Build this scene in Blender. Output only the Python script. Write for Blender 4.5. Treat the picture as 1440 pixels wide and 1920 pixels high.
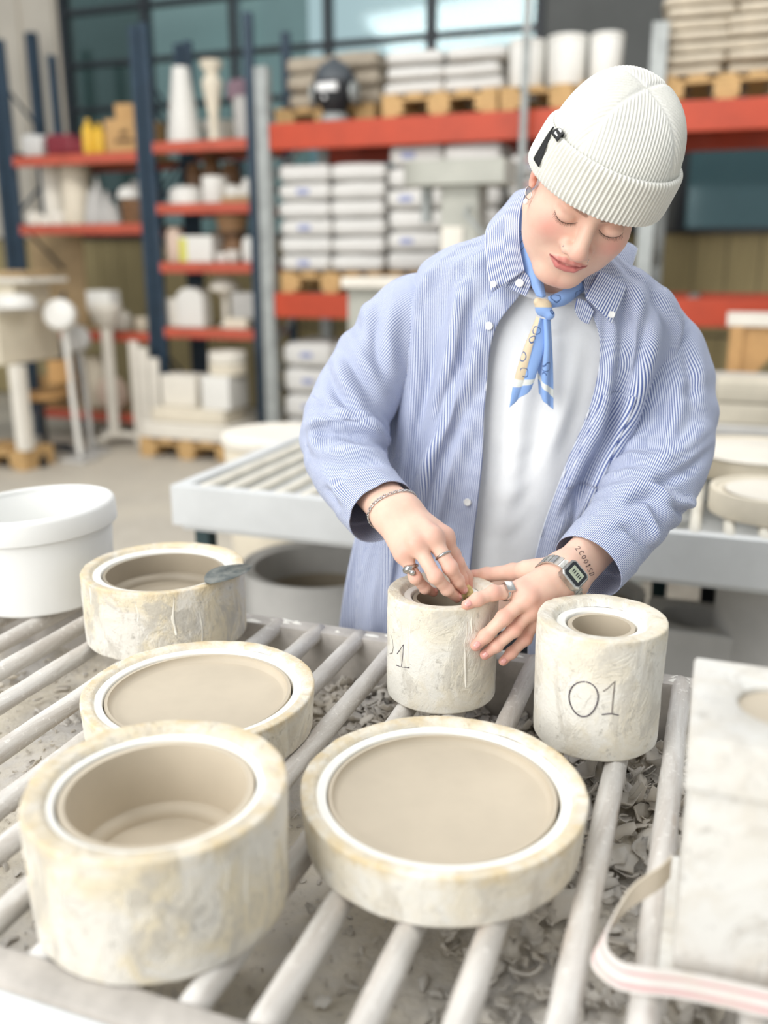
import bpy, bmesh, math, random
import numpy as np
from mathutils import Vector, Matrix, Euler

for o in list(bpy.data.objects):
    bpy.data.objects.remove(o)
SC = bpy.context.scene
COL = SC.collection

# ------------------------------------------------------------------ camera
FPX, PITCH, CAMH = 1700.0, math.radians(15.5), 1.43
cam = bpy.data.cameras.new('camera')
cam.sensor_fit = 'VERTICAL'
cam.sensor_height = 36.0
cam.lens = FPX / 1920.0 * 36.0
cam.clip_start = 0.02
cam.clip_end = 200
cam.dof.use_dof = True
cam.dof.focus_distance = 1.20
cam.dof.aperture_fstop = 1.9
camo = bpy.data.objects.new('camera', cam)
COL.objects.link(camo)
camo.location = (0, 0, CAMH)
camo.rotation_euler = (math.pi / 2 - PITCH, 0, 0)
SC.camera = camo

# ------------------------------------------------------------------ world, lights, exposure
world = bpy.data.worlds.new('overcast_sky')
SC.world = world
world.use_nodes = True
wn = world.node_tree
bg = wn.nodes['Background']
bg.inputs[0].default_value = (0.92, 0.97, 1.0, 1)
bg.inputs[1].default_value = 0.54


def area_lamp(name, loc, target, size, size_y, power, color):
    l = bpy.data.lights.new(name, 'AREA')
    l.shape = 'RECTANGLE'
    l.size, l.size_y, l.energy, l.color = size, size_y, power, color
    o = bpy.data.objects.new(name, l)
    COL.objects.link(o)
    o.location = loc
    o.rotation_euler = (Vector(target) - Vector(loc)).to_track_quat('-Z', 'Y').to_euler()
    return o


# rows of hall lighting high above, and the skylight over the work tables
area_lamp('skylight', (-1.6, -0.4, 4.6), (0.1, 1.2, 0.9), 2.6, 2.0, 62, (1.0, 0.985, 0.96))
area_lamp('daylight_fill', (-3.6, -2.2, 2.6), (0.2, 1.6, 1.1), 4.0, 3.0, 215, (1.0, 0.99, 0.97))  # unseen fill lamp added for frontal light, no window stands there
area_lamp('hall_lamp', (-2.6, 3.6, 4.6), (-2.4, 5.6, 0.6), 3.0, 0.9, 85, (1.0, 0.975, 0.94))
area_lamp('hall_lamp', (1.6, 2.6, 4.6), (1.2, 4.8, 0.9), 3.0, 0.9, 85, (1.0, 0.975, 0.94))

SC.view_settings.view_transform = 'Standard'
SC.view_settings.look = 'None'
SC.view_settings.gamma = 1.0
SC.view_settings.use_curve_mapping = False
SC.view_settings.exposure = 0.20

# ------------------------------------------------------------------ picture <-> place
CP, SP = math.cos(PITCH), math.sin(PITCH)


def ray(px, py):
    x = (px - 720.0) / FPX
    y = (960.0 - py) / FPX
    return np.array((x, CP + y * SP, -SP + y * CP))


def on_z(px, py, z):
    r = ray(px, py)
    t = (z - CAMH) / r[2]
    return np.array((r[0] * t, r[1] * t, z))


def on_y(px, py, Y):
    r = ray(px, py)
    t = Y / r[1]
    return np.array((r[0] * t, Y, CAMH + r[2] * t))


ANG = math.radians(20.0)           # the hall stands turned 20 degrees to the camera
ND = np.array((math.cos(ANG), -math.sin(ANG), 0))   # along the tables and racks
DD = np.array((math.sin(ANG), math.cos(ANG), 0))    # away from the camera


def RC(u, v, z=0.0):
    return ND * u + DD * v + np.array((0, 0, z))


def to_uv(p):
    return float(np.dot(p, ND)), float(np.dot(p, DD))


def on_v(px, py, v):
    """world point on the vertical plane at hall depth v"""
    r = ray(px, py)
    t = v / float(np.dot(r, DD))
    return np.array((r[0] * t, r[1] * t, CAMH + r[2] * t))


# ------------------------------------------------------------------ object helpers
def mesh_data(name, verts, faces, mat=None, smooth=True, uv=None, cols=None, loose=None):
    me = bpy.data.meshes.new(name)
    verts = np.asarray(verts, dtype=np.float64)
    if isinstance(faces, np.ndarray):
        n, k = faces.shape
        me.vertices.add(len(verts))
        me.vertices.foreach_set('co', verts.astype(np.float32).ravel())
        me.loops.add(n * k)
        me.loops.foreach_set('vertex_index', faces.astype(np.int32).ravel())
        me.polygons.add(n)
        me.polygons.foreach_set('loop_start', np.arange(0, n * k, k, dtype=np.int32))
        me.polygons.foreach_set('loop_total', np.full(n, k, dtype=np.int32))
        me.update(calc_edges=True)
        me.validate()
    else:
        me.from_pydata([tuple(map(float, v)) for v in verts], [], [tuple(int(i) for i in f) for f in faces])
        me.update()
    if smooth is True:
        me.polygons.foreach_set('use_smooth', [True] * len(me.polygons))
    elif isinstance(smooth, (int, float)) and smooth is not False:
        me.polygons.foreach_set('use_smooth', [True] * len(me.polygons))
        try:
            me.set_sharp_from_angle(angle=math.radians(smooth))
        except Exception:
            pass
    if uv is not None:
        lay = me.uv_layers.new(name='UVMap')
        idx = np.zeros(len(me.loops), dtype=np.int32)
        me.loops.foreach_get('vertex_index', idx)
        lay.data.foreach_set('uv', np.asarray(uv, dtype=np.float32)[idx].ravel())
    if cols is not None:
        for cn, cv in cols.items():
            at = me.attributes.new(cn, 'FLOAT_COLOR', 'POINT')
            cv = np.asarray(cv, dtype=np.float32)
            if cv.shape[1] == 3:
                cv = np.concatenate([cv, np.ones((len(cv), 1), np.float32)], 1)
            at.data.foreach_set('color', cv.ravel())
    if mat is not None:
        me.materials.append(mat)
    return me


def link(name, me, parent=None, loc=None, rot=None):
    o = bpy.data.objects.new(name, me)
    COL.objects.link(o)
    if parent is not None:
        o.parent = parent
    if loc is not None:
        o.location = [float(v) for v in loc]
    if rot is not None:
        o.rotation_euler = rot
    return o


def mk(name, verts, faces, mat, parent=None, smooth=True, loc=None, rot=None, **kw):
    return link(name, mesh_data(name, verts, faces, mat, smooth, **kw), parent, loc, rot)


def tag(o, label, cat, group=None, kind=None):
    if label:
        o['label'] = label
    if cat:
        o['category'] = cat
    if group:
        o['group'] = group
    if kind:
        o['kind'] = kind
    return o


def thing(name, label, cat, loc=(0, 0, 0), rotz=0.0, group=None):
    o = bpy.data.objects.new(name, None)
    o.empty_display_size = 0.05
    COL.objects.link(o)
    o.location = [float(v) for v in loc]
    o.rotation_euler = (0, 0, rotz)
    return tag(o, label, cat, group)


def structure(o):
    o['kind'] = 'structure'
    return o


def copy_tree(o, parent=None, label=None):
    c = o.copy()
    COL.objects.link(c)
    if parent is not None:
        c.parent = parent
    if label:
        c['label'] = label
    for ch in o.children:
        copy_tree(ch, c)
    return c


class MB:
    """collects shapes of one part"""

    def __init__(self):
        self.v, self.f = [], []

    def add(self, verts, faces):
        b = len(self.v)
        self.v.extend([tuple(map(float, p)) for p in verts])
        self.f.extend([tuple(i + b for i in f) for f in faces])
        return self

    def box(self, x0, x1, y0, y1, z0, z1, bev=0.0):
        if bev <= 0:
            vs = [(x, y, z) for z in (z0, z1) for y in (y0, y1) for x in (x0, x1)]
            fs = [(0, 2, 3, 1), (4, 5, 7, 6), (0, 1, 5, 4), (2, 6, 7, 3), (0, 4, 6, 2), (1, 3, 7, 5)]
            return self.add(vs, fs)
        bm = bmesh.new()
        bmesh.ops.create_cube(bm, size=1.0)
        for v in bm.verts:
            v.co = Vector(((x0 + x1) / 2 + v.co.x * (x1 - x0), (y0 + y1) / 2 + v.co.y * (y1 - y0), (z0 + z1) / 2 + v.co.z * (z1 - z0)))
        bmesh.ops.bevel(bm, geom=list(bm.edges), offset=bev, segments=2, affect='EDGES', profile=0.7)
        bm.verts.index_update()
        vs = [tuple(v.co) for v in bm.verts]
        fs = [tuple(v.index for v in f.verts) for f in bm.faces]
        bm.free()
        return self.add(vs, fs)

    def lathe(self, prof, n=48, cx=0, cy=0, cz=0, close=False):
        vs, fs = [], []
        m = len(prof)
        for i in range(n):
            a = 2 * math.pi * i / n
            for r, z in prof:
                vs.append((cx + r * math.cos(a), cy + r * math.sin(a), cz + z))
        for i in range(n):
            j = (i + 1) % n
            for k in range(m - 1):
                fs.append((i * m + k, j * m + k, j * m + k + 1, i * m + k + 1))
        if prof[0][0] > 1e-6 and close:
            fs.append(tuple(i * m for i in range(n))[::-1])
        if prof[-1][0] > 1e-6 and close:
            fs.append(tuple(i * m + m - 1 for i in range(n)))
        return self.add(vs, fs)

    def tube(self, pts, r, n=10, caps=True, closed=False):
        pts = [np.array(p, float) for p in pts]
        m = len(pts)
        rs = r if hasattr(r, '__len__') else [r] * m
        vs, fs = [], []
        up = None
        for i in range(m):
            if closed:
                t = pts[(i + 1) % m] - pts[i - 1]
            else:
                t = pts[min(i + 1, m - 1)] - pts[max(i - 1, 0)]
            t = t / (np.linalg.norm(t) + 1e-12)
            if up is None:
                a = np.array((0, 0, 1.0)) if abs(t[2]) < 0.9 else np.array((1.0, 0, 0))
                up = np.cross(t, a)
                up /= np.linalg.norm(up)
            up = up - t * np.dot(up, t)
            up /= (np.linalg.norm(up) + 1e-12)
            w = np.cross(t, up)
            for k in range(n):
                an = 2 * math.pi * k / n
                vs.append(pts[i] + rs[i] * (math.cos(an) * up + math.sin(an) * w))
        for i in range(m if closed else m - 1):
            j = (i + 1) % m
            for k in range(n):
                l = (k + 1) % n
                fs.append((i * n + k, j * n + k, j * n + l, i * n + l)[::-1])
        if caps and not closed:
            fs.append(tuple(range(n)))
            fs.append(tuple((m - 1) * n + k for k in range(n))[::-1])
        return self.add(vs, fs)

    def build(self, name, mat, parent=None, smooth=40, loc=None, rot=None, kind=None):
        o = mk(name, self.v, self.f, mat, parent, smooth, loc, rot)
        if kind:
            o['kind'] = kind
        return o


def rounded(prof, r=0.003, seg=3):
    """round the corners of a lathe profile"""
    out = [prof[0]]
    for i in range(1, len(prof) - 1):
        p0, p, p1 = (np.array(q, float) for q in (prof[i - 1], prof[i], prof[i + 1]))
        a, b = p0 - p, p1 - p
        la, lb = np.linalg.norm(a), np.linalg.norm(b)
        rr = min(r, la * 0.45, lb * 0.45)
        A, B = p + a / la * rr, p + b / lb * rr
        for s in range(seg + 1):
            t = s / seg
            q = (1 - t) ** 2 * A + 2 * t * (1 - t) * p + t * t * B
            out.append((q[0], q[1]))
    out.append(prof[-1])
    return out


# ------------------------------------------------------------------ materials
def srgb(r, g, b):
    f = lambda c: (c / 255.0 / 12.92) if c / 255.0 <= 0.04045 else ((c / 255.0 + 0.055) / 1.055) ** 2.4
    return (f(r), f(g), f(b), 1.0)


MATS = {}


def mat_new(name):
    m = bpy.data.materials.new(name)
    m.use_nodes = True
    MATS[name] = m
    nt = m.node_tree
    return m, nt, nt.nodes['Principled BSDF']


def nd(nt, typ, **kw):
    n = nt.nodes.new(typ)
    for k, v in kw.items():
        if k.startswith('i_'):
            key = k[2:]
            key = int(key) if key.isdigit() else key.replace('_', ' ')
            n.inputs[key].default_value = v
        else:
            setattr(n, k, v)
    return n


def noise(nt, vec, scale, detail=4.0, rough=0.55, dist=0.0):
    n = nd(nt, 'ShaderNodeTexNoise')
    n.inputs['Scale'].default_value = scale
    n.inputs['Detail'].default_value = detail
    n.inputs['Roughness'].default_value = rough
    n.inputs['Distortion'].default_value = dist
    nt.links.new(vec, n.inputs['Vector'])
    return n.outputs['Fac']


def ramp(nt, fac, stops):
    r = nd(nt, 'ShaderNodeValToRGB')
    els = r.color_ramp.elements
    while len(els) < len(stops):
        els.new(0.5)
    for e, (p, c) in zip(els, stops):
        e.position = p
        e.color = c if hasattr(c, '__len__') else (c, c, c, 1)
    nt.links.new(fac, r.inputs['Fac'])
    return r.outputs['Color']


def mixc(nt, fac, a, b, blend='MIX'):
    m = nd(nt, 'ShaderNodeMix', data_type='RGBA', blend_type=blend)
    for sock, val in ((m.inputs[0], fac), (m.inputs[6], a), (m.inputs[7], b)):
        if hasattr(val, 'is_linked') or hasattr(val, 'links'):
            nt.links.new(val, sock)
        else:
            sock.default_value = val
    return m.outputs[2]


def coords(nt, which='Object', scale=None):
    tc = nd(nt, 'ShaderNodeTexCoord')
    out = tc.outputs[which]
    if scale is not None:
        mp = nd(nt, 'ShaderNodeMapping')
        mp.inputs['Scale'].default_value = scale
        nt.links.new(out, mp.inputs['Vector'])
        out = mp.outputs['Vector']
    return out


def bump(nt, bsdf, height, strength=0.3, dist=0.002, prev=None):
    b = nd(nt, 'ShaderNodeBump')
    b.inputs['Strength'].default_value = strength
    b.inputs['Distance'].default_value = dist
    nt.links.new(height, b.inputs['Height'])
    if prev is not None:
        nt.links.new(prev, b.inputs['Normal'])
    nt.links.new(b.outputs['Normal'], bsdf.inputs['Normal'])
    return b.outputs['Normal']


def plain(name, col, rough=0.6, metal=0.0, var=0.12, vscale=14.0, bstr=0.0, bscale=60.0, spec=0.5, col2=None, stretch=None):
    """a colour with a second tone of wear over it and fine relief"""
    if name in MATS:
        return MATS[name]
    m, nt, b = mat_new(name)
    vec = coords(nt, 'Object', stretch)
    c2 = col2 if col2 is not None else tuple(max(0, c * (1 - var * 2.2)) for c in col[:3]) + (1,)
    f = noise(nt, vec, vscale, 5.0, 0.6)
    fac = ramp(nt, f, [(0.35, 0.0), (0.72, 1.0)])
    nt.links.new(mixc(nt, fac, col, c2), b.inputs['Base Color'])
    b.inputs['Roughness'].default_value = rough
    b.inputs['Metallic'].default_value = metal
    b.inputs['Specular IOR Level'].default_value = spec
    if bstr > 0:
        bump(nt, b, noise(nt, vec, bscale, 4.0, 0.6), bstr, 0.002)
    return m


def plaster(name, base, warm, dirt, edge=0.5, drips=True):
    """cast plaster: cream, warm stained at the worn patches, grey slip runs, tan where the edges are worn"""
    m, nt, b = mat_new(name)
    ob = coords(nt, 'Object')
    big = noise(nt, ob, 15.0, 6.0, 0.65, 0.8)
    c = mixc(nt, ramp(nt, big, [(0.45, 0.0), (0.60, 1.0)]), base, warm)
    g = noise(nt, coords(nt, 'Object', (20, 20, 11.0)), 1.0, 6.0, 0.68, 0.9)
    c = mixc(nt, ramp(nt, g, [(0.52, 0.0), (0.60, 0.8)]), c, dirt)
    sp = noise(nt, ob, 85.0, 6.0, 0.72, 0.3)
    c = mixc(nt, ramp(nt, sp, [(0.58, 0.0), (0.68, 0.75)]), c, tuple(x * 0.74 for x in dirt[:3]) + (1,))
    at = nd(nt, 'ShaderNodeAttribute', attribute_name='Wear')
    wn_ = noise(nt, ob, 40.0, 5.0, 0.7)
    wf = nd(nt, 'ShaderNodeMath', operation='MULTIPLY')
    nt.links.new(at.outputs['Fac'], wf.inputs[0])
    nt.links.new(ramp(nt, wn_, [(0.35, 0.1), (0.62, 1.0)]), wf.inputs[1])
    c = mixc(nt, wf.outputs[0], c, srgb(212, 193, 156))
    nt.links.new(c, b.inputs['Base Color'])
    b.inputs['Roughness'].default_value = 0.62
    b.inputs['Specular IOR Level'].default_value = 0.3
    raised = ramp(nt, g, [(0.50, 0.0), (0.56, 1.0)])
    n1 = bump(nt, b, raised, 0.30 * edge, 0.004)
    n2 = bump(nt, b, big, 0.35 * edge, 0.010, prev=n1)
    h2 = noise(nt, ob, 130.0, 5.0, 0.7)
    bump(nt, b, h2, 0.40 * edge, 0.003, prev=n2)
    return m
# ================================================================== materials of the work tables
from mathutils import noise as mnoise
M_PLASTER = plaster('plaster_cream', srgb(233, 230, 221), srgb(228, 221, 204), srgb(206, 201, 190), 0.8)
M_PLASTER_OLD = plaster('plaster_old', srgb(222, 218, 209), srgb(222, 211, 186), srgb(188, 183, 173), 1.0)
M_PLASTER_GREY = plaster('plaster_grey', srgb(232, 229, 220), srgb(214, 208, 194), srgb(196, 188, 172), 0.9)
M_PLASTER_BLOCK = plaster('plaster_block', srgb(220, 218, 212), srgb(213, 208, 198), srgb(198, 193, 184), 0.6)
M_LEDGE = plain('plaster_fresh', srgb(250, 248, 240), 0.55, var=0.03, vscale=22, bstr=0.1, bscale=80)
M_CLAY = plain('casting_clay', srgb(199, 187, 167), 0.55, var=0.05, vscale=9, bstr=0.06, bscale=40, spec=0.35)
M_CLAY_DARK = plain('casting_clay_wet', srgb(166, 155, 137), 0.5, var=0.06, vscale=9, bstr=0.06, bscale=40, spec=0.4)
M_MARK = plain('pencil_mark', srgb(92, 84, 92), 0.7, var=0.2)
M_MARK_FAINT = plain('faint_mark', srgb(150, 142, 135), 0.7, var=0.2)
M_RAIL_OUT = plain('painted_rail', srgb(226, 229, 230), 0.5, var=0.08, vscale=6, bstr=0.15, bscale=40)
M_RAIL_IN = plain('clay_smeared_rail', srgb(202, 196, 189), 0.7, var=0.18, vscale=18, bstr=0.5, bscale=50)


def m_bar():
    m, nt, b = mat_new('slip_coated_bar')
    gen = coords(nt, 'Object', (40, 5.0, 40))
    a = noise(nt, gen, 1.0, 6.0, 0.7, 0.6)
    c = mixc(nt, ramp(nt, a, [(0.36, 0.0), (0.62, 1.0)]), srgb(222, 219, 214), srgb(194, 187, 179))
    rust = noise(nt, coords(nt, 'Object', (18, 3.2, 18)), 1.0, 4.0, 0.6)
    c = mixc(nt, ramp(nt, rust, [(0.60, 0.0), (0.70, 0.6)]), c, srgb(186, 166, 146))
    sp = noise(nt, coords(nt, 'Object'), 120.0, 5.0, 0.7)
    c = mixc(nt, ramp(nt, sp, [(0.58, 0.0), (0.68, 0.8)]), c, srgb(240, 236, 230))
    nt.links.new(c, b.inputs['Base Color'])
    b.inputs['Roughness'].default_value = 0.65
    n1 = bump(nt, b, a, 0.4, 0.004)
    bump(nt, b, sp, 0.4, 0.002, prev=n1)
    return m


def m_basin():
    m, nt, b = mat_new('slurry_basin')
    ob = coords(nt, 'Object')
    a = noise(nt, ob, 5.0, 6.0, 0.6, 0.5)
    c = mixc(nt, ramp(nt, a, [(0.40, 0.0), (0.58, 1.0)]), srgb(216, 212, 207), srgb(224, 216, 200))
    f = noise(nt, ob, 60.0, 6.0, 0.7)
    c = mixc(nt, ramp(nt, f, [(0.55, 0.0), (0.70, 0.7)]), c, srgb(184, 177, 168))
    nt.links.new(c, b.inputs['Base Color'])
    b.inputs['Roughness'].default_value = 0.75
    n1 = bump(nt, b, a, 0.6, 0.02)
    v = nd(nt, 'ShaderNodeTexVoronoi', feature='DISTANCE_TO_EDGE')
    v.inputs['Scale'].default_value = 34
    nt.links.new(ob, v.inputs['Vector'])
    n2 = bump(nt, b, v.outputs['Distance'], 0.35, 0.01, prev=n1)
    bump(nt, b, f, 0.6, 0.006, prev=n2)
    return m


def m_scrap():
    m, nt, b = mat_new('dry_clay_scraps')
    oi = nd(nt, 'ShaderNodeNewGeometry')
    ob = coords(nt, 'Object')
    a = noise(nt, ob, 9.0, 4.0, 0.6)
    c = mixc(nt, oi.outputs['Random Per Island'], srgb(200, 195, 188), srgb(234, 229, 221))
    c = mixc(nt, ramp(nt, a, [(0.45, 0.0), (0.65, 0.6)]), c, srgb(208, 196, 174))
    nt.links.new(c, b.inputs['Base Color'])
    b.inputs['Roughness'].default_value = 0.7
    bump(nt, b, noise(nt, ob, 90, 4, 0.6), 0.25, 0.002)
    return m


M_BAR, M_BASIN, M_SCRAP = m_bar(), m_basin(), m_scrap()
M_DARK_STEEL = plain('dark_painted_steel', srgb(44, 58, 66), 0.5, var=0.2)

# ================================================================== near work table
BAR_Z, BAR_R = 0.85, 0.0135
TU0, TU1, TV0, TV1 = -1.30, 0.42, 0.478, 1.292
tc = RC((TU0 + TU1) / 2, (TV0 + TV1) / 2)
UC, VC = (TU0 + TU1) / 2, (TV0 + TV1) / 2
table = thing('work_table', 'slip-crusted work table of round bars over a basin of clay scraps', 'table', tc, -ANG)
rng = random.Random(4)


def rough_bar(me_name, length, r, seed, n=12, m=40):
    vs, fs = [], []
    for i in range(m + 1):
        y = -length / 2 + length * i / m
        for k in range(n):
            a = 2 * math.pi * k / n
            q = Vector((math.cos(a) * 2.0, y * 14, math.sin(a) * 2.0 + seed * 7.3))
            rr = r * (1 + 0.09 * mnoise.noise(q) + 0.05 * mnoise.noise(q * 3.1))
            vs.append((rr * math.cos(a), y, rr * math.sin(a)))
    for i in range(m):
        for k in range(n):
            l = (k + 1) % n
            fs.append((i * n + k, i * n + l, (i + 1) * n + l, (i + 1) * n + k))
    fs.append(tuple(range(n))[::-1])
    fs.append(tuple(m * n + k for k in range(n)))
    return mesh_data(me_name, vs, fs, M_BAR, True)


BARS_U = [0.395, 0.315, 0.235, 0.16, 0.08, -0.006, -0.070, -0.147, -0.218, -0.292, -0.357, -0.438, -0.508, -0.582, -0.655, -0.715, -0.80, -0.89, -0.965, -1.04, -1.115, -1.19, -1.265]
bar_meshes = [rough_bar('bar', TV1 - TV0 - 0.048, BAR_R, s) for s in range(6)]
for i, u in enumerate(BARS_U):
    link('bar', bar_meshes[i % 6], table, (u - UC, 0.012, BAR_Z - BAR_R), (0, i * 0.7, rng.uniform(-0.006, 0.006)))
rt = BAR_Z - 0.006


def rail(name, x0, x1, y0, y1, z0, z1, mat):
    """a plank with slip crusted along its edges"""
    b = MB()
    nx = max(2, int(max(x1 - x0, y1 - y0) / 0.02))
    b.box(x0, x1, y0, y1, z0, z1, 0.004)
    return b.build(name, mat, table)


HU, HV = (TU1 - TU0) / 2, (TV1 - TV0) / 2
rail('long_rail', -HU, HU, HV - 0.035, HV, BAR_Z - 0.135, rt, M_RAIL_IN)
rail('long_rail', -HU, HU, -HV, -HV + 0.035, BAR_Z - 0.135, BAR_Z - 0.012, M_RAIL_OUT)
rail('rail_cap', -HU, HU, -HV + 0.001, -HV + 0.034, BAR_Z - 0.0118, BAR_Z - 0.001, M_RAIL_IN)
rail('end_rail', -HU, -HU + 0.03, -HV + 0.036, HV - 0.036, BAR_Z - 0.135, rt - 0.028, M_RAIL_IN)
rail('end_rail', HU - 0.03, HU, -HV + 0.036, HV - 0.036, BAR_Z - 0.135, rt - 0.028, M_RAIL_IN)
# basin floor with uneven slurry
gx, gy = 120, 60
vs = []
for j in range(gy + 1):
    for i in range(gx + 1):
        x = -HU + 0.03 + (2 * HU - 0.06) * i / gx
        y = -HV + 0.035 + (2 * HV - 0.07) * j / gy
        z = BAR_Z - 0.118 + 0.012 * mnoise.noise(Vector((x * 6, y * 6, 1))) + 0.006 * mnoise.noise(Vector((x * 20, y * 20, 3)))
        z += 0.012 * max(0, (y / HV))
        vs.append((x, y, z))
fs = [(j * (gx + 1) + i, j * (gx + 1) + i + 1, (j + 1) * (gx + 1) + i + 1, (j + 1) * (gx + 1) + i) for j in range(gy) for i in range(gx)]
mk('basin_floor', vs, fs, M_BASIN, table)
MB().box(-HU + 0.01, HU - 0.01, -HV + 0.01, HV - 0.01, BAR_Z - 0.15, BAR_Z - 0.136).build('basin_board', M_RAIL_OUT, table)
for sx in (-1, 1):
    for sy in (-1, 1):
        MB().box(sx * (HU - 0.05) - 0.03, sx * (HU - 0.05) + 0.03, sy * (HV - 0.05) - 0.03, sy * (HV - 0.05) + 0.03, 0, BAR_Z - 0.15, 0.004).build('leg', M_DARK_STEEL, table)

# crusts of slip on the far rail top (irregular ridges)
crust = MB()
for k in range(60):
    x = rng.uniform(-HU * 0.7, HU * 0.9)
    y = HV - 0.018 + rng.uniform(-0.012, 0.012)
    s = rng.uniform(0.004, 0.014)
    ph = rng.random() * 6
    ring = [(x + s * math.cos(a) * rng.uniform(0.8, 2.2), y + 0.5 * s * math.sin(a) * rng.uniform(0.6, 1.1), rt - 0.001) for a in np.linspace(0, 2 * math.pi, 8)[:-1]]
    crust.add(ring + [(x, y, rt + rng.uniform(0.002, 0.005))], [(i, (i + 1) % 7, 7) for i in range(7)])
crust.build('slip_crust', M_LEDGE, table, True, kind='stuff')


def flakes(count, seed, size, region, zfun, curl=1.0):
    r = random.Random(seed)
    V, Fc = [], []
    for _ in range(count):
        x, y = region(r)
        s = size(r)
        asp = r.uniform(0.35, 0.8)
        yaw = r.uniform(0, 2 * math.pi)
        tilt = Euler((r.gauss(0, 0.35), r.gauss(0, 0.35), yaw)).to_matrix()
        bend = r.uniform(-1.2, 2.2) * curl
        nx, ny = 5, 3
        b = len(V)
        th = 0.0012 + 0.04 * s
        z0 = zfun(x, y) + s * 0.22
        for side in (1, -1):
            for j in range(ny):
                for i in range(nx):
                    t, w = i / (nx - 1) * 2 - 1, j / (ny - 1) * 2 - 1
                    taper = (1 - 0.55 * abs(t) ** 1.7) * (1 + 0.25 * math.sin(7 * t + s * 900))
                    px = s * t
                    py = s * asp * w * taper + 0.15 * s * math.sin(3 * t + yaw)
                    pz = bend * 0.30 * s * (t * t) + 0.25 * s * bend * asp * w * w + side * th / 2
                    p = tilt @ Vector((px, py, pz))
                    V.append((x + p.x, y + p.y, z0 + p.z))
        m = nx * ny
        for j in range(ny - 1):
            for i in range(nx - 1):
                a = b + j * nx + i
                Fc.append((a, a + 1, a + nx + 1, a + nx))
                Fc.append((a + m, a + m + nx, a + m + nx + 1, a + m + 1))
        edge = [(0, i) for i in range(nx - 1)] + [(j, nx - 1) for j in range(ny - 1)] + [(ny - 1, i) for i in range(nx - 1, 0, -1)] + [(j, 0) for j in range(ny - 1, 0, -1)]
        E2 = [b + j * nx + i for j, i in edge]
        for k in range(len(E2)):
            a, c = E2[k], E2[(k + 1) % len(E2)]
            Fc.append((c, a, a + m, c + m))
    return V, Fc


def basin_z(x, y):
    return BAR_Z - 0.116 + 0.012 * mnoise.noise(Vector((x * 6, y * 6, 1))) + 0.012 * max(0, (y / HV))


def reg_far(r):
    # heaped along the far rail and at the right end, thin elsewhere
    k = r.random()
    if k < 0.5:
        return r.uniform(0.0, HU - 0.06), HV - 0.06 - abs(r.gauss(0, 0.13))
    if k < 0.85:
        return r.uniform(0.22, HU - 0.30), r.uniform(-HV + 0.1, HV - 0.06)
    return r.uniform(-HU + 0.06, HU - 0.06), r.uniform(-HV + 0.06, HV - 0.06)


V, Fc = flakes(1500, 11, lambda r: r.uniform(0.004, 0.016), reg_far, lambda x, y: basin_z(x, y) + 0.004)
mk('curled_scraps', V, Fc, M_SCRAP, table, True)['kind'] = 'stuff'
V, Fc = flakes(620, 21, lambda r: r.uniform(0.006, 0.019), lambda r: (r.uniform(-0.12, HU - 0.35), HV - 0.045 - abs(r.gauss(0, 0.09))), lambda x, y: basin_z(x, y) + 0.004 + 0.022 * math.exp(-((HV - 0.04 - y) / 0.07) ** 2) * (0.5 + 0.5 * mnoise.noise(Vector((x * 9, y * 9, 4)))))
mk('heaped_scraps', V, Fc, M_SCRAP, table, True)['kind'] = 'stuff'
V, Fc = flakes(2600, 12, lambda r: r.uniform(0.0012, 0.0048), lambda r: (r.uniform(-HU + 0.05, HU - 0.05), r.uniform(-HV + 0.05, HV - 0.05)), basin_z)
mk('small_crumbs', V, Fc, M_SCRAP, table, True)['kind'] = 'stuff'
V, Fc = flakes(70, 15, lambda r: r.uniform(0.012, 0.025), lambda r: (r.uniform(0.33, 0.47), r.uniform(-0.1, HV - 0.08)), lambda x, y: basin_z(x, y) + 0.012, 1.3)
mk('large_curled_scraps', V, Fc, M_SCRAP, table, True)['kind'] = 'stuff'


# ================================================================== round plaster moulds
def chipped(prof, n, seed, amp, chip=0.0):
    vs, fs = [], []
    m = len(prof)
    for i in range(n):
        a = 2 * math.pi * i / n
        for k, (r, z) in enumerate(prof):
            q = Vector((r * math.cos(a) * 28, r * math.sin(a) * 28, z * 28 + seed * 11.7))
            d = amp * mnoise.noise(q) + amp * 0.6 * mnoise.noise(q * 3.3)
            rr = max(0.0, r + d) if r > 1e-6 else 0
            zz = z + (d * 0.6 if z > 0.002 else 0)
            vs.append((rr * math.cos(a), rr * math.sin(a), zz))
    for i in range(n):
        j = (i + 1) % n
        for k in range(m - 1):
            fs.append((i * m + k, j * m + k, j * m + k + 1, i * m + k + 1))
    return vs, fs


def subdivide(prof, step=0.012):
    out = [prof[0]]
    for p, q in zip(prof, prof[1:]):
        d = math.hypot(q[0] - p[0], q[1] - p[1])
        k = max(1, int(d / step))
        for i in range(1, k + 1):
            out.append((p[0] + (q[0] - p[0]) * i / k, p[1] + (q[1] - p[1]) * i / k))
    return out


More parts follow.
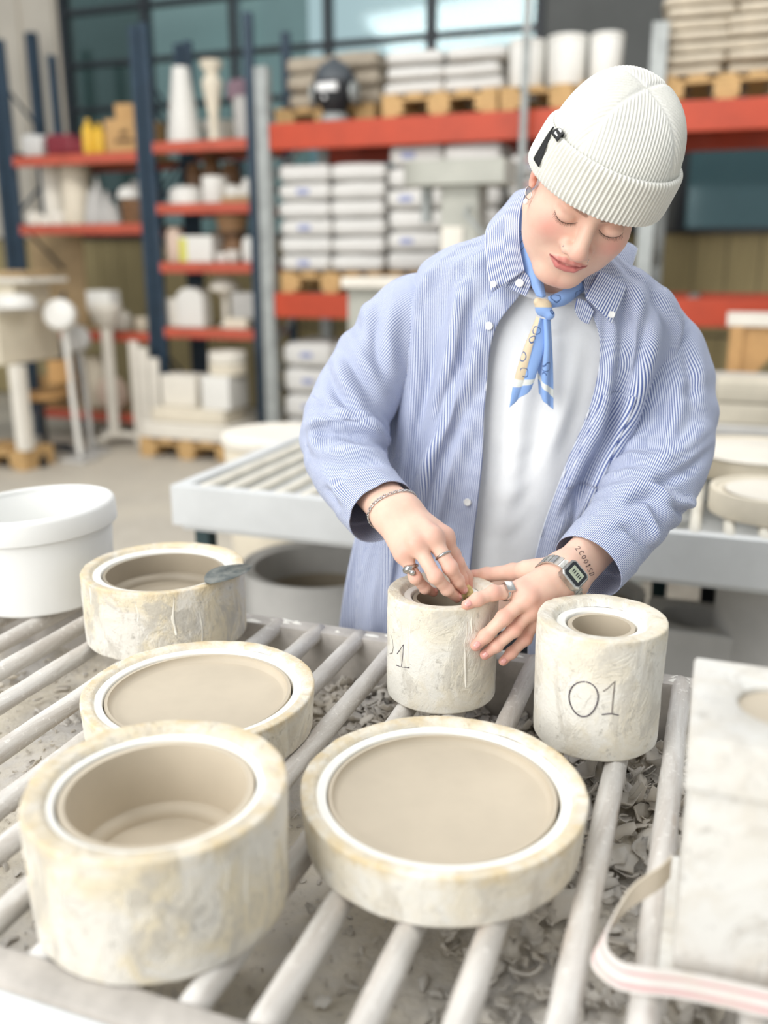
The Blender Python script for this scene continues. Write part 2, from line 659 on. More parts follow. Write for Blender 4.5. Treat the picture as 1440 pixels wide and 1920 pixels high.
def round_mould(label, x, y, r, h, step_r, step_d, clay_r, wall, depth, floor_r, mat, clay_mat, seed, base_r=None, corner=0.02, off=(0, 0)):
    t = thing('plaster_mould', label, 'mould', (x, y, BAR_Z), 0.0)
    br = base_r or r
    prof = rounded([(0.0, 0.0), (br, 0.0), (r, h), (step_r, h - 0.001), (step_r - 0.6 * step_d, h - step_d)], 0.0032, 3)
    vs, fs = chipped(subdivide(prof), 120, seed, 0.0011)
    V_ = np.array(vs)
    rad = np.hypot(V_[:, 0], V_[:, 1])
    wear = np.exp(-((rad - r) / 0.010) ** 2 - ((V_[:, 2] - h) / 0.006) ** 2) + 0.55 * np.exp(-((rad - step_r) / 0.008) ** 2) * (V_[:, 2] > h - 0.008) + (0.22 if h < 0.07 else 0.05) * (rad > r * 0.95)
    mk('mould_body', vs, fs, mat, t, 50, cols={'Wear': np.repeat(np.clip(wear * (0.55 if r < 0.1 else 1.0), 0, 1)[:, None], 3, 1)})
    sr = step_r - 0.6 * step_d + 0.0008
    led = rounded([(sr, h - step_d - 0.002), (sr, h - step_d), (clay_r + 0.0028, h - step_d - 0.0006), (clay_r + 0.002, h - step_d - 0.03)], 0.0015, 2)
    vs, fs = chipped(led, 120, seed + 3, 0.0003)
    mk('pouring_ledge', vs, fs, M_LEDGE, t, 50)
    zt = h - step_d - 0.0035
    cp = [(clay_r, zt - 0.02), (clay_r, zt), (clay_r - wall, zt)]
    if floor_r is not None:
        inner = clay_r - wall
        bot = zt - depth
        if depth < 0.03:
            for q in range(1, 9):
                an = q / 8 * math.pi / 2
                cp.append((inner - (inner - floor_r) * (1 - math.cos(an)), zt - depth * math.sin(an)))
        else:
            rf = min(0.012, depth * 0.3)
            for q in range(1, 6):
                cp.append((inner - (inner - floor_r - rf) * (q / 5), zt - (depth - rf) * q / 5))
            for q in range(1, 6):
                an = q / 5 * math.pi / 2
                cp.append((floor_r + rf - rf * math.sin(an), zt - (depth - rf) - rf * (1 - math.cos(an))))
        cp.append((0.0, bot - 0.0005))
    vs, fs = chipped(cp, 96, seed + 5, 0.00015)
    o = mk('clay_cast', vs, fs, clay_mat, t, 60, loc=(off[0], off[1], 0))
    return t


m_work = round_mould('small plaster mould held between the two hands', 0.080, 1.161, 0.0755, 0.149, 0.058, 0.009, 0.0405, 0.005, 0.095, 0.022, M_PLASTER, M_CLAY_DARK, 1)
m_right = round_mould('plaster mould with a dark-lined 0 and 1 standing beside the watch hand', 0.269, 1.044, 0.0795, 0.157, 0.0600, 0.009, 0.041, 0.0055, 0.10, 0.024, M_PLASTER, M_CLAY, 2, base_r=0.077)
m_bowlF = round_mould('deep plaster bowl mould in the front corner, beige hollow inside', -0.208, 0.735, 0.1185, 0.120, 0.1010, 0.0065, 0.088, 0.006, 0.072, 0.064, M_PLASTER_OLD, M_CLAY, 3, base_r=0.117)
m_plateC = round_mould('shallow plaster plate mould at the front centre full of smooth beige clay', 0.061, 0.828, 0.148, 0.058, 0.134, 0.0055, 0.118, 0.004, 0.009, 0.107, M_PLASTER, M_CLAY, 4, base_r=0.142, off=(-0.001, 0.0012))
m_bowlB = round_mould('plaster bowl mould under the metal kidney scraper', -0.352, 1.372, 0.127, 0.111, 0.113, 0.0065, 0.094, 0.004, 0.045, 0.08, M_PLASTER_OLD, M_CLAY_DARK, 5)
m_plateL = round_mould('shallow plaster plate mould behind the deep front bowl mould', -0.236, 1.057, 0.147, 0.056, 0.133, 0.0055, 0.117, 0.004, 0.009, 0.106, M_PLASTER, M_CLAY, 6, base_r=0.143, off=(-0.001, 0.0012))


def cyl_hit(px, py, cx, cy, r):
    d = ray(px, py)
    A = d[0] ** 2 + d[1] ** 2
    B = -2 * (d[0] * cx + d[1] * cy)
    Cc = cx * cx + cy * cy - r * r
    disc = max(B * B - 4 * A * Cc, 0)
    t = (-B - math.sqrt(disc)) / (2 * A)
    return np.array((d[0] * t - cx, d[1] * t - cy, CAMH + d[2] * t - BAR_Z))


def mark(parent, name, cx, cy, r, pts, mat, w=0.0009):
    dense = []
    for p, q in zip(pts, pts[1:]):
        for s in range(4):
            dense.append((p[0] + (q[0] - p[0]) * s / 4, p[1] + (q[1] - p[1]) * s / 4))
    dense.append(pts[-1])
    MB().tube([cyl_hit(a, b, cx, cy, r) for a, b in dense], w, 6).build(name, mat, parent, True)


el = [(1094 + 27 * math.sin(a) + 2 * math.sin(2 * a), 1311 - 33 * math.cos(a)) for a in np.linspace(0.15, 2 * math.pi + 0.1, 26)]
mark(m_right, 'digit_zero', 0.269, 1.044, 0.0788, el, M_MARK, 0.0008)
mark(m_right, 'digit_one', 0.269, 1.044, 0.0788, [(1131, 1296), (1140, 1290), (1153, 1277), (1150, 1300), (1147, 1338)], M_MARK_FAINT, 0.0008)
mark(m_right, 'digit_serif', 0.269, 1.044, 0.0788, [(1128, 1340), (1145, 1338), (1160, 1341)], M_MARK, 0.0007)
mark(m_work, 'digit_one', 0.080, 1.161, 0.0752, [(745, 1226), (752, 1216), (757, 1208), (756, 1225), (753, 1250)], M_MARK, 0.0009)
mark(m_work, 'digit_serif', 0.080, 1.161, 0.0752, [(743, 1247), (755, 1251), (768, 1252)], M_MARK, 0.0008)
mark(m_work, 'digit_zero', 0.080, 1.161, 0.0752, [(731, 1226), (736, 1224), (738, 1214), (737, 1200), (733, 1190)], M_MARK_FAINT, 0.0008)

# runs of dried slip on the mould walls
M_SLIP = plain('dried_slip', srgb(238, 233, 220), 0.6, var=0.06)


def slip_runs(parent, r0, r1, h, seed, count, face=-1.57):
    rr = random.Random(seed)
    b = MB()
    for _ in range(count):
        a = face + rr.uniform(-1.35, 1.35)
        L = rr.uniform(0.15, 0.7) * h
        top = h * rr.uniform(0.75, 0.99)
        w = rr.uniform(0.0008, 0.0022)
        pts, rad = [], []
        for s in range(8):
            z = top - L * s / 7
            R = r0 + (r1 - r0) * z / h - 0.0008
            aa = a + 0.012 * math.sin(s * 0.9 + a * 9)
            pts.append((R * math.cos(aa) * 1.0, R * math.sin(aa), z))
            rad.append(w * (0.5 + 0.5 * math.sin(s / 7 * 2.6)) * (1.3 if s == 6 else 1))
        b.tube(pts, rad, 6)
    o = b.build('slip_runs', M_SLIP, parent, True, kind='stuff')


slip_runs(m_work, 0.0752, 0.0755, 0.149, 3, 7)
slip_runs(m_bowlF, 0.117, 0.1185, 0.120, 4, 9)
slip_runs(m_bowlB, 0.127, 0.127, 0.111, 5, 9)

# ================================================================== rectangular mould and its strap
ru = to_uv((0.235, 0.622, 0))
t = thing('block_mould', 'rectangular two-part plaster mould with a round pouring hole, strapped, front corner', 'mould', RC(ru[0], ru[1], BAR_Z), -ANG)
W_, D_ = 0.155, 0.155
MB().box(-0.008, W_ + 0.008, -0.008, D_ + 0.004, 0.0, 0.014, 0.003).build('foot_slab', M_PLASTER_BLOCK, t)
MB().box(0.002, W_ - 0.002, 0.002, D_ - 0.002, 0.0142, 0.184, 0.008).build('mould_base', M_PLASTER_BLOCK, t)


def slab_hole(b, x0, x1, y0, y1, z0, z1, cx, cy, r, depth, n=48):
    def sq(a):
        c, s = math.cos(a), math.sin(a)
        k = 1e9
        for lim, comp in (((x1 - cx) if c > 0 else (x0 - cx), c), ((y1 - cy) if s > 0 else (y0 - cy), s)):
            if abs(comp) > 1e-9:
                k = min(k, lim / comp)
        return (cx + c * k, cy + s * k)
    angs = [2 * math.pi * i / n for i in range(n)]
    for (qx, qy) in ((x0, y0), (x1, y0), (x1, y1), (x0, y1)):      # keep the corners exact
        a = math.atan2(qy - cy, qx - cx) % (2 * math.pi)
        k = min(range(n), key=lambda i: abs((angs[i] - a + math.pi) % (2 * math.pi) - math.pi))
        angs[k] = a
    e = 0.004
    rings = []
    for i in range(n):
        X, Y = sq(angs[i])
        ix, iy = X - (X - cx) * 0.03, Y - (Y - cy) * 0.03
        rings.append([(X, Y, z0), (X, Y, z1 - e), (ix, iy, z1), (cx + (r + 0.004) * math.cos(angs[i]), cy + (r + 0.004) * math.sin(angs[i]), z1), (cx + r * math.cos(angs[i]), cy + r * math.sin(angs[i]), z1 - 0.003), (cx + r * math.cos(angs[i]), cy + r * math.sin(angs[i]), z1 - depth)])
    m = 6
    vs = [p for rg in rings for p in rg]
    fs = [(i * m + k, ((i + 1) % n) * m + k, ((i + 1) % n) * m + k + 1, i * m + k + 1) for i in range(n) for k in range(m - 1)]
    return b.add(vs, fs)


b = MB()
slab_hole(b, -0.002, W_ + 0.002, -0.002, D_ + 0.002, 0.186, 0.228, 0.072, 0.084, 0.038, 0.02)
b.build('mould_lid', M_PLASTER_BLOCK, t, 40)
MB().lathe([(0.0, 0.2195), (0.02, 0.2195), (0.0378, 0.2205)], 40, 0.072, 0.084).build('clay_in_hole', M_CLAY, t)


def m_strap():
    m, nt, b = mat_new('striped_webbing')
    uv = nd(nt, 'ShaderNodeUVMap')
    sep = nd(nt, 'ShaderNodeSeparateXYZ')
    nt.links.new(uv.outputs['UV'], sep.inputs[0])
    r = nd(nt, 'ShaderNodeValToRGB')
    r.color_ramp.interpolation = 'CONSTANT'
    els = r.color_ramp.elements
    white, red = srgb(228, 222, 216), srgb(216, 172, 170)
    st = [(0.0, white), (0.14, red), (0.32, white), (0.66, red), (0.80, white)]
    while len(els) < len(st):
        els.new(0.5)
    for e, (p, c) in zip(els, st):
        e.position, e.color = p, c
    nt.links.new(sep.outputs['Y'], r.inputs['Fac'])
    # clay-caked along the far half of the band
    u2 = ramp(nt, sep.outputs['X'], [(0.30, 1.0), (0.42, 0.0)])
    ob = coords(nt, 'Object')
    nz = noise(nt, ob, 30, 4, 0.6)
    c = mixc(nt, u2, r.outputs['Color'], srgb(205, 194, 176))
    c = mixc(nt, ramp(nt, nz, [(0.5, 0.0), (0.7, 0.5)]), c, srgb(214, 206, 192))
    nt.links.new(c, b.inputs['Base Color'])
    b.inputs['Roughness'].default_value = 0.85
    bump(nt, b, noise(nt, ob, 400, 2, 0.5), 0.3, 0.001)
    return m


def catmull(pts, n):
    pts = np.asarray(pts, float)
    P = np.vstack([2 * pts[0] - pts[1], pts, 2 * pts[-1] - pts[-2]])
    m = len(pts) - 1
    out = []
    for t in np.linspace(0, m, n):
        i = min(int(t), m - 1)
        f = t - i
        a, b_, c, d = P[i], P[i + 1], P[i + 2], P[i + 3]
        out.append(0.5 * ((2 * b_) + (-a + c) * f + (2 * a - 5 * b_ + 4 * c - d) * f * f + (-a + 3 * b_ - 3 * c + d) * f ** 3))
    return np.array(out)


def band(name, lo, hi, mat, th, parent=None, n=80, m=6):
    """a strip of webbing between its lower and upper edge lines"""
    A, B = catmull(lo, n), catmull(hi, n)
    vs, uv = [], []
    T = np.gradient((A + B) / 2, axis=0)
    W = B - A
    N = np.cross(T, W)
    N /= np.linalg.norm(N, axis=1)[:, None] + 1e-12
    for side in (0.5, -0.5):
        for i in range(n):
            for k in range(m):
                vs.append(A[i] + W[i] * k / (m - 1) + N[i] * side * th)
                uv.append((i / (n - 1), k / (m - 1)))
    q = n * m
    fs = []
    for i in range(n - 1):
        for k in range(m - 1):
            a = i * m + k
            fs.append((a, a + 1, a + m + 1, a + m))
            fs.append((a + q, a + q + m, a + q + m + 1, a + q + 1))
        for k, s in ((0, 1), (m - 1, -1)):
            a = i * m + k
            f = (a, a + m, a + m + q, a + q)
            fs.append(f if s > 0 else f[::-1])
    return mk(name, vs, fs, mat, parent, 50, uv=uv)


zb = BAR_Z
sl = [(0.262, 0.712, zb + 0.034), (0.246, 0.697, zb + 0.032), (0.215, 0.682, zb + 0.022), (0.188, 0.662, zb + 0.006), (0.177, 0.640, zb + 0.003), (0.187, 0.617, zb + 0.004), (0.205, 0.606, zb + 0.006), (0.255, 0.592, zb + 0.010), (0.375, 0.547, zb + 0.014)]
sh = [(0.262, 0.712, zb + 0.058), (0.248, 0.699, zb + 0.056), (0.222, 0.688, zb + 0.045), (0.200, 0.668, zb + 0.028), (0.188, 0.642, zb + 0.024), (0.192, 0.617, zb + 0.028), (0.210, 0.606, zb + 0.031), (0.257, 0.592, zb + 0.035), (0.377, 0.547, zb + 0.040)]
st = band('mould_strap', sl, sh, m_strap(), 0.0016)
tag(st, 'loose webbing strap with faded red stripes looped round the rectangular mould', 'strap')

# ================================================================== bucket, kidney scraper, sponge
M_BUCKET = plain('white_plastic', srgb(234, 234, 231), 0.35, var=0.02, vscale=8, spec=0.4)
t = thing('plastic_bucket', 'white plastic bucket with a thick rim at the far left of the bars', 'bucket', (-0.605, 1.535, BAR_Z), 0.0)
t.rotation_euler = (math.radians(0), math.radians(-3.0), 0)
prof = rounded([(0.0, 0.0), (0.116, 0.0), (0.131, 0.168), (0.127, 0.168), (0.112, 0.006), (0.0, 0.006)], 0.006, 3)
MB().lathe(prof, 64).build('bucket_body', M_BUCKET, t)
pr = rounded([(0.1295, 0.130), (0.137, 0.130), (0.1375, 0.166), (0.133, 0.172), (0.126, 0.172), (0.126, 0.165)], 0.003, 2)
MB().lathe(pr, 64).build('bucket_rim', M_BUCKET, t)

M_STEEL = plain('scuffed_steel', srgb(120, 128, 128), 0.32, metal=0.9, var=0.25, vscale=60, bstr=0.2, bscale=90, col2=srgb(196, 196, 188))
zk = BAR_Z + 0.1125
a0, a1 = on_z(389, 1093, zk + 0.002), on_z(473, 1060, zk + 0.004)
ax = a1 - a0
Lk = np.linalg.norm(ax)
ax /= Lk
pp = np.cross((0, 0, 1), ax)
vs, fs = [], []
nk = 25
for side in (0.0004, -0.0004):
    for i in range(nk):
        s = i / (nk - 1)
        w = 0.036 * (math.sin(math.pi * min(1, s * 0.98 + 0.02)) ** 0.7) * (1 - 0.25 * s)
        c = a0 + ax * (s * Lk)
        curv = 0.003 * math.sin(math.pi * s)
        for w2 in (-0.75, 0.0, 1.0):
            p = c + pp * (w * w2)
            vs.append((p[0], p[1], zk + 0.0015 + curv + side + 0.004 * s))
q = nk * 3
for i in range(nk - 1):
    for k in range(2):
        a = i * 3 + k
        fs.append((a, a + 3, a + 4, a + 1))
        fs.append((a + q, a + q + 1, a + q + 4, a + q + 3))
    for k in (0, 2):
        a = i * 3 + k
        fs.append((a, a + q, a + q + 3, a + 3))
tag(mk('kidney_scraper', vs, fs, M_STEEL, None, 40), 'thin grey steel kidney scraper lying across a mould rim', 'scraper')
# ================================================================== smooth solids for the figure
def rcone(p, a, b, r1, r2):
    a, b = np.asarray(a, float), np.asarray(b, float)
    ba = b - a
    t = np.clip(((p - a) @ ba) / (ba @ ba), 0, 1)
    d = p - a - t[:, None] * ba
    return np.sqrt((d * d).sum(1)) - (r1 + (r2 - r1) * t)


def ellip(p, c, r, rot=None):
    q = p - np.asarray(c, float)
    if rot is not None:
        q = q @ rot
    r = np.asarray(r, float)
    k0 = np.sqrt(((q / r) ** 2).sum(1))
    k1 = np.sqrt(((q / (r * r)) ** 2).sum(1)) + 1e-9
    return k0 * (k0 - 1) / k1


def smin(a, b, k):
    h = np.clip(0.5 + 0.5 * (b - a) / k, 0, 1)
    return b + (a - b) * h - k * h * (1 - h)


def smax(a, b, k):
    return -smin(-a, -b, k)


def sdf_mesh(fn, lo, hi, h, block=8, proj=2):
    lo, hi = np.asarray(lo, float), np.asarray(hi, float)
    nb = np.ceil((hi - lo) / (h * block)).astype(int) + 1
    n = nb * block
    ci = np.stack(np.meshgrid(*[np.arange(k) for k in nb], indexing='ij'), -1).reshape(-1, 3)
    cc = lo + (ci * block + (block - 1) / 2) * h
    cd = fn(cc)
    D = np.repeat(np.repeat(np.repeat(cd.reshape(nb), block, 0), block, 1), block, 2).astype(np.float32)
    keep = ci[np.abs(cd) < block * h * 1.25]
    off = np.stack(np.meshgrid(*[np.arange(block)] * 3, indexing='ij'), -1).reshape(-1, 3)
    for s in range(0, len(keep), 400):
        kk = keep[s:s + 400]
        idx = (kk[:, None, :] * block + off[None]).reshape(-1, 3)
        D[idx[:, 0], idx[:, 1], idx[:, 2]] = fn(lo + idx * h)
    S = D < 0
    cnt = np.zeros(tuple(n - 1), np.int8)
    for dx in (0, 1):
        for dy in (0, 1):
            for dz in (0, 1):
                cnt += S[dx:n[0] - 1 + dx, dy:n[1] - 1 + dy, dz:n[2] - 1 + dz]
    act = np.argwhere((cnt > 0) & (cnt < 8))
    vid = np.full(tuple(n - 1), -1, np.int32)
    vid[act[:, 0], act[:, 1], act[:, 2]] = np.arange(len(act))
    acc = np.zeros((len(act), 3))
    w = np.zeros(len(act))
    cor = [(a, b, c) for a in (0, 1) for b in (0, 1) for c in (0, 1)]
    for p in cor:
        for ax in range(3):
            if p[ax] == 0:
                q = list(p)
                q[ax] = 1
                A = D[act[:, 0] + p[0], act[:, 1] + p[1], act[:, 2] + p[2]]
                B = D[act[:, 0] + q[0], act[:, 1] + q[1], act[:, 2] + q[2]]
                m = (A < 0) != (B < 0)
                t = A[m] / (A[m] - B[m])
                pos = np.tile(np.array(p, float), (m.sum(), 1))
                pos[:, ax] = t
                acc[m] += pos
                w[m] += 1
    V = lo + (act + acc / w[:, None]) * h
    F = []
    for ax in range(3):
        sl0 = [slice(None)] * 3
        sl1 = [slice(None)] * 3
        sl0[ax], sl1[ax] = slice(0, -1), slice(1, None)
        ch = np.argwhere(S[tuple(sl0)] != S[tuple(sl1)])
        u, v = (ax + 1) % 3, (ax + 2) % 3
        ok = (ch[:, u] > 0) & (ch[:, v] > 0) & (ch[:, u] < n[u] - 1) & (ch[:, v] < n[v] - 1)
        ch = ch[ok]
        inside = S[ch[:, 0], ch[:, 1], ch[:, 2]]
        q = []
        for du, dv in ((-1, -1), (0, -1), (0, 0), (-1, 0)):
            c = ch.copy()
            c[:, u] += du
            c[:, v] += dv
            q.append(vid[c[:, 0], c[:, 1], c[:, 2]])
        q = np.stack(q, 1)
        q[~inside] = q[~inside][:, ::-1]
        F.append(q)
    F = np.concatenate(F)
    F = F[(F >= 0).all(1)]
    for _ in range(proj):
        e = h * 0.4
        d = fn(V)
        g = np.stack([fn(V + np.eye(3)[i] * e) - d for i in range(3)], 1) / e
        V = V - g * (d / ((g * g).sum(1) + 1e-9))[:, None] * 0.8
    return V, F


def rotm(rx=0, ry=0, rz=0):
    """R = Ry * Rx * Rz (degrees)"""
    return np.array(Matrix.Rotation(math.radians(ry), 3, 'Y') @ Matrix.Rotation(math.radians(rx), 3, 'X') @ Matrix.Rotation(math.radians(rz), 3, 'Z'))


def J(px, py, Y):
    return on_y(px, py, Y)


person = thing('person', 'person in striped shirt and white knit hat bending over a small mould', 'person', (0.22, 1.52, 0.0), 0.0)
PO = np.array((0.22, 1.52, 0.0))


def part(name, V, F, mat, parent=None, smooth=True, **kw):
    """a part given in world coordinates"""
    return mk(name, np.asarray(V) - PO, F, mat, parent or person, smooth, **kw)


# ------------------------------------------------------------------ head
HR = rotm(42, 20, 5)
HO = np.array((0.2775, 1.291, 1.527))


def H2W(p):
    return np.asarray(p) @ HR.T + HO


def head_base(s):
    """the head without lips and ears; s has |x|"""
    d = ellip(s, (0, 0.014, 0.035), (0.076, 0.093, 0.082))
    d = smin(d, ellip(s, (0, -0.022, -0.028), (0.066, 0.062, 0.076)), 0.02)        # face mass
    d = smin(d, ellip(s, (0.041, -0.044, -0.034), (0.028, 0.030, 0.031)), 0.018)   # cheeks
    d = smin(d, ellip(s, (0.036, -0.036, -0.068), (0.026, 0.030, 0.027)), 0.020)   # lower cheeks
    d = smin(d, rcone(s, (0.054, 0.004, -0.060), (0.018, -0.060, -0.097), 0.018, 0.019), 0.022)   # jaw
    d = smin(d, ellip(s, (0, -0.069, -0.101), (0.024, 0.017, 0.016)), 0.018)       # chin
    d = smin(d, ellip(s, (0, -0.062, -0.066), (0.032, 0.024, 0.024)), 0.014)       # mouth mass
    d = smin(d, rcone(s, (0.0, -0.079, 0.021), (0.034, -0.070, 0.020), 0.010, 0.007), 0.014)      # brow
    d = smax(d, -ellip(s, (0.030, -0.098, 0.000), (0.021, 0.017, 0.0135)), 0.010)  # sockets
    d = smin(d, ellip(s, (0.0315, -0.0672, -0.0005), (0.0178, 0.0162, 0.0122)), 0.0035)  # closed lids
    d = smax(d, -(rcone(s, (0.019, -0.0850, 0.0100), (0.047, -0.0765, 0.0080), 0.0016, 0.0014)), 0.003)  # lid crease
    nose = rcone(s, (0, -0.078, 0.010), (0, -0.097, -0.024), 0.0088, 0.0108)
    nose = smin(nose, ellip(s, (0, -0.1005, -0.0325), (0.0130, 0.0112, 0.0102)), 0.008)
    nose = smin(nose, ellip(s, (0.0142, -0.0885, -0.0370), (0.0078, 0.0105, 0.0078)), 0.0055)
    nose = smin(nose, rcone(s, (0, -0.098, -0.039), (0, -0.085, -0.046), 0.0048, 0.005), 0.005)
    nose = smax(nose, -ellip(s, (0.0075, -0.0955, -0.0455), (0.0038, 0.0058, 0.0040)), 0.002)
    d = smin(d, nose, 0.0085)
    d = smax(d, -ellip(s, (0.0, -0.0945, -0.0530), (0.0032, 0.0042, 0.006)), 0.003)
    return d


def face_pt(x, z, out=0.0):
    """the point of the face surface at (x, z), pushed out a little"""
    lo, hi = np.full(1, -0.15), np.full(1, -0.02)
    for _ in range(30):
        mid = (lo + hi) / 2
        ins = head_base(np.array([[abs(x), mid[0], z]])) < 0
        hi = np.where(ins, mid, hi)
        lo = np.where(ins, lo, mid)
    return np.array((x, hi[0] - out, z))


UPL = [face_pt(x, z, o) for x, z, o in ((0, -0.0606, -0.0012), (0.0055, -0.0596, -0.0010), (0.015, -0.0618, -0.0008), (0.0258, -0.0640, -0.0006))]
LOL = [face_pt(x, z, o) for x, z, o in ((0, -0.0712, -0.0022), (0.011, -0.0702, -0.0018), (0.0240, -0.0650, -0.0006))]
MID = [face_pt(x, z, o) for x, z, o in ((0, -0.0654, 0.0034), (0.012, -0.0650, 0.0028), (0.0275, -0.0636, 0.0008))]


def chain(s, P, R):
    d = None
    for i in range(len(P) - 1):
        k = rcone(s, P[i], P[i + 1], R[i], R[i + 1])
        d = k if d is None else smin(d, k, 0.0015)
    return d


def head_sdf(p):
    """p in head coordinates: x to her left, -y out of the face, z up, eyes at z = 0"""
    s = np.stack([np.abs(p[:, 0]), p[:, 1], p[:, 2]], 1)
    d = head_base(s)
    d = smin(d, chain(s, UPL, (0.0046, 0.0048, 0.0038, 0.0014)), 0.003)
    d = smin(d, chain(s, LOL, (0.0068, 0.0062, 0.0016)), 0.003)
    d = smax(d, -chain(s, MID, (0.0013, 0.0012, 0.0007)), 0.0016)
    er = np.array(Matrix.Rotation(math.radians(12), 3, 'Z'))
    ear = ellip(s, (0.0725, 0.016, -0.004), (0.0065, 0.017, 0.029), er)
    ear = smax(ear, -ellip(s, (0.080, 0.012, 0.000), (0.0050, 0.010, 0.019), er), 0.003)
    ear = smin(ear, ellip(s, (0.0715, 0.009, -0.029), (0.0045, 0.008, 0.009)), 0.004)
    return smin(d, ear, 0.005)


NECK0, NECK1 = H2W((0, 0.030, -0.055)), np.array((0.250, 1.448, 1.340))


def head_world(p):
    d = head_sdf((p - HO) @ HR)
    return smin(d, rcone(p, NECK0, NECK1, 0.054, 0.052), 0.022)


def skin_cols(n):
    return np.tile(np.array(srgb(233, 196, 176)[:3]), (n, 1))


def lay(c, mask, col):
    return c + (np.array(col[:3]) - c) * np.clip(mask, 0, 1)[:, None]


def head_cols(V):
    q = (V - HO) @ HR
    s = np.stack([np.abs(q[:, 0]), q[:, 1], q[:, 2]], 1)
    g = lambda c, r: np.exp(-(((s - np.array(c)) / np.array(r)) ** 2).sum(1))
    c = skin_cols(len(V))
    blush = srgb(222, 146, 136)
    c = lay(c, 0.62 * g((0.045, -0.070, -0.026), (0.022, 0.05, 0.018)), blush)
    c = lay(c, 0.45 * g((0, -0.105, -0.034), (0.014, 0.02, 0.012)), srgb(224, 150, 138))
    c = lay(c, 0.35 * g((0, -0.08, -0.104), (0.02, 0.03, 0.012)), blush)
    c = lay(c, 0.7 * g((0.08, 0.012, 0.0), (0.02, 0.03, 0.03)), srgb(216, 120, 104))
    c = lay(c, 0.45 * g((0.030, -0.08, 0.010), (0.02, 0.02, 0.008)), srgb(200, 146, 124))
    c = lay(c, 0.35 * g((0.016, -0.085, 0.000), (0.006, 0.03, 0.012)), srgb(176, 120, 104))  # shade of the inner eye corners painted into the skin tone
    lip = np.minimum(chain(s, UPL, (0.0050, 0.0052, 0.0042, 0.0022)), chain(s, LOL, (0.0074, 0.0068, 0.0024)))
    c = lay(c, np.clip(-lip / 0.0012 + 0.45, 0, 1) * 0.92, srgb(204, 112, 112))
    inn = chain(s, MID, (0.0016, 0.0016, 0.0010))
    c = lay(c, np.clip(-inn / 0.001 + 0.6, 0, 1) * 0.75, srgb(122, 50, 56))
    brow = rcone(s, (0.013, -0.086, 0.0165), (0.046, -0.068, 0.0185), 0.0042, 0.0018)
    c = lay(c, np.clip(-brow / 0.002 + 0.5, 0, 1) * 0.75, srgb(120, 88, 70))
    return c


Vh, Fh = sdf_mesh(head_world, (0.15, 1.12, 1.30), (0.42, 1.50, 1.68), 0.0019)
Ch = head_cols(Vh)

# ------------------------------------------------------------------ hands and forearms
WORK_C, WORK_R = np.array((0.080, 1.161)), 0.0755


def on_mould(px, py, r):
    q = cyl_hit(px, py, WORK_C[0], WORK_C[1], r)
    return q + np.array((WORK_C[0], WORK_C[1], BAR_Z))


# her right hand (wrist with the chain), fingers down into the mould
RH = dict(
    elbow=J(642, 855, 1.400), wrist=J(742, 962, 1.215),
    index=[J(833, 1008, 1.185), J(857, 1055, 1.185), J(865, 1085, 1.185), J(872, 1104, 1.183)],
    middle=[J(811, 1008, 1.165), J(844, 1064, 1.145), J(858, 1089, 1.155), J(867, 1105, 1.166)],
    ring=[J(781, 1020, 1.160), J(816, 1081, 1.132), J(838, 1105, 1.142), J(857, 1121, 1.158)],
    little=[J(757, 1038, 1.165), J(779, 1083, 1.150), J(797, 1103, 1.160), J(813, 1111, 1.172)],
    thumb=[J(800, 985, 1.225), J(848, 1040, 1.222), J(872, 1082, 1.205), J(880, 1103, 1.197)])
# her left hand (watch), steadying the mould
LH = dict(
    elbow=J(1208, 930, 1.325), wrist=J(1062, 1082, 1.158),
    index=[J(975, 1108, 1.128), J(925, 1112, 1.108), J(895, 1124, 1.098), J(875, 1134, 1.094)],
    middle=[J(988, 1121, 1.118), J(945, 1158, 1.098), on_mould(911, 1192, 0.0845), on_mould(892, 1211, 0.0825)],
    ring=[J(997, 1142, 1.122), J(964, 1181, 1.106), J(930, 1211, 1.098), on_mould(909, 1228, 0.0825)],
    little=[J(1003, 1160, 1.132), J(985, 1198, 1.122), J(959, 1224, 1.114), J(943, 1240, 1.110)],
    thumb=[J(1010, 1068, 1.170), J(962, 1072, 1.200), J(912, 1078, 1.215), J(882, 1080, 1.222)])
FR = dict(index=(0.0108, 0.0094, 0.0082, 0.0068), middle=(0.0110, 0.0096, 0.0084, 0.0070), ring=(0.0104, 0.0090, 0.0079, 0.0066), little=(0.0092, 0.0080, 0.0070, 0.0059), thumb=(0.0140, 0.0112, 0.0100, 0.0082))


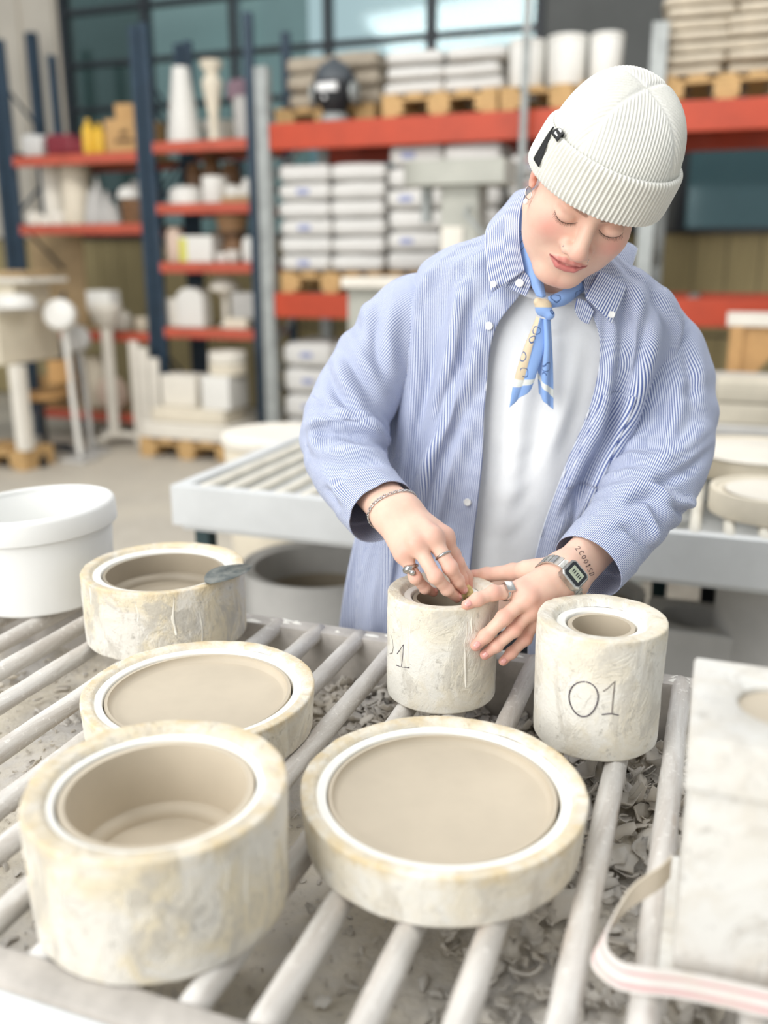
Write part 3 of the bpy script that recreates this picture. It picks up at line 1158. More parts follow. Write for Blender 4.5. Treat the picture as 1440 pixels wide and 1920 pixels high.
def hand_sdf_factory(Hd, up_hint):
    w, e = Hd['wrist'], Hd['elbow']
    across = Hd['index'][0] - Hd['little'][0]
    acr = across / np.linalg.norm(across)
    axis = (e - w) / np.linalg.norm(e - w)

    def fn(p):
        arm1 = rcone(p, w + acr * 0.013, w + (e - w) * 0.75 + acr * 0.008, 0.0200, 0.025)
        arm2 = rcone(p, w - acr * 0.013, w + (e - w) * 0.75 - acr * 0.008, 0.0195, 0.025)
        d = smin(arm1, arm2, 0.02)
        palm = None
        for f, off, r in (('index', 0.013, 0.0150), ('middle', 0.005, 0.0160), ('ring', -0.005, 0.0155), ('little', -0.013, 0.0145)):
            k = rcone(p, w + acr * off, Hd[f][0], 0.0185, r)
            palm = k if palm is None else smin(palm, k, 0.012)
        palm = smin(palm, rcone(p, w + acr * 0.012, Hd['thumb'][0] * 0.55 + Hd['index'][0] * 0.45 * 0 + Hd['thumb'][1] * 0.45, 0.018, 0.0135), 0.012)
        d = smin(d, palm, 0.018)
        out = d
        for f in ('index', 'middle', 'ring', 'little', 'thumb'):
            c = Hd[f]
            r = FR[f]
            fd = None
            for i in range(3):
                k = rcone(p, c[i], c[i + 1], r[i], r[i + 1])
                fd = k if fd is None else smin(fd, k, 0.004)
            # joints swell a little
            for i in (1, 2):
                fd = smin(fd, np.sqrt(((p - c[i]) ** 2).sum(1)) - r[i] * 1.04, 0.004)
            out = np.minimum(out, smin(d, fd, 0.0075))
            # knuckle
            kn = c[0] + (up_hint * 0.006)
            out = smin(out, np.sqrt(((p - kn) ** 2).sum(1)) - r[0] * 0.95, 0.009) if f != 'thumb' else out
        return out
    return fn


def hand_cols(V, Hd, up):
    c = skin_cols(len(V))
    for f in ('index', 'middle', 'ring', 'little', 'thumb'):
        ch = Hd[f]
        for k, (i, rad, am) in enumerate(((0, 0.013, 0.42), (1, 0.011, 0.40), (2, 0.008, 0.25), (3, 0.014, 0.62))):
            q = ch[i] + (up * 0.008 if i < 3 else 0)
            m = np.exp(-(((V - q) / rad) ** 2).sum(1))
            c = lay(c, m * am, srgb(219, 138, 124))
    return c


def nails(Hd, up, fingers):
    """each nail: a small curved plate set into the finger end"""
    Vn, Fn = [], []
    for f in fingers:
        a, b_ = Hd[f][2], Hd[f][3]
        ax = (b_ - a) / np.linalg.norm(b_ - a)
        n = up - ax * np.dot(up, ax)
        n /= np.linalg.norm(n)
        s = np.cross(ax, n)
        r = FR[f][3]
        L, W = r * 1.55, r * 1.30
        base = b_ - ax * r * 0.95
        b0 = len(Vn)
        for i in range(7):
            for j in range(7):
                u, v = i / 6 * 2 - 1, j / 6 * 2 - 1
                rad = 1 - 0.25 * max(0, abs(u) - 0.5) ** 1.0 * abs(v)
                an = v * 0.75
                rr = r * (1.06 - 0.02 * u) + (0.0007 if (abs(u) < 0.9 and abs(v) < 0.9) else -0.0009)
                p = base + ax * (u * L * 0.5 * (1 - 0.22 * v * v) + r * 0.75) + n * rr * math.cos(an) * (1 - 0.06 * max(0, u)) + s * rr * math.sin(an) * rad
                Vn.append(p)
        for i in range(6):
            for j in range(6):
                q = b0 + i * 7 + j
                Fn.append((q, q + 7, q + 8, q + 1))
    return np.array(Vn), np.array(Fn)


UP_R = np.array((-0.25, -0.62, 0.74))
UP_R /= np.linalg.norm(UP_R)
UP_L = np.array((0.15, -0.80, 0.58))
UP_L /= np.linalg.norm(UP_L)


def hand_mesh(Hd, up):
    pts = np.array([q for f in ('index', 'middle', 'ring', 'little', 'thumb') for q in Hd[f]] + [Hd['wrist'], Hd['wrist'] + (Hd['elbow'] - Hd['wrist']) * 0.75])
    V, F = sdf_mesh(hand_sdf_factory(Hd, up), pts.min(0) - 0.045, pts.max(0) + 0.045, 0.0014)
    return V, F, hand_cols(V, Hd, up)


Vr, Fr, Cr = hand_mesh(RH, UP_R)
Vl, Fl, Cl = hand_mesh(LH, UP_L)


# trunk and upper arms under the clothes, legs below the table: coarse
SHR, SHL = J(815, 600, 1.50), J(1195, 625, 1.465)
CH0 = np.array((0.245, 1.475, 1.27))


def trunk_sdf(p):
    tr = rotm(0, 0, -12)
    d = ellip(p, CH0, (0.140, 0.080, 0.15), tr)
    d = smin(d, ellip(p, (0.215, 1.485, 1.08), (0.140, 0.095, 0.17), tr), 0.06)
    d = smin(d, ellip(p, (0.190, 1.49, 0.90), (0.155, 0.105, 0.13), tr), 0.06)
    d = smin(d, rcone(p, NECK1 + np.array((0, 0.015, 0)), CH0 + np.array((0, 0.02, 0.03)), 0.050, 0.065), 0.04)
    d = smin(d, rcone(p, NECK1 + np.array((0, 0.02, -0.01)), SHR, 0.036, 0.042), 0.04)
    d = smin(d, rcone(p, NECK1 + np.array((0, 0.02, -0.01)), SHL, 0.036, 0.042), 0.04)
    for q in ((SHR, J(718, 668, 1.475), J(655, 790, 1.43), RH['elbow'], RH['wrist']), (SHL, J(1240, 690, 1.442), J(1246, 820, 1.405), LH['elbow'], LH['wrist'])):
        for i, (r1, r2) in enumerate(((0.036, 0.036), (0.036, 0.034), (0.034, 0.028), (0.026, 0.020))):
            d = smin(d, rcone(p, q[i], q[i + 1], r1, r2), 0.02)
    return d


Vt, Ft = sdf_mesh(trunk_sdf, (-0.16, 1.08, 0.75), (0.58, 1.66, 1.46), 0.009, proj=1)
Vb = np.concatenate([Vh, Vr, Vl, Vt])
Fb = np.concatenate([Fh, Fr + len(Vh), Fl + len(Vh) + len(Vr), Ft + len(Vh) + len(Vr) + len(Vl)])
Cb = np.concatenate([Ch, Cr, Cl, skin_cols(len(Vt))])


def m_skin():
    m, nt, b = mat_new('skin')
    at = nd(nt, 'ShaderNodeAttribute', attribute_name='Tone')
    ob = coords(nt, 'Object')
    n = noise(nt, ob, 60, 4, 0.6)
    c = mixc(nt, ramp(nt, n, [(0.35, 0.0), (0.7, 0.18)]), at.outputs['Color'], srgb(216, 150, 132))
    nt.links.new(c, b.inputs['Base Color'])
    b.inputs['Roughness'].default_value = 0.48
    b.inputs['Specular IOR Level'].default_value = 0.35
    b.inputs['Subsurface Weight'].default_value = 0.18
    b.inputs['Subsurface Radius'].default_value = (0.012, 0.005, 0.003)
    b.inputs['Subsurface Scale'].default_value = 0.5
    v = nd(nt, 'ShaderNodeTexVoronoi')
    v.inputs['Scale'].default_value = 900
    nt.links.new(ob, v.inputs['Vector'])
    bump(nt, b, v.outputs['Distance'], 0.05, 0.0006)
    return m


M_SKIN = m_skin()
body = part('body', Vb, Fb, M_SKIN, cols={'Tone': Cb})
M_NAIL = plain('fingernail', srgb(230, 168, 160), 0.22, var=0.03, spec=0.6)
for Hd, up, fl in ((RH, UP_R, ('middle', 'ring', 'little')), (LH, UP_L, ('index', 'middle', 'ring', 'little'))):
    Vn, Fn = nails(Hd, up, fl)
    part('fingernails', Vn, Fn, M_NAIL, body)

# ------------------------------------------------------------------ lashes and studs
M_LASH = plain('eyelash_hair', srgb(84, 62, 52), 0.6, var=0.1)
lash = MB()
for sx in (-1, 1):
    line = []
    for i in range(15):
        t = i / 14 * 2 - 1
        line.append(H2W(face_pt(sx * (0.0315 + t * 0.0165), -0.0092 + 0.0078 * t * t + 0.0012 * t, 0.0002)))
    lash.tube(line, [0.0002 + 0.00040 * math.sin(math.pi * (i + 1) / 16) for i in range(15)], 6)
    for i in range(24):
        t = i / 23 * 1.8 - 0.85
        q = face_pt(sx * (0.0315 + t * 0.0165), -0.0092 + 0.0078 * t * t + 0.0012 * t, 0.0)
        L = 0.0062 * (0.75 + 0.25 * t) * (0.85 + 0.3 * ((i * 7) % 5) / 5)
        pts = [H2W(q + np.array((sx * t * 0.45 * L * k, -L * k * 0.85, -L * (k * 0.75 - 0.25 * k * k)))) for k in (0, 0.35, 0.7, 1.0)]
        lash.tube(pts, [0.00028, 0.00024, 0.00018, 0.00008], 5)
o = lash.build('eyelashes', M_LASH, body, True, kind='stuff')
o.data.transform(Matrix.Translation(-Vector(PO)))
M_SILVER = plain('silver', srgb(205, 203, 200), 0.22, metal=1.0, var=0.12, vscale=40)
nb = MB()
c = H2W(face_pt(-0.0205, -0.0335, 0.0004))
b_ = MB().lathe([(0, 0.0), (0.0012, 0.0), (0.0012, 0.0004), (0.0006, 0.0013), (0, 0.0016)], 10)
hook = [H2W(face_pt(0.0185, -0.040, 0.001) + np.array((0.0, -0.0012 * math.sin(a), 0.0035 * math.cos(a) - 0.002))) for a in np.linspace(-1.2, 2.2, 9)]
nb.tube(hook, 0.0004, 6)
mt = [c + 0.0013 * np.array((math.cos(a) * math.sin(e), -math.cos(e), math.sin(a) * math.sin(e))) for e in np.linspace(0, 1.57, 4) for a in np.linspace(0, 6.283, 9)[:-1]]
nb.add(mt, [(i * 8 + k, i * 8 + (k + 1) % 8, (i + 1) * 8 + (k + 1) % 8, (i + 1) * 8 + k) for i in range(3) for k in range(8)])
o = nb.build('nose_studs', M_SILVER, person, True)
o.data.transform(Matrix.Translation(-Vector(PO)))
# ================================================================== clothes of the person
def proj_px(P):
    P = np.asarray(P, float)
    z = P[..., 2] - CAMH
    f = P[..., 1] * CP - z * SP
    u = P[..., 1] * SP + z * CP
    return 720 + FPX * P[..., 0] / f, 960 - FPX * u / f, f


def grid_faces(nr, nc, wrap=False):
    r = np.arange(nr - 1)[:, None]
    c = np.arange(nc if wrap else nc - 1)[None]
    c2 = (c + 1) % nc
    a = r * nc + c
    b = r * nc + c2
    return np.stack([a, b, b + nc, a + nc], -1).reshape(-1, 4)


def grid_normals(G, wrap=False):
    du = (np.roll(G, -1, 1) - np.roll(G, 1, 1)) if wrap else np.gradient(G, axis=1)
    dv = np.gradient(G, axis=0)
    n = np.cross(du, dv)
    return n / (np.linalg.norm(n, axis=2, keepdims=True) + 1e-12)


FOLD = 1.25


def sculpt(G, N, strokes, both=False):
    """folds: each stroke is a line of picture points the fold follows, its width, its height; real relief along the normals"""
    px, py, f = proj_px(G)
    view = G - np.array((0, 0, CAMH))
    cosv = -np.einsum('ijk,ijk->ij', N, view) / np.linalg.norm(view, axis=2)
    facing = np.clip((cosv + 0.25) / 0.4, 0, 1)
    D = np.zeros(px.shape)
    for pts, w, amp in strokes:
        pts = catmull([(a, b, 0) for a, b in pts], max(8, 5 * len(pts)))[:, :2]
        best = np.full(px.shape, 1e9)
        sgn = np.zeros(px.shape)
        tt = np.zeros(px.shape)
        m = len(pts) - 1
        for i in range(m):
            a, b = pts[i], pts[i + 1]
            ab = b - a
            L2 = ab @ ab + 1e-9
            t = np.clip(((px - a[0]) * ab[0] + (py - a[1]) * ab[1]) / L2, 0, 1)
            dx, dy = px - a[0] - t * ab[0], py - a[1] - t * ab[1]
            d = np.hypot(dx, dy)
            up = d < best
            best = np.where(up, d, best)
            sgn = np.where(up, np.sign(ab[0] * dy - ab[1] * dx), sgn)
            tt = np.where(up, (i + t) / m, tt)
        sd = best * sgn
        tap = np.sin(np.pi * np.clip(tt * 0.9 + 0.05, 0, 1)) ** 1.2
        w = w * 1.3
        g = np.exp(-(sd / w) ** 2) - 0.75 * np.exp(-((sd - 1.25 * w) / (0.7 * w)) ** 2) - 0.25 * np.exp(-((sd + 1.6 * w) / w) ** 2)
        D += amp * FOLD * g * tap
    if not both:
        D = D * facing
    return G + N * D[..., None]


def m_stripe():
    m, nt, b = mat_new('pinstripe_cotton')
    uv = nd(nt, 'ShaderNodeUVMap')
    sep = nd(nt, 'ShaderNodeSeparateXYZ')
    nt.links.new(uv.outputs['UV'], sep.inputs[0])
    mul = nd(nt, 'ShaderNodeMath', operation='MULTIPLY')
    nt.links.new(sep.outputs['X'], mul.inputs[0])
    mul.inputs[1].default_value = 1 / 0.0034
    fr = nd(nt, 'ShaderNodeMath', operation='FRACT')
    nt.links.new(mul.outputs[0], fr.inputs[0])
    c = ramp(nt, fr.outputs[0], [(0.06, srgb(82, 100, 156)), (0.42, srgb(82, 100, 156)), (0.52, srgb(222, 227, 237)), (0.96, srgb(222, 227, 237)), (1.0, srgb(82, 100, 156))])
    nt.links.new(c, b.inputs['Base Color'])
    b.inputs['Roughness'].default_value = 0.8
    b.inputs['Specular IOR Level'].default_value = 0.2
    b.inputs['Sheen Weight'].default_value = 0.1
    ob = coords(nt, 'Object')
    bump(nt, b, noise(nt, ob, 45, 3, 0.5, 0.4), 0.25, 0.004)
    return m


M_STRIPE = m_stripe()
M_TEE = plain('white_jersey', srgb(236, 238, 240), 0.9, var=0.03, vscale=20, bstr=0.18, bscale=180, spec=0.2)

# rows of the open shirt: picture height, centre, half width (picture units), depth of the centre, half depth, left and right front edge
TY = math.radians(11)
LX = np.array((math.cos(TY), -math.sin(TY), 0))
LY = np.array((math.sin(TY), math.cos(TY), 0))
ROWS = [
    (1420, 868, 226, 1.515, 0.118, 868, 985),
    (1290, 868, 230, 1.510, 0.120, 868, 990),
    (1150, 876, 230, 1.500, 0.122, 870, 990),
    (1000, 902, 228, 1.490, 0.122, 884, 1003),
    (850, 945, 226, 1.475, 0.120, 903, 1057),
    (720, 985, 236, 1.463, 0.116, 911, 1112),
    (620, 1012, 250, 1.455, 0.108, 928, 1126),
    (550, 1024, 243, 1.448, 0.096, 978, 1100),
    (505, 1030, 205, 1.443, 0.086, 990, 1092),
    (468, 1034, 140, 1.438, 0.078, 994, 1086),
    (438, 1036, 92, 1.434, 0.070, 998, 1080)]
XLR = [868, 868, 870, 884, 903, 914, 921, 925, 927, 929, 930]
XRR = [985, 990, 990, 1003, 1057, 1102, 1128, 1140, 1148, 1152, 1154]
TILT = [0, 0, 0, 0.0, 0.02, 0.05, 0.10, 0.14, 0.16, 0.16, 0.16]


def torso(nr, nc, shrink=0.0, closed=False, top=None):
    R = np.array(ROWS, float)
    T = np.array([XLR, XRR, TILT]).T
    A = catmull(np.hstack([R, T]), nr)
    G = np.zeros((nr, nc, 3))
    U = np.zeros((nr, nc))
    for i in range(nr):
        py, cx, hw, Yc, bb, xl, xr, xlr, xrr, tl = A[i]
        C = J(cx, py, Yc)
        f = C[1] * CP - (C[2] - CAMH) * SP
        a = hw * f / FPX - shrink
        bb = bb - shrink * 0.8
        ex = 0.86

        def ring(th):
            ct, sn = np.cos(th), np.sin(th)
            cx_, sy_ = np.sign(ct) * np.abs(ct) ** ex, np.sign(sn) * np.abs(sn) ** ex
            P = C + np.outer(a * cx_, LX) + np.outer(bb * sy_, LY)
            P[:, 2] -= tl * a * cx_
            return P
        if closed:
            G[i] = ring(-math.pi / 2 + np.linspace(0, 2 * math.pi, nc, endpoint=False))
            continue
        tt = np.linspace(-math.pi + 0.02, -0.02, 240)
        qx = proj_px(ring(tt))[0]
        t0, t1, tl_, tr_ = (float(np.interp(x, qx, tt)) for x in (xl, xr, xlr, xrr))
        th = np.linspace(t0, t1 - 2 * math.pi, nc)
        G[i] = ring(th)
        d = np.r_[0, np.cumsum(np.linalg.norm(np.diff(G[i], axis=0), axis=1))]
        d = d - d[0]

        def arc(ta, tb):
            return float(np.linalg.norm(np.diff(ring(np.linspace(ta, tb, 60)), axis=0), axis=1).sum()) * (1 if tb > ta else -1)
        # stripes hang parallel to a line down each front
        ul = d + arc(tl_, t0) * -1
        ur = (d - d[-1]) + arc(tr_, t1)
        U[i] = np.where(np.arange(nc) < nc // 2, ul, ur)
    return G, U


NR, NC = 190, 460
G, U = torso(NR, NC)
N = -grid_normals(G)
if np.einsum('k,k', N[60, 40], G[60, 40] - np.array((0, 0, CAMH))) > 0:
    N = -N
rn = np.linspace(0, 1, NR)[:, None]
# hanging folds grow towards the hem
sN = np.linspace(0, 1, NC)[None]
hang = 0.010 * (1 - rn) ** 1.1 * (np.cos(sN * 2 * math.pi * 13 + 1.2 * np.sin(rn * 4)) + 0.5 * np.cos(sN * 2 * math.pi * 21 + 2 + rn * 3))
edge_fade = np.clip(np.minimum(sN, 1 - sN) / 0.04, 0.15, 1)
G = G + N * (hang * edge_fade)[..., None]
SH_STROKES = [
    ([(800, 480), (775, 640), (752, 830)], 13, 0.009), ([(862, 540), (850, 660), (832, 790)], 13, 0.010),
    ([(905, 600), (880, 700), (800, 880), (780, 960)], 14, 0.012), ([(835, 620), (815, 740), (775, 900)], 10, 0.007),
    ([(896, 760), (850, 860), (815, 1000), (800, 1100)], 13, 0.011), ([(760, 880), (735, 1000), (700, 1150)], 15, 0.012),
    ([(850, 960), (835, 1060), (800, 1180)], 14, 0.010), ([(745, 1010), (735, 1080), (725, 1170)], 12, 0.009), ([(690, 1000), (680, 1080), (665, 1170)], 10, 0.008),
    ([(1205, 500), (1190, 640), (1172, 790), (1140, 900)], 15, 0.013), ([(1240, 560), (1215, 680), (1180, 800)], 13, 0.011),
    ([(1160, 560), (1150, 680), (1120, 800), (1070, 940)], 12, 0.008), ([(1150, 820), (1110, 920), (1050, 1010)], 14, 0.012),
    ([(1110, 760), (1075, 880), (1030, 1010)], 9, 0.005), ([(940, 450), (900, 480), (830, 500)], 12, 0.004), ([(1230, 520), (1260, 580), (1290, 640)], 12, 0.006)]
N2 = grid_normals(G)
N2 = np.where((np.einsum('ijk,ijk->ij', N2, N) < 0)[..., None], -N2, N2)
G = sculpt(G, N2, SH_STROKES)
# the front bands lie a little proud of the panels
arc0 = np.cumsum(np.r_[0, np.linalg.norm(np.diff(G[90], axis=0), axis=1)])
for side in (0, 1):
    dist = arc0 if side == 0 else arc0[-1] - arc0
    G += N2 * (0.0016 * (1 / (1 + np.exp((dist - 0.034) / 0.0006))))[None, :, None]
UV = np.stack([U * 1.13, np.repeat(rn, NC, 1)], -1)
SHIRT_G, SHIRT_N = G, N2
F = grid_faces(NR, NC)


def orient(Gd, Nn, Fq, nc):
    """make faces agree with the outward normals"""
    a, b, c = Gd.reshape(-1, 3)[Fq[len(Fq) // 2][:3]]
    n = np.cross(b - a, c - a)
    return Fq if np.dot(n, Nn.reshape(-1, 3)[Fq[len(Fq) // 2][0]]) > 0 else Fq[:, ::-1].copy()


def cloth(name, Gd, Nn, uv, mat, wrap=False, th=0.0012, parent=None):
    nr, nc = Gd.shape[:2]
    Fq = orient(Gd, Nn, grid_faces(nr, nc, wrap), nc)
    o = part(name, Gd.reshape(-1, 3), Fq, mat, parent, True, uv=uv.reshape(-1, 2))
    md = o.modifiers.new('thickness', 'SOLIDIFY')
    md.thickness = th
    md.offset = -1
    return o


shirt = cloth('shirt', G, N2, UV, M_STRIPE)

# t-shirt beneath
Gt, Ut = torso(110, 220, 0.027, True)
Nt = grid_normals(Gt, True)
cen = Gt.mean(1, keepdims=True)
Nt = np.where((np.einsum('ijk,ijk->ij', Nt, Gt - cen) < 0)[..., None], -Nt, Nt)
TEE = [([(990, 640), (975, 760), (960, 900), (925, 1050)], 16, 0.005), ([(1060, 640), (1040, 780), (1010, 930)], 18, 0.005), ([(1090, 620), (1060, 760), (1020, 860)], 12, 0.004),
       ([(930, 820), (965, 840), (1010, 830)], 8, 0.002), ([(910, 900), (950, 930), (1000, 900)], 9, 0.0025), ([(905, 980), (950, 990), (995, 960)], 8, 0.002), ([(1000, 590), (1035, 615), (1080, 600)], 9, 0.003), ([(985, 610), (1010, 660), (1015, 720)], 9, 0.003)]
Gt = sculpt(Gt, Nt, TEE)
cloth('t_shirt', Gt, Nt, np.stack([Ut, Ut], -1), M_TEE, True)
# its ribbed neck band
nk = [J(1036 + 66 * math.cos(a), 0, 1) for a in ()]
ringc = H2W((0, 0.02, -0.11))
nb_pts = []
for a in np.linspace(0, 2 * math.pi, 49)[:-1]:
    nb_pts.append(np.array((0.254, 1.436, 1.402)) + LX * 0.068 * math.cos(a) + LY * 0.082 * math.sin(a) + np.array((0, 0, -0.012 * math.cos(a) + 0.024 * math.sin(a))))
o = MB().tube(nb_pts, 0.0075, 10, closed=True).build('neck_band', M_TEE, person, True)
o.data.transform(Matrix.Translation(-Vector(PO)))


# ------------------------------------------------------------------ sleeves
def sleeve(name, path, hw, strokes, ref, nr=230, nc=260, rings=(), turn=0.0, cuff=0.052, squash=0.92):
    P = np.array([J(*q) for q in path])
    fpx = np.array([q[1] * CP - (q[2] - CAMH) * SP for q in P])
    R = np.array(hw) * fpx / FPX
    A = catmull(np.hstack([P, R[:, None]]), nr)
    Pc, Rr = A[:, :3], A[:, 3]
    L = np.r_[0, np.cumsum(np.linalg.norm(np.diff(Pc, axis=0), axis=1))]
    T = np.gradient(Pc, axis=0)
    T /= np.linalg.norm(T, axis=1)[:, None]
    Gs = np.zeros((nr, nc, 3))
    th = np.linspace(0, 2 * math.pi, nc)
    for i in range(nr):
        view = Pc[i] - np.array((0, 0, CAMH))
        e1 = np.cross(T[i], view)
        e1 /= np.linalg.norm(e1)
        e2 = np.cross(e1, T[i])
        if np.dot(e2, view) > 0:
            e2 = -e2                                    # e2 looks to the camera
        rr = Rr[i] * np.ones(nc)
        for (s0, wd, amp, ph, cnt) in rings:            # soft irregular rings of gathered cloth
            s = L[i] / L[-1]
            rr = rr + amp * math.exp(-((s - s0) / wd) ** 2) * np.cos(cnt * s * 2 * math.pi + ph + 0.9 * np.sin(th + ph)) * (0.6 + 0.4 * np.cos(th + ph * 2))
        Gs[i] = Pc[i] + np.outer(rr * np.cos(th), e1) + np.outer(rr * np.sin(th) * squash, e2)
    Gs[:, -1] = Gs[:, 0]
    Nn = grid_normals(Gs)
    Nn = np.where((np.einsum('ijk,ijk->ij', Nn, Gs - Pc[:, None]) < 0)[..., None], -Nn, Nn)
    Gs = sculpt(Gs, Nn, strokes)
    # cuff band stands off by its own thickness
    s_end = L[-1] - L
    Gs += Nn * (0.0022 / (1 + np.exp((s_end - cuff) / 0.0007)))[:, None, None]
    uv = np.stack([np.tile(th / (2 * math.pi) * ref, (nr, 1)) + 0.010 * np.sin(L / L[-1] * 5)[:, None] * turn, np.tile(L[:, None], (1, nc))], -1)
    # in the cuff the stripes run round the arm's turn as well, cut on their own
    Gs[:, -1] = Gs[:, 0]
    return Gs, Nn, uv


SL_L = [(840, 575, 1.50), (782, 598, 1.495), (718, 668, 1.475), (668, 745, 1.445), (644, 815, 1.412), (652, 872, 1.365), (680, 918, 1.310), (716, 960, 1.252)]
HW_L = [58, 84, 82, 80, 82, 74, 68, 66]
ST_L = [([(606, 752), (650, 775), (700, 806), (735, 835)], 11, 0.013), ([(566, 800), (610, 790), (660, 797), (712, 828)], 11, 0.012),
        ([(628, 665), (642, 712), (676, 764), (710, 800)], 12, 0.010), ([(690, 560), (688, 600), (700, 650)], 13, 0.006), ([(735, 560), (728, 640), (738, 720)], 14, 0.009),
        ([(655, 640), (690, 690), (728, 740)], 13, 0.008), ([(590, 840), (640, 850), (700, 850), (740, 870)], 12, 0.008), ([(615, 900), (632, 916), (655, 950)], 9, 0.008),
        ([(600, 780), (585, 815), (600, 860)], 10, 0.006), ([(640, 900), (690, 890), (735, 890)], 12, 0.005)]
Gs, Ns, us = sleeve('sleeve', SL_L, HW_L, ST_L, 0.46, rings=((0.62, 0.10, 0.006, 0.4, 13), (0.3, 0.12, 0.003, 1.4, 9)))
sl1 = cloth('sleeve', Gs, Ns, us, M_STRIPE, parent=shirt)
SLEEVE_L = (Gs, Ns)
SL_R = [(1185, 610, 1.455), (1225, 650, 1.450), (1248, 715, 1.440), (1252, 795, 1.415), (1240, 868, 1.375), (1204, 936, 1.315), (1156, 1000, 1.255), (1102, 1062, 1.196)]
HW_R = [50, 82, 88, 88, 86, 78, 72, 68]
ST_R = [([(1160, 930), (1200, 915), (1235, 925), (1270, 985)], 11, 0.015), ([(1150, 905), (1215, 890), (1280, 862), (1335, 815)], 12, 0.010),
        ([(1245, 928), (1285, 945), (1305, 935)], 9, 0.009), ([(1180, 870), (1250, 855), (1335, 790)], 12, 0.008), ([(1170, 760), (1230, 740), (1320, 700)], 14, 0.004),
        ([(1230, 640), (1205, 740), (1175, 850)], 14, 0.010), ([(1300, 620), (1312, 700), (1318, 760)], 12, 0.006), ([(1285, 560), (1240, 620), (1180, 690)], 13, 0.008),
        ([(1130, 985), (1180, 975), (1215, 1000), (1245, 1030)], 11, 0.007), ([(1215, 1030), (1225, 990), (1210, 950)], 9, 0.006), ([(1275, 700), (1270, 780), (1240, 850)], 12, 0.006)]
Gs, Ns, us = sleeve('sleeve', SL_R, HW_R, ST_R, 0.46, rings=((0.66, 0.10, 0.006, 1.4, 13), (0.3, 0.12, 0.003, 0.4, 9)))
sl2 = cloth('sleeve', Gs, Ns, us, M_STRIPE, parent=shirt)


# ------------------------------------------------------------------ collar
def sheet(name, rows, mat, nr=40, nc=40, uvs=None, bulge=0.0, parent=None, th=0.0016):
    """a cloth piece from rows of control points"""
    rows = [catmull(r, nc) for r in rows]
    Gd = np.array([catmull([r[j] for r in rows], nr) for j in range(nc)]).transpose(1, 0, 2)
    Nn = grid_normals(Gd)
    fl = np.einsum('k,k', Nn[nr // 2, nc // 2], Gd[nr // 2, nc // 2] - np.array((0, 0, CAMH)))
    if fl > 0:
        Nn = -Nn
    if bulge:
        uu, vv = np.meshgrid(np.linspace(-1, 1, nc), np.linspace(-1, 1, nr))
        Gd = Gd + Nn * (bulge * (1 - uu ** 2) * (1 - vv ** 2))[..., None]
    du = np.linalg.norm(np.diff(Gd, axis=1), axis=2).mean(0)
    dv = np.linalg.norm(np.diff(Gd, axis=0), axis=2).mean(1)
    uu, vv = np.meshgrid(np.r_[0, np.cumsum(du)], np.r_[0, np.cumsum(dv)])
    uv = np.stack([uu, vv], -1) if uvs is None else uvs(uu / uu.max(), vv / vv.max(), uu, vv)
    return cloth(name, Gd, Nn, uv, mat, False, th, parent)


# collar leaf: rows run from the neck fold out to the free edge; stripes run across each row's length
sheet('collar_leaf', [
    [J(988, 352, 1.445), J(976, 400, 1.385), J(975, 455, 1.350), J(984, 506, 1.328)],
    [J(966, 360, 1.455), J(948, 410, 1.390), J(950, 470, 1.346), J(962, 522, 1.326)],
    [J(946, 384, 1.460), J(912, 428, 1.392), J(912, 490, 1.345), J(922, 548, 1.328)]], M_STRIPE, bulge=0.004, parent=shirt, uvs=lambda u, v, U_, V_: np.stack([V_ * 1.15, U_], -1))
sheet('collar_leaf', [
    [J(1172, 452, 1.455), J(1146, 478, 1.395), J(1122, 512, 1.350), J(1098, 556, 1.325)],
    [J(1186, 458, 1.460), J(1168, 495, 1.395), J(1146, 535, 1.346), J(1122, 580, 1.322)],
    [J(1196, 466, 1.462), J(1184, 505, 1.392), J(1170, 550, 1.342), J(1148, 606, 1.322)]], M_STRIPE, bulge=0.004, parent=shirt, uvs=lambda u, v, U_, V_: np.stack([V_ * 1.15, U_], -1))
# collar stand ends
sheet('collar_stand', [
    [J(960, 520, 1.338), J(978, 508, 1.334), J(992, 520, 1.331), J(995, 536, 1.330)],
    [J(948, 540, 1.338), J(962, 545, 1.334), J(978, 552, 1.332), J(986, 556, 1.331)]], M_STRIPE, 14, 24, parent=shirt)
sheet('collar_stand', [
    [J(1082, 560, 1.332), J(1094, 562, 1.334), J(1106, 572, 1.334), J(1114, 584, 1.334)],
    [J(1078, 580, 1.332), J(1084, 594, 1.333), J(1094, 604, 1.334), J(1104, 608, 1.334)]], M_STRIPE, 14, 24, parent=shirt)
# back of the collar round the neck
arcs = []
for rr, dz in ((0.074, 0.030), (0.079, 0.036), (0.090, -0.006)):
    arcs.append([np.array((0.255, 1.440, 1.395 + dz)) + LX * rr * math.cos(a) + LY * rr * 1.02 * math.sin(a) + np.array((0, 0, -0.020 * math.cos(a) + 0.022 * math.sin(a))) for a in np.linspace(-0.25, math.pi + 0.25, 13)])
sheet('collar_back', arcs, M_STRIPE, 16, 60, parent=shirt)
def near_vertex(Gd, Nn, px, py):
    qx, qy, qf = proj_px(Gd)
    view = Gd - np.array((0, 0, CAMH))
    face = np.einsum('ijk,ijk->ij', Nn, view) < 0
    d = np.where(face, np.hypot(qx - px, qy - py), 1e9)
    d = np.where(d < max(4.0, d.min() + 0.5), qf * 10, 1e6 + d)      # of those under the point, the nearest to the eye
    i = np.unravel_index(np.argmin(d), d.shape)
    return Gd[i], Nn[i], i


M_BUTTON = plain('pearl_button', srgb(240, 240, 238), 0.3, var=0.04, spec=0.6)
bp = rounded([(0, 0.0004), (0.0058, 0.0004), (0.0060, 0.0022), (0.0046, 0.0026), (0.0040, 0.0020), (0, 0.0020)], 0.0004, 2)
bme = None


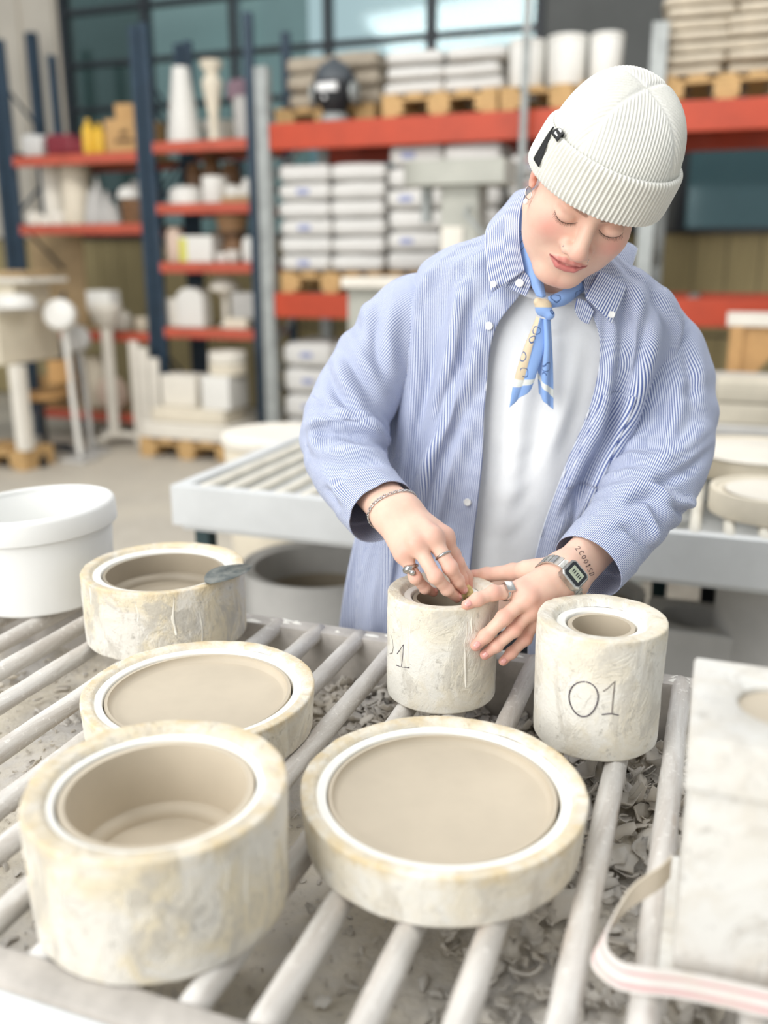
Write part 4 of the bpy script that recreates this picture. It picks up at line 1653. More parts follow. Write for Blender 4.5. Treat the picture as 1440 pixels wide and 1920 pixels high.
def button(pos, nrm, r=1.0, parent=shirt):
    global bme
    if bme is None:
        q = MB().lathe(bp, 20)
        bme = mesh_data('button', q.v, q.f, M_BUTTON, 50)
    o = link('button', bme, parent, np.asarray(pos) - PO)
    o.rotation_euler = Vector(nrm).to_track_quat('Z', 'Y').to_euler()
    o.scale = (r, r, r)
    return o


for px, py in ((916, 610), (877, 943)):
    p, n, i = near_vertex(G, N2, px, py)
    button(p + n * 0.002, n)
VIEWN = np.array((-0.12, -0.96, 0.2))
button(J(974, 531, 1.3285), VIEWN)
button(J(925, 533, 1.324), VIEWN, 0.8)
button(J(1147, 590, 1.318), VIEWN, 0.8)
M_THREAD = plain('white_thread', srgb(240, 242, 246), 0.8, var=0.02)
for px, py in ((1102, 778), (1054, 886), (1003, 992), (911, 725)):
    p, n, i = near_vertex(G, N2, px, py)
    d = SHIRT_G[min(i[0] + 1, NR - 1), i[1]] - SHIRT_G[i[0], i[1]]
    d /= np.linalg.norm(d)
    o = MB().tube([p + n * 0.0018 + d * s for s in (-0.008, -0.003, 0.003, 0.008)], [0.0004, 0.0009, 0.0009, 0.0004], 6).build('buttonhole', M_THREAD, shirt, True)
    o.data.transform(Matrix.Translation(-Vector(PO)))

# chest pocket: a patch of cloth standing proud of the front
(_, _, i0), (_, _, i1) = near_vertex(G, N2, 1128, 738), near_vertex(G, N2, 1096, 905)
(_, _, i2), = (near_vertex(G, N2, 1192, 745),)
ra, rb = sorted((i0[0], i1[0]))
ca, cb = sorted((i0[1], i2[1]))
Gp = G[ra:rb + 1, ca:cb + 1] + N2[ra:rb + 1, ca:cb + 1] * 0.0024
pk = cloth('chest_pocket', Gp, N2[ra:rb + 1, ca:cb + 1], UV[ra:rb + 1, ca:cb + 1] + 0.0012, M_STRIPE, parent=shirt)

# ------------------------------------------------------------------ knit hat
M_KNIT = plain('white_knit', srgb(230, 229, 222), 0.95, var=0.02, vscale=30, bstr=0.5, bscale=420, spec=0.15)
HRX, HRY = 0.0875, 0.1060
HXO = 0.006
AP = np.array((0.004, 0.026, 0.136))


def hat_grid(nt, na, kind):
    Gd = np.zeros((nt, na, 3))
    ph = np.linspace(0, 2 * math.pi, na, endpoint=False)
    c, s = np.cos(ph), np.sin(ph)
    z0 = 0.001 + 0.031 * (-s)
    for i in range(nt):
        t = i / (nt - 1)
        if kind == 'crown':
            a = math.radians(4 + 86 * t)
            rho = math.cos(a) ** 0.60
            zz = (z0 + 0.03) * (1 - math.sin(a) ** 0.95) + AP[2] * math.sin(a) ** 0.95
            X, Y = HXO + HRX * rho * c + AP[0] * t, 0.008 + HRY * rho * s + (AP[1] - 0.008) * t
            # ribs run straight up each quarter and end at the four seams
            q = (ph + math.pi / 4) % (math.pi / 2) - math.pi / 4
            lat = rho * 0.1 * np.sin(q)
            rib = np.cos(lat / 0.0049 * 2 * math.pi)
            seam = np.exp(-((np.abs(q) - math.pi / 4) * rho * 0.1 / 0.004) ** 2)
            dsp = 0.0013 * rib * (1 - 0.6 * seam) - 0.0016 * seam * min(1, t * 2.5)
            Gd[i] = np.stack([X + dsp * c * (1 - t * 0.6), Y + dsp * s * (1 - t * 0.6), zz + dsp * (0.3 + t * 0.7)], 1)
        else:
            # the turned-up cuff: up the outside, over the fold, down inside
            prof = [(0.000, 0.0), (0.0070, -0.001), (0.0085, 0.004), (0.0090, 0.02), (0.0088, 0.045), (0.0078, 0.058), (0.0050, 0.0625), (0.0015, 0.060), (0.000, 0.050)]
            P = catmull([(x, y, 0) for x, y in prof], nt)[i]
            k = 1 - max(0, P[1] - 0.01) * 0.75
            rib = np.cos(ph * 98)
            r = P[0] + 0.0017 * rib * min(1, P[0] / 0.006)
            Gd[i] = np.stack([HXO + (HRX * k + r) * c, 0.008 + (HRY * k + r) * s, z0 + P[1] + 0.0006 * rib * (1 if i < nt * 0.25 else 0)], 1)
    return Gd


hat = None
for kind, nt, na in (('crown', 110, 760), ('cuff', 44, 976)):
    Gd = hat_grid(nt, na, kind)
    W = H2W(Gd.reshape(-1, 3))
    Fq = grid_faces(nt, na, True)
    a_, b__, c_ = W[Fq[100][:3]]
    ctr = H2W(np.array((0, 0.01, 0.03)))
    if np.dot(np.cross(b__ - a_, c_ - a_), a_ - ctr) < 0:
        Fq = Fq[:, ::-1].copy()
    if hat is None:
        hat = part('knit_hat', W, Fq, M_KNIT)
    else:
        part('hat_cuff', W, Fq, M_KNIT, hat)
        CUFF = W.reshape(nt, na, 3)
CN = grid_normals(CUFF, True)
CN = np.where((np.einsum('ijk,ijk->ij', CN, CUFF - H2W(np.array((0, 0.01, 0.02)))) < 0)[..., None], -CN, CN)
M_LABEL = plain('black_label', srgb(28, 28, 30), 0.7, var=0.1)
M_LETTER = plain('white_print', srgb(235, 235, 235), 0.7, var=0.02)


def cuff_patch(name, px, py, r0, r1, c0, c1, off, mat, parent, cut=None):
    """a label sewn on the cuff, following its surface"""
    _, _, i = near_vertex(CUFF, CN, px, py)
    rows = np.arange(i[0] + r0, i[0] + r1 + 1) % CUFF.shape[0]
    cols = np.arange(i[1] + c0, i[1] + c1 + 1) % CUFF.shape[1]
    Gd = CUFF[np.ix_(rows, cols)] + CN[np.ix_(rows, cols)] * off
    for _k in range(6):
        Gd[:, 1:-1] = (Gd[:, :-2] + Gd[:, 2:] + 2 * Gd[:, 1:-1]) / 4
    if cut:
        k = np.linspace(0, 1, len(cols))[None, :, None]
        w = np.linspace(1, 0, len(rows))[:, None, None]
        Gd = Gd[:, :1] + (Gd - Gd[:, :1]) * np.maximum(w, 0.04)
    return cloth(name, Gd, CN[np.ix_(rows, cols)], np.zeros(Gd.shape[:2] + (2,)), mat, False, 0.001, parent)


lab = cuff_patch('hat_label', 1052, 250, -7, 6, -14, 12, 0.0050, M_LABEL, hat)
for k in range(3):
    cuff_patch('label_print', 1052, 250, -5 + 3 * k, -4 + 3 * k, -8, 3, 0.0062, M_LETTER, lab)
cuff_patch('hat_patch', 1028, 270, -7, 8, -16, 14, 0.0046, M_LABEL, hat, cut=True)


# ------------------------------------------------------------------ neckerchief
def m_scarf():
    m, nt, b = mat_new('printed_neckerchief')
    uv = nd(nt, 'ShaderNodeUVMap')
    sep = nd(nt, 'ShaderNodeSeparateXYZ')
    nt.links.new(uv.outputs['UV'], sep.inputs[0])
    blue, tan, white, ink = srgb(138, 172, 226), srgb(214, 196, 166), srgb(226, 230, 226), srgb(62, 92, 142)
    tm = ramp(nt, sep.outputs['X'], [(0.40, 1.0), (0.42, 0.0)])
    ob = coords(nt, 'Object')
    base = mixc(nt, tm, blue, tan)
    v = nd(nt, 'ShaderNodeTexVoronoi', feature='F1')
    v.inputs['Scale'].default_value = 60
    wv = nd(nt, 'ShaderNodeMapping')
    nz = nd(nt, 'ShaderNodeTexNoise')
    nz.inputs['Scale'].default_value = 50
    nt.links.new(ob, nz.inputs['Vector'])
    add = nd(nt, 'ShaderNodeMix', data_type='VECTOR')
    add.inputs[0].default_value = 0.012
    nt.links.new(ob, add.inputs[4])
    nt.links.new(nz.outputs['Color'], add.inputs[5])
    nt.links.new(add.outputs[1], v.inputs['Vector'])
    ring = ramp(nt, v.outputs['Distance'], [(0.30, 0.0), (0.33, 1.0), (0.38, 1.0), (0.41, 0.0)])
    spars = ramp(nt, v.outputs['Color'], [(0.55, 0.0), (0.56, 1.0)])
    lines = nd(nt, 'ShaderNodeMath', operation='MULTIPLY')
    nt.links.new(ring, lines.inputs[0])
    nt.links.new(spars, lines.inputs[1])
    inner = mixc(nt, lines.outputs[0], base, ink)
    bord = ramp(nt, sep.outputs['Y'], [(0.66, 0.0), (0.67, 1.0), (0.75, 1.0), (0.76, 0.0)])
    tip = ramp(nt, sep.outputs['Y'], [(0.755, 0.0), (0.76, 1.0)])
    c = mixc(nt, bord, inner, white)
    c = mixc(nt, tip, c, blue)
    nt.links.new(c, b.inputs['Base Color'])
    b.inputs['Roughness'].default_value = 0.7
    b.inputs['Sheen Weight'].default_value = 0.2
    bump(nt, b, noise(nt, ob, 120, 3, 0.5), 0.15, 0.002)
    return m


M_SCARF = m_scarf()
scarf = sheet('neckerchief', [
    [J(972, 392, 1.420), J(970, 440, 1.378), J(984, 508, 1.342), J(1006, 556, 1.328)],
    [J(982, 392, 1.412), J(986, 445, 1.366), J(1000, 505, 1.334), J(1016, 558, 1.322)],
    [J(994, 400, 1.410), J(1004, 455, 1.366), J(1016, 512, 1.338), J(1024, 556, 1.325)]], M_SCARF, 18, 40, bulge=0.003, uvs=lambda u, v, U_, V_: np.stack([0.6 + 0.3 * u, 0.1 + 0.4 * u], -1), th=0.002)
sheet('neckerchief_fold', [
    [J(1116, 486, 1.420), J(1092, 510, 1.368), J(1060, 540, 1.338), J(1028, 556, 1.324)],
    [J(1122, 508, 1.416), J(1096, 530, 1.360), J(1062, 556, 1.330), J(1030, 568, 1.320)],
    [J(1116, 530, 1.414), J(1090, 550, 1.362), J(1060, 572, 1.336), J(1030, 578, 1.324)]], M_SCARF, 18, 40, bulge=0.003, parent=scarf, uvs=lambda u, v, U_, V_: np.stack([0.6 + 0.3 * u, 0.1 + 0.4 * u], -1), th=0.002)
# band behind the neck
arcs = []
for rr, dz in ((0.066, -0.010), (0.069, 0.006), (0.066, 0.020)):
    arcs.append([np.array((0.256, 1.432, 1.398 + dz)) + LX * rr * math.cos(a) + LY * rr * math.sin(a) + np.array((0, 0, -0.022 * math.cos(a) + 0.012 * math.sin(a))) for a in np.linspace(-0.55, math.pi + 0.55, 13)])
sheet('neckerchief_back', arcs, M_SCARF, 12, 50, parent=scarf, uvs=lambda u, v, U_, V_: np.stack([0.6 + 0.3 * u, 0.1 + 0.4 * u], -1))


def knot_sdf(p):
    c = J(1019, 577, 1.318)
    d = ellip(p, c, (0.0120, 0.0090, 0.0125))
    d = smin(d, rcone(p, J(1008, 566, 1.316), J(1030, 590, 1.314), 0.0058, 0.0075), 0.004)
    return d


kc = J(1019, 577, 1.318)
Vk, Fk = sdf_mesh(knot_sdf, kc - 0.028, kc + 0.028, 0.0012)
part('neckerchief_knot', Vk, Fk, M_SCARF, scarf, uv=np.stack([np.clip(0.2 + (Vk[:, 2] < kc[2] + 0.001) * 0.5, 0, 1), np.full(len(Vk), 0.3)], 1))


def tail(left_edge, mid, right_edge, u0, u1, wav):
    rows = [left_edge, mid, right_edge]
    nr, nc = 26, 70
    rw = [catmull(r, nc) for r in rows]
    Gd = np.array([catmull([r[j] for r in rw], nr) for j in range(nc)]).transpose(1, 0, 2)
    Nn = grid_normals(Gd)
    if np.dot(Nn[nr // 2, nc // 2], Gd[nr // 2, nc // 2] - np.array((0, 0, CAMH))) > 0:
        Nn = -Nn
    uu, vv = np.meshgrid(np.linspace(0, 1, nc), np.linspace(0, 1, nr))
    Gd = Gd + Nn * (wav * np.sin(vv * 7.5 + uu * 1.5) * np.clip(uu * 3, 0, 1))[..., None]
    slant = uu - 0.12 * vv
    uv = np.stack([u0 + (u1 - u0) * vv, slant], -1)
    return cloth('neckerchief_tail', Gd, Nn, uv, M_SCARF, False, 0.0014, scarf)


tail([J(1006, 592, 1.318), J(984, 650, 1.316), J(966, 710, 1.318), J(956, 764, 1.322)],
     [J(1013, 596, 1.311), J(1000, 650, 1.306), J(986, 705, 1.308), J(974, 748, 1.316)],
     [J(1020, 598, 1.316), J(1018, 650, 1.314), J(1006, 695, 1.315), J(996, 728, 1.319)], 0.1, 0.8, 0.0030)
tail([J(1012, 600, 1.322), J(1010, 650, 1.324), J(1006, 700, 1.326), J(1008, 738, 1.328)],
     [J(1022, 598, 1.312), J(1024, 650, 1.309), J(1022, 710, 1.314), J(1024, 755, 1.319)],
     [J(1032, 592, 1.318), J(1038, 650, 1.316), J(1039, 710, 1.318), J(1038, 768, 1.322)], 0.55, 0.95, -0.0030)

# ------------------------------------------------------------------ jewellery, watch, tattoo
fn_l, fn_r = hand_sdf_factory(LH, UP_L), hand_sdf_factory(RH, UP_R)


def wrap_ring(fn, c, axis, n, off):
    axis = axis / np.linalg.norm(axis)
    e1 = np.cross(axis, (0, 0, 1.0))
    e1 /= np.linalg.norm(e1)
    e2 = np.cross(axis, e1)
    out = []
    for k in range(n):
        a = 2 * math.pi * k / n
        d = math.cos(a) * e1 + math.sin(a) * e2
        ts = np.linspace(0.008, 0.036, 95)
        v = fn(c + ts[:, None] * d)
        j = np.argmax(v > 0) if (v > 0).any() else 94
        out.append(c + d * (ts[j] + off))
    out = np.array(out)
    return (np.roll(out, 1, 0) + out * 2 + np.roll(out, -1, 0)) / 4


def finger_ring(name, Hd, f, i, t, r_extra, prof, mat=None, n=28):
    a, b_ = Hd[f][i], Hd[f][i + 1]
    c = a + (b_ - a) * t
    ax = (b_ - a) / np.linalg.norm(b_ - a)
    r = FR[f][i] + (FR[f][i + 1] - FR[f][i]) * t + r_extra
    return c, ax, r


def torus(name, c, ax, r, w, th, parent, mat, n=32, bulge=None):
    e1 = np.cross(ax, (0.3, 0.2, 1.0))
    e1 /= np.linalg.norm(e1)
    e2 = np.cross(ax, e1)
    vs, fs = [], []
    m = 10
    for k in range(n):
        a = 2 * math.pi * k / n
        d = math.cos(a) * e1 + math.sin(a) * e2
        s = 1.0 if bulge is None else 1 + bulge[1] * math.exp(-((1 - float(np.dot(d, bulge[0]))) / 0.25))
        for j in range(m):
            q = 2 * math.pi * j / m
            vs.append(c + d * (r + th * s * math.cos(q)) + ax * (w * s * math.sin(q)))
    for k in range(n):
        for j in range(m):
            fs.append((k * m + j, ((k + 1) % n) * m + j, ((k + 1) % n) * m + (j + 1) % m, k * m + (j + 1) % m))
    return part(name, np.array(vs), fs, mat, parent)


tocam = -ray(830, 1045)
tocam /= np.linalg.norm(tocam)
c, ax, r = finger_ring('', RH, 'middle', 0, 0.60, 0.0006, None)
torus('finger_ring', c, ax, r, 0.0015, 0.0013, person, M_SILVER, bulge=(tocam, 0.5))
c, ax, r = finger_ring('', RH, 'little', 0, 0.62, 0.0008, None)
big = torus('finger_ring', c, ax, r, 0.0021, 0.0019, person, M_SILVER, bulge=((tocam * 0.8 + np.array((-0.6, 0, 0.1))) / np.linalg.norm(tocam * 0.8 + np.array((-0.6, 0, 0.1))), 2.1))
bc = c + ax * 0.006 + tocam * (r + 0.002)
Vs, Fs = sdf_mesh(lambda p: np.sqrt(((p - bc) ** 2).sum(1)) - 0.0046, bc - 0.007, bc + 0.007, 0.0009)
part('ring_ball', Vs, Fs, M_SILVER, big)
c, ax, r = finger_ring('', LH, 'index', 0, 0.55, 0.0010, None)
sig = torus('finger_ring', c, ax, r, 0.0028, 0.0010, person, M_SILVER)
tl = -ray(950, 1100)
tl /= np.linalg.norm(tl)
nrm = tl * 0.6 + np.array((0.25, 0, 0.55))
nrm = nrm - ax * np.dot(nrm, ax)
nrm /= np.linalg.norm(nrm)
sd_ = np.cross(ax, nrm)
q = MB().box(-0.0062, 0.0062, -0.0072, 0.0072, -0.001, 0.0034, 0.0008)
vv = [c + nrm * (r + z) + ax * x + sd_ * y for x, y, z in q.v]
part('ring_plate', np.array(vv), q.f, M_SILVER, sig, 40)

# chain bracelet: small links round the wrist
axR = RH['elbow'] - RH['wrist']
cR = RH['wrist'] + axR / np.linalg.norm(axR) * 0.008
tiltv = axR / np.linalg.norm(axR)
rg = wrap_ring(fn_r, cR, tiltv + np.array((0.05, 0.0, 0.05)), 96, 0.0012)
Lr = np.r_[0, np.cumsum(np.linalg.norm(np.diff(np.vstack([rg, rg[:1]]), axis=0), axis=1))]
chain_root = None
nl = int(Lr[-1] / 0.0078)
for k in range(nl):
    s = Lr[-1] * k / nl
    i = int(np.searchsorted(Lr, s)) % 96
    p = rg[i]
    t = rg[(i + 1) % 96] - rg[i - 1]
    t /= np.linalg.norm(t)
    n = p - cR
    n -= t * np.dot(n, t)
    n /= np.linalg.norm(n)
    sdir = np.cross(t, n)
    hh, ww = 0.0046, 0.0026
    link_pts = [p + n * 0.0008 + t * (hh * math.cos(a)) + sdir * (ww * math.sin(a)) for a in np.linspace(0, 2 * math.pi, 17)[:-1]]
    b2 = MB().tube(link_pts, 0.00075, 6, closed=True)
    b2.tube([p + n * 0.001 + sdir * w_ for w_ in (-ww, ww)], 0.0007, 6)
    o = b2.build('chain_link' if chain_root else 'chain_bracelet', M_SILVER, chain_root or person, True)
    o.data.transform(Matrix.Translation(-Vector(PO)))
    chain_root = chain_root or o

# watch
axL = LH['elbow'] - LH['wrist']
axL /= np.linalg.norm(axL)
cL = LH['wrist'] - axL * 0.015
wr = wrap_ring(fn_l, cL, axL, 64, 0.0010)
M_BRACE = plain('brushed_steel', srgb(214, 213, 208), 0.36, metal=1.0, var=0.2, vscale=120)
M_BLACKPL = plain('black_bezel', srgb(34, 38, 42), 0.3, var=0.1)
M_LCD = plain('lcd', srgb(176, 184, 162), 0.3, var=0.04)
watch = part('wrist_watch', np.array([p + axL * w_ + (p - cL) / np.linalg.norm(p - cL) * h_ for p in wr for (w_, h_) in ((-0.0088, 0), (-0.0088, 0.0016), (0.0088, 0.0016), (0.0088, 0))]),
             [(i * 4 + k, ((i + 1) % 64) * 4 + k, ((i + 1) % 64) * 4 + (k + 1) % 4, i * 4 + (k + 1) % 4) for i in range(64) for k in range(4)], M_BRACE, None, 30)
for i in range(0, 64, 2):                                # the grooves between the links read as raised slats
    p, p2 = wr[i], wr[(i + 1) % 64]
    e = p2 - p
    n = (p - cL) / np.linalg.norm(p - cL)
    vs = [q_ + axL * w_ + n * h_ for q_ in (p + e * 0.12, p + e * 1.55) for w_ in (-0.0086, 0.0086) for h_ in (0.0012, 0.0024)]
    part('band_slat', np.array(vs), [(0, 1, 3, 2), (4, 6, 7, 5), (1, 5, 7, 3), (0, 4, 5, 1), (2, 3, 7, 6)], M_BRACE, watch, False)
wd = -ray(1068, 1075)
wd = wd / np.linalg.norm(wd) + np.array((0.10, 0, -0.10))
wd -= axL * np.dot(wd, axL)
wd /= np.linalg.norm(wd)
ws = np.cross(axL, wd)
ktop = max(float(np.dot(p - cL, wd)) for p in wr)
wc = cL + wd * (ktop + 0.001)


def watch_box(name, x, y, z0, z1, mat, bev, oct_=0.0, parent=watch):
    pts = [(-x + oct_, -y), (x - oct_, -y), (x, -y + oct_), (x, y - oct_), (x - oct_, y), (-x + oct_, y), (-x, y - oct_), (-x, -y + oct_)] if oct_ else [(-x, -y), (x, -y), (x, y), (-x, y)]
    k = len(pts)
    vs = [wc + axL * a + ws * b2 + wd * z0 for a, b2 in pts] + [wc + axL * a + ws * b2 + wd * (z1 - bev) for a, b2 in pts] + [wc + axL * a * (1 - bev / x) + ws * b2 * (1 - bev / y) + wd * z1 for a, b2 in pts]
    fs = [(r_ * k + i, r_ * k + (i + 1) % k, (r_ + 1) * k + (i + 1) % k, (r_ + 1) * k + i) for r_ in (0, 1) for i in range(k)] + [tuple(2 * k + i for i in range(k))]
    a_, b2, c2 = (vs[2 * k + i] for i in range(3))
    if np.dot(np.cross(b2 - a_, c2 - a_), wd) < 0:
        fs = [f[::-1] for f in fs]
    return part(name, np.array(vs), fs, mat, parent, False)


case = watch_box('watch_case', 0.0170, 0.0165, -0.006, 0.0045, M_BRACE, 0.0012, 0.0045)
watch_box('watch_bezel', 0.0138, 0.0140, 0.0040, 0.0052, M_BLACKPL, 0.0004, 0.003)
watch_box('watch_screen', 0.0082, 0.0098, 0.0050, 0.0056, M_LCD, 0.0003)
for k, (yy, L_) in enumerate(((-0.0060, 0.0012), (-0.0030, 0.0012), (0.001, 0.0012), (0.004, 0.0012), (0.007, 0.0010))):
    vs = [wc + axL * a + ws * (yy + b2) + wd * 0.0058 for a in (-0.0035, 0.0030) for b2 in (-0.0007, 0.0007)]
    part('screen_digit', np.array(vs), [(0, 1, 3, 2)], M_BLACKPL, case, False)


def on_surface(px, py, fn, t0, t1):
    d = ray(px, py)
    ts = np.linspace(t0, t1, 400)
    P = np.array((0, 0, CAMH)) + ts[:, None] * d
    v = fn(P)
    j = int(np.argmax(v < 0))
    return P[j] if v[j] < 0 else None


M_INK = plain('tattoo_ink', srgb(112, 92, 88), 0.6, var=0.1)
GLY = {'2': [[(0, .75), (.25, 1), (.6, .9), (.6, .65), (0, 0), (.65, 0)]], 'C': [[(.65, .85), (.35, 1), (.05, .75), (.05, .25), (.35, 0), (.65, .15)]],
       'O': [[(.35, 1), (.05, .7), (.05, .3), (.35, 0), (.65, .3), (.65, .7), (.35, 1)]], '1': [[(.15, .8), (.38, 1), (.38, 0)]],
       'S': [[(.62, .9), (.3, 1), (.06, .78), (.32, .52), (.62, .28), (.35, 0), (.04, .1)]], 'D': [[(.08, 0), (.08, 1), (.45, .9), (.62, .5), (.45, .1), (.08, 0)]]}
tb = MB()
for k, ch in enumerate('2COO1SD'):
    s = k / 6
    ox, oy = 1082 + 27 * s ** 0.8, 1026 + 48 * s
    ang = math.radians(52 + 22 * s)
    for st_ in GLY[ch]:
        pts = []
        for gx_, gy_ in st_:
            lx, ly = gx_ * 8.0, (gy_ - 0.5) * 9.0
            X, Y = ox + lx * math.cos(ang) + ly * math.sin(ang), oy + lx * math.sin(ang) - ly * math.cos(ang)
            p = on_surface(X, Y, fn_l, 1.05, 1.35)
            if p is not None:
                pts.append(p - ray(X, Y) * 0.0007)
        if len(pts) > 1:
            tb.tube(pts, 0.00055, 5)
if tb.v:
    o = tb.build('forearm_tattoo', M_INK, body, True)
    o.data.transform(Matrix.Translation(-Vector(PO)))

# earrings at her right ear: a hoop and a pearl drop
hp = [J(991 + 6 * math.sin(a), 362 + 12 * math.cos(a), 1.300) for a in np.linspace(0, 2 * math.pi, 17)[:-1]]
o = MB().tube(hp, 0.0009, 6, closed=True).build('earring_hoop', M_SILVER, person, True)
o.data.transform(Matrix.Translation(-Vector(PO)))
pc = J(986, 378, 1.297)
Vs, Fs = sdf_mesh(lambda p: np.sqrt(((p - pc) ** 2).sum(1)) - 0.0040, pc - 0.007, pc + 0.007, 0.0012)
part('earring_pearl', Vs, Fs, M_BUTTON, o)

# the scrap of sponge between the finger ends
sc_ = J(877, 1113, 1.178)


def sponge_sdf(p):
    q = (p - sc_) * 260
    return ellip(p, sc_, (0.0085, 0.010, 0.0125)) + 0.0007 * np.sin(q[:, 0]) * np.sin(q[:, 1] + 1) * np.sin(q[:, 2])


Vs, Fs = sdf_mesh(sponge_sdf, sc_ - 0.018, sc_ + 0.018, 0.0012, proj=0)
M_SPONGE = plain('yellow_sponge', srgb(226, 204, 142), 0.95, var=0.15, vscale=120, bstr=0.8, bscale=260)
tag(mk('sponge', Vs, Fs, M_SPONGE), 'small yellow sponge pinched between the fingers at the mould opening', 'sponge')

# trousers below the table
M_TROUSER = plain('dark_trousers', srgb(60, 62, 68), 0.85, var=0.1)


def leg_sdf(p):
    d = ellip(p, (0.19, 1.50, 0.80), (0.165, 0.115, 0.12))
    for x in (0.105, 0.285):
        d = smin(d, rcone(p, (x, 1.50, 0.78), (x, 1.50, 0.10), 0.088, 0.065), 0.03)
    return d


Vs, Fs = sdf_mesh(leg_sdf, (-0.02, 1.34, 0.02), (0.42, 1.66, 0.96), 0.011, proj=1)
part('trousers', Vs, Fs, M_TROUSER)
M_SHOE = plain('dark_shoe', srgb(48, 46, 46), 0.6, var=0.1)
for x in (0.105, 0.285):
    Vs, Fs = sdf_mesh(lambda p: smax(smin(ellip(p, (x, 1.44, 0.03), (0.048, 0.13, 0.05)), ellip(p, (x, 1.50, 0.07), (0.046, 0.06, 0.06)), 0.02), -p[:, 2] + 0.001, 0.004), (x - 0.07, 1.28, -0.02), (x + 0.07, 1.62, 0.16), 0.008, proj=0)
    part('shoe', Vs, Fs, M_SHOE)
# ================================================================== the hall
def m_floor():
    m, nt, b = mat_new('concrete_floor')
    ob = coords(nt, 'Object')
    a = noise(nt, ob, 0.8, 6, 0.6)
    c = mixc(nt, ramp(nt, a, [(0.35, 0.0), (0.68, 1.0)]), srgb(196, 188, 172), srgb(170, 164, 154))
    d = noise(nt, ob, 9, 6, 0.7)
    c = mixc(nt, ramp(nt, d, [(0.5, 0.0), (0.75, 0.5)]), c, srgb(208, 202, 190))
    nt.links.new(c, b.inputs['Base Color'])
    b.inputs['Roughness'].default_value = 0.55
    bump(nt, b, d, 0.1, 0.01)
    return m


structure(mk('floor', [(-14, -6, 0), (14, -6, 0), (14, 16, 0), (-14, 16, 0)], [(0, 1, 2, 3)], m_floor(), None, False))

M_PLANK = plain('olive_boards', srgb(172, 156, 112), 0.7, var=0.12, vscale=3, stretch=(6, 6, 0.8))
M_WALLW = plain('pale_wall_panel', srgb(206, 198, 184), 0.6, var=0.06, vscale=2)
M_WALLG = plain('dark_grey_wall', srgb(92, 94, 92), 0.7, var=0.1, vscale=2)
M_FRAME = plain('black_window_frame', srgb(34, 40, 46), 0.5, var=0.1)
M_ORANGE = plain('orange_beam', srgb(186, 64, 30), 0.5, var=0.10, vscale=5, bstr=0.05)
M_ORANGE2 = plain('orange_shelf_beam', srgb(192, 88, 66), 0.5, var=0.12, vscale=5)
M_BLUE = plain('blue_upright', srgb(42, 62, 80), 0.5, var=0.15, vscale=8)
M_GALV = plain('galvanised_upright', srgb(166, 170, 168), 0.45, var=0.15, vscale=10, metal=0.2)
M_WOOD = plain('pallet_wood', srgb(204, 166, 112), 0.75, var=0.14, vscale=5, stretch=(3, 12, 12))
M_CHIP = plain('shelf_board', srgb(176, 150, 112), 0.75, var=0.1, vscale=12)
M_WHITE = plain('white_porcelain', srgb(228, 226, 220), 0.5, var=0.03, vscale=6)
M_WHITE2 = plain('white_plaster_far', srgb(228, 222, 210), 0.7, var=0.06, vscale=6)
M_CREAM = plain('cream_plaster_far', srgb(226, 216, 196), 0.7, var=0.08, vscale=6)
M_GREYPL = plain('grey_plaster_far', srgb(190, 188, 184), 0.7, var=0.08, vscale=6)
M_SACKW = plain('white_sack', srgb(212, 210, 206), 0.6, var=0.05, vscale=8, bstr=0.3, bscale=18)
M_SACKB = plain('beige_sack', srgb(206, 194, 174), 0.75, var=0.12, vscale=8, bstr=0.4, bscale=18)
M_SACKG = plain('dusty_sack', srgb(176, 164, 146), 0.8, var=0.16, vscale=8, bstr=0.5, bscale=18)
M_BLUEPR = plain('blue_print', srgb(142, 150, 192), 0.6, var=0.1)
M_REDPR = plain('red_print', srgb(196, 52, 60), 0.6, var=0.1)
M_CARD = plain('cardboard', srgb(196, 156, 104), 0.8, var=0.08)
M_CARDPR = plain('carton_print', srgb(84, 64, 44), 0.8, var=0.08)
M_YELLOW = plain('yellow_plastic', srgb(224, 178, 44), 0.45, var=0.06)
M_WINE = plain('wine_red_plastic', srgb(132, 40, 52), 0.5, var=0.12)
M_BROWN = plain('brown_stoneware', srgb(134, 98, 66), 0.5, var=0.15)
M_PEACH = plain('peach_clay', srgb(222, 176, 132), 0.6, var=0.06)
M_LIME = plain('lime_label', srgb(216, 214, 96), 0.6, var=0.06)
M_PURPLE = plain('mauve_cloth', srgb(132, 108, 118), 0.85, var=0.12)
M_BLACK = plain('black_metal', srgb(30, 32, 36), 0.45, var=0.1)
M_CONC = plain('grey_machine', srgb(176, 176, 166), 0.5, var=0.08, vscale=5)
M_SEATW = plain('beech_seat', srgb(194, 150, 96), 0.5, var=0.08, stretch=(2, 14, 2))
M_PINK = plain('pinkish_plaster', srgb(222, 198, 180), 0.7, var=0.08)


def m_glass(name, tint):
    m = bpy.data.materials.new(name)
    m.use_nodes = True
    nt = m.node_tree
    nt.nodes.clear()
    out = nt.nodes.new('ShaderNodeOutputMaterial')
    tr = nd(nt, 'ShaderNodeBsdfTransparent')
    tr.inputs[0].default_value = tint
    gl = nd(nt, 'ShaderNodeBsdfGlossy')
    gl.inputs['Roughness'].default_value = 0.08
    gl.inputs[0].default_value = (0.8, 0.9, 0.92, 1)
    fr = nd(nt, 'ShaderNodeFresnel')
    fr.inputs[0].default_value = 1.5
    nz = noise(nt, coords(nt, 'Object'), 1.3, 3, 0.5)
    mx = nd(nt, 'ShaderNodeMixShader')
    nt.links.new(fr.outputs[0], mx.inputs[0])
    nt.links.new(tr.outputs[0], mx.inputs[1])
    nt.links.new(gl.outputs[0], mx.inputs[2])
    nt.links.new(mx.outputs[0], out.inputs[0])
    return m


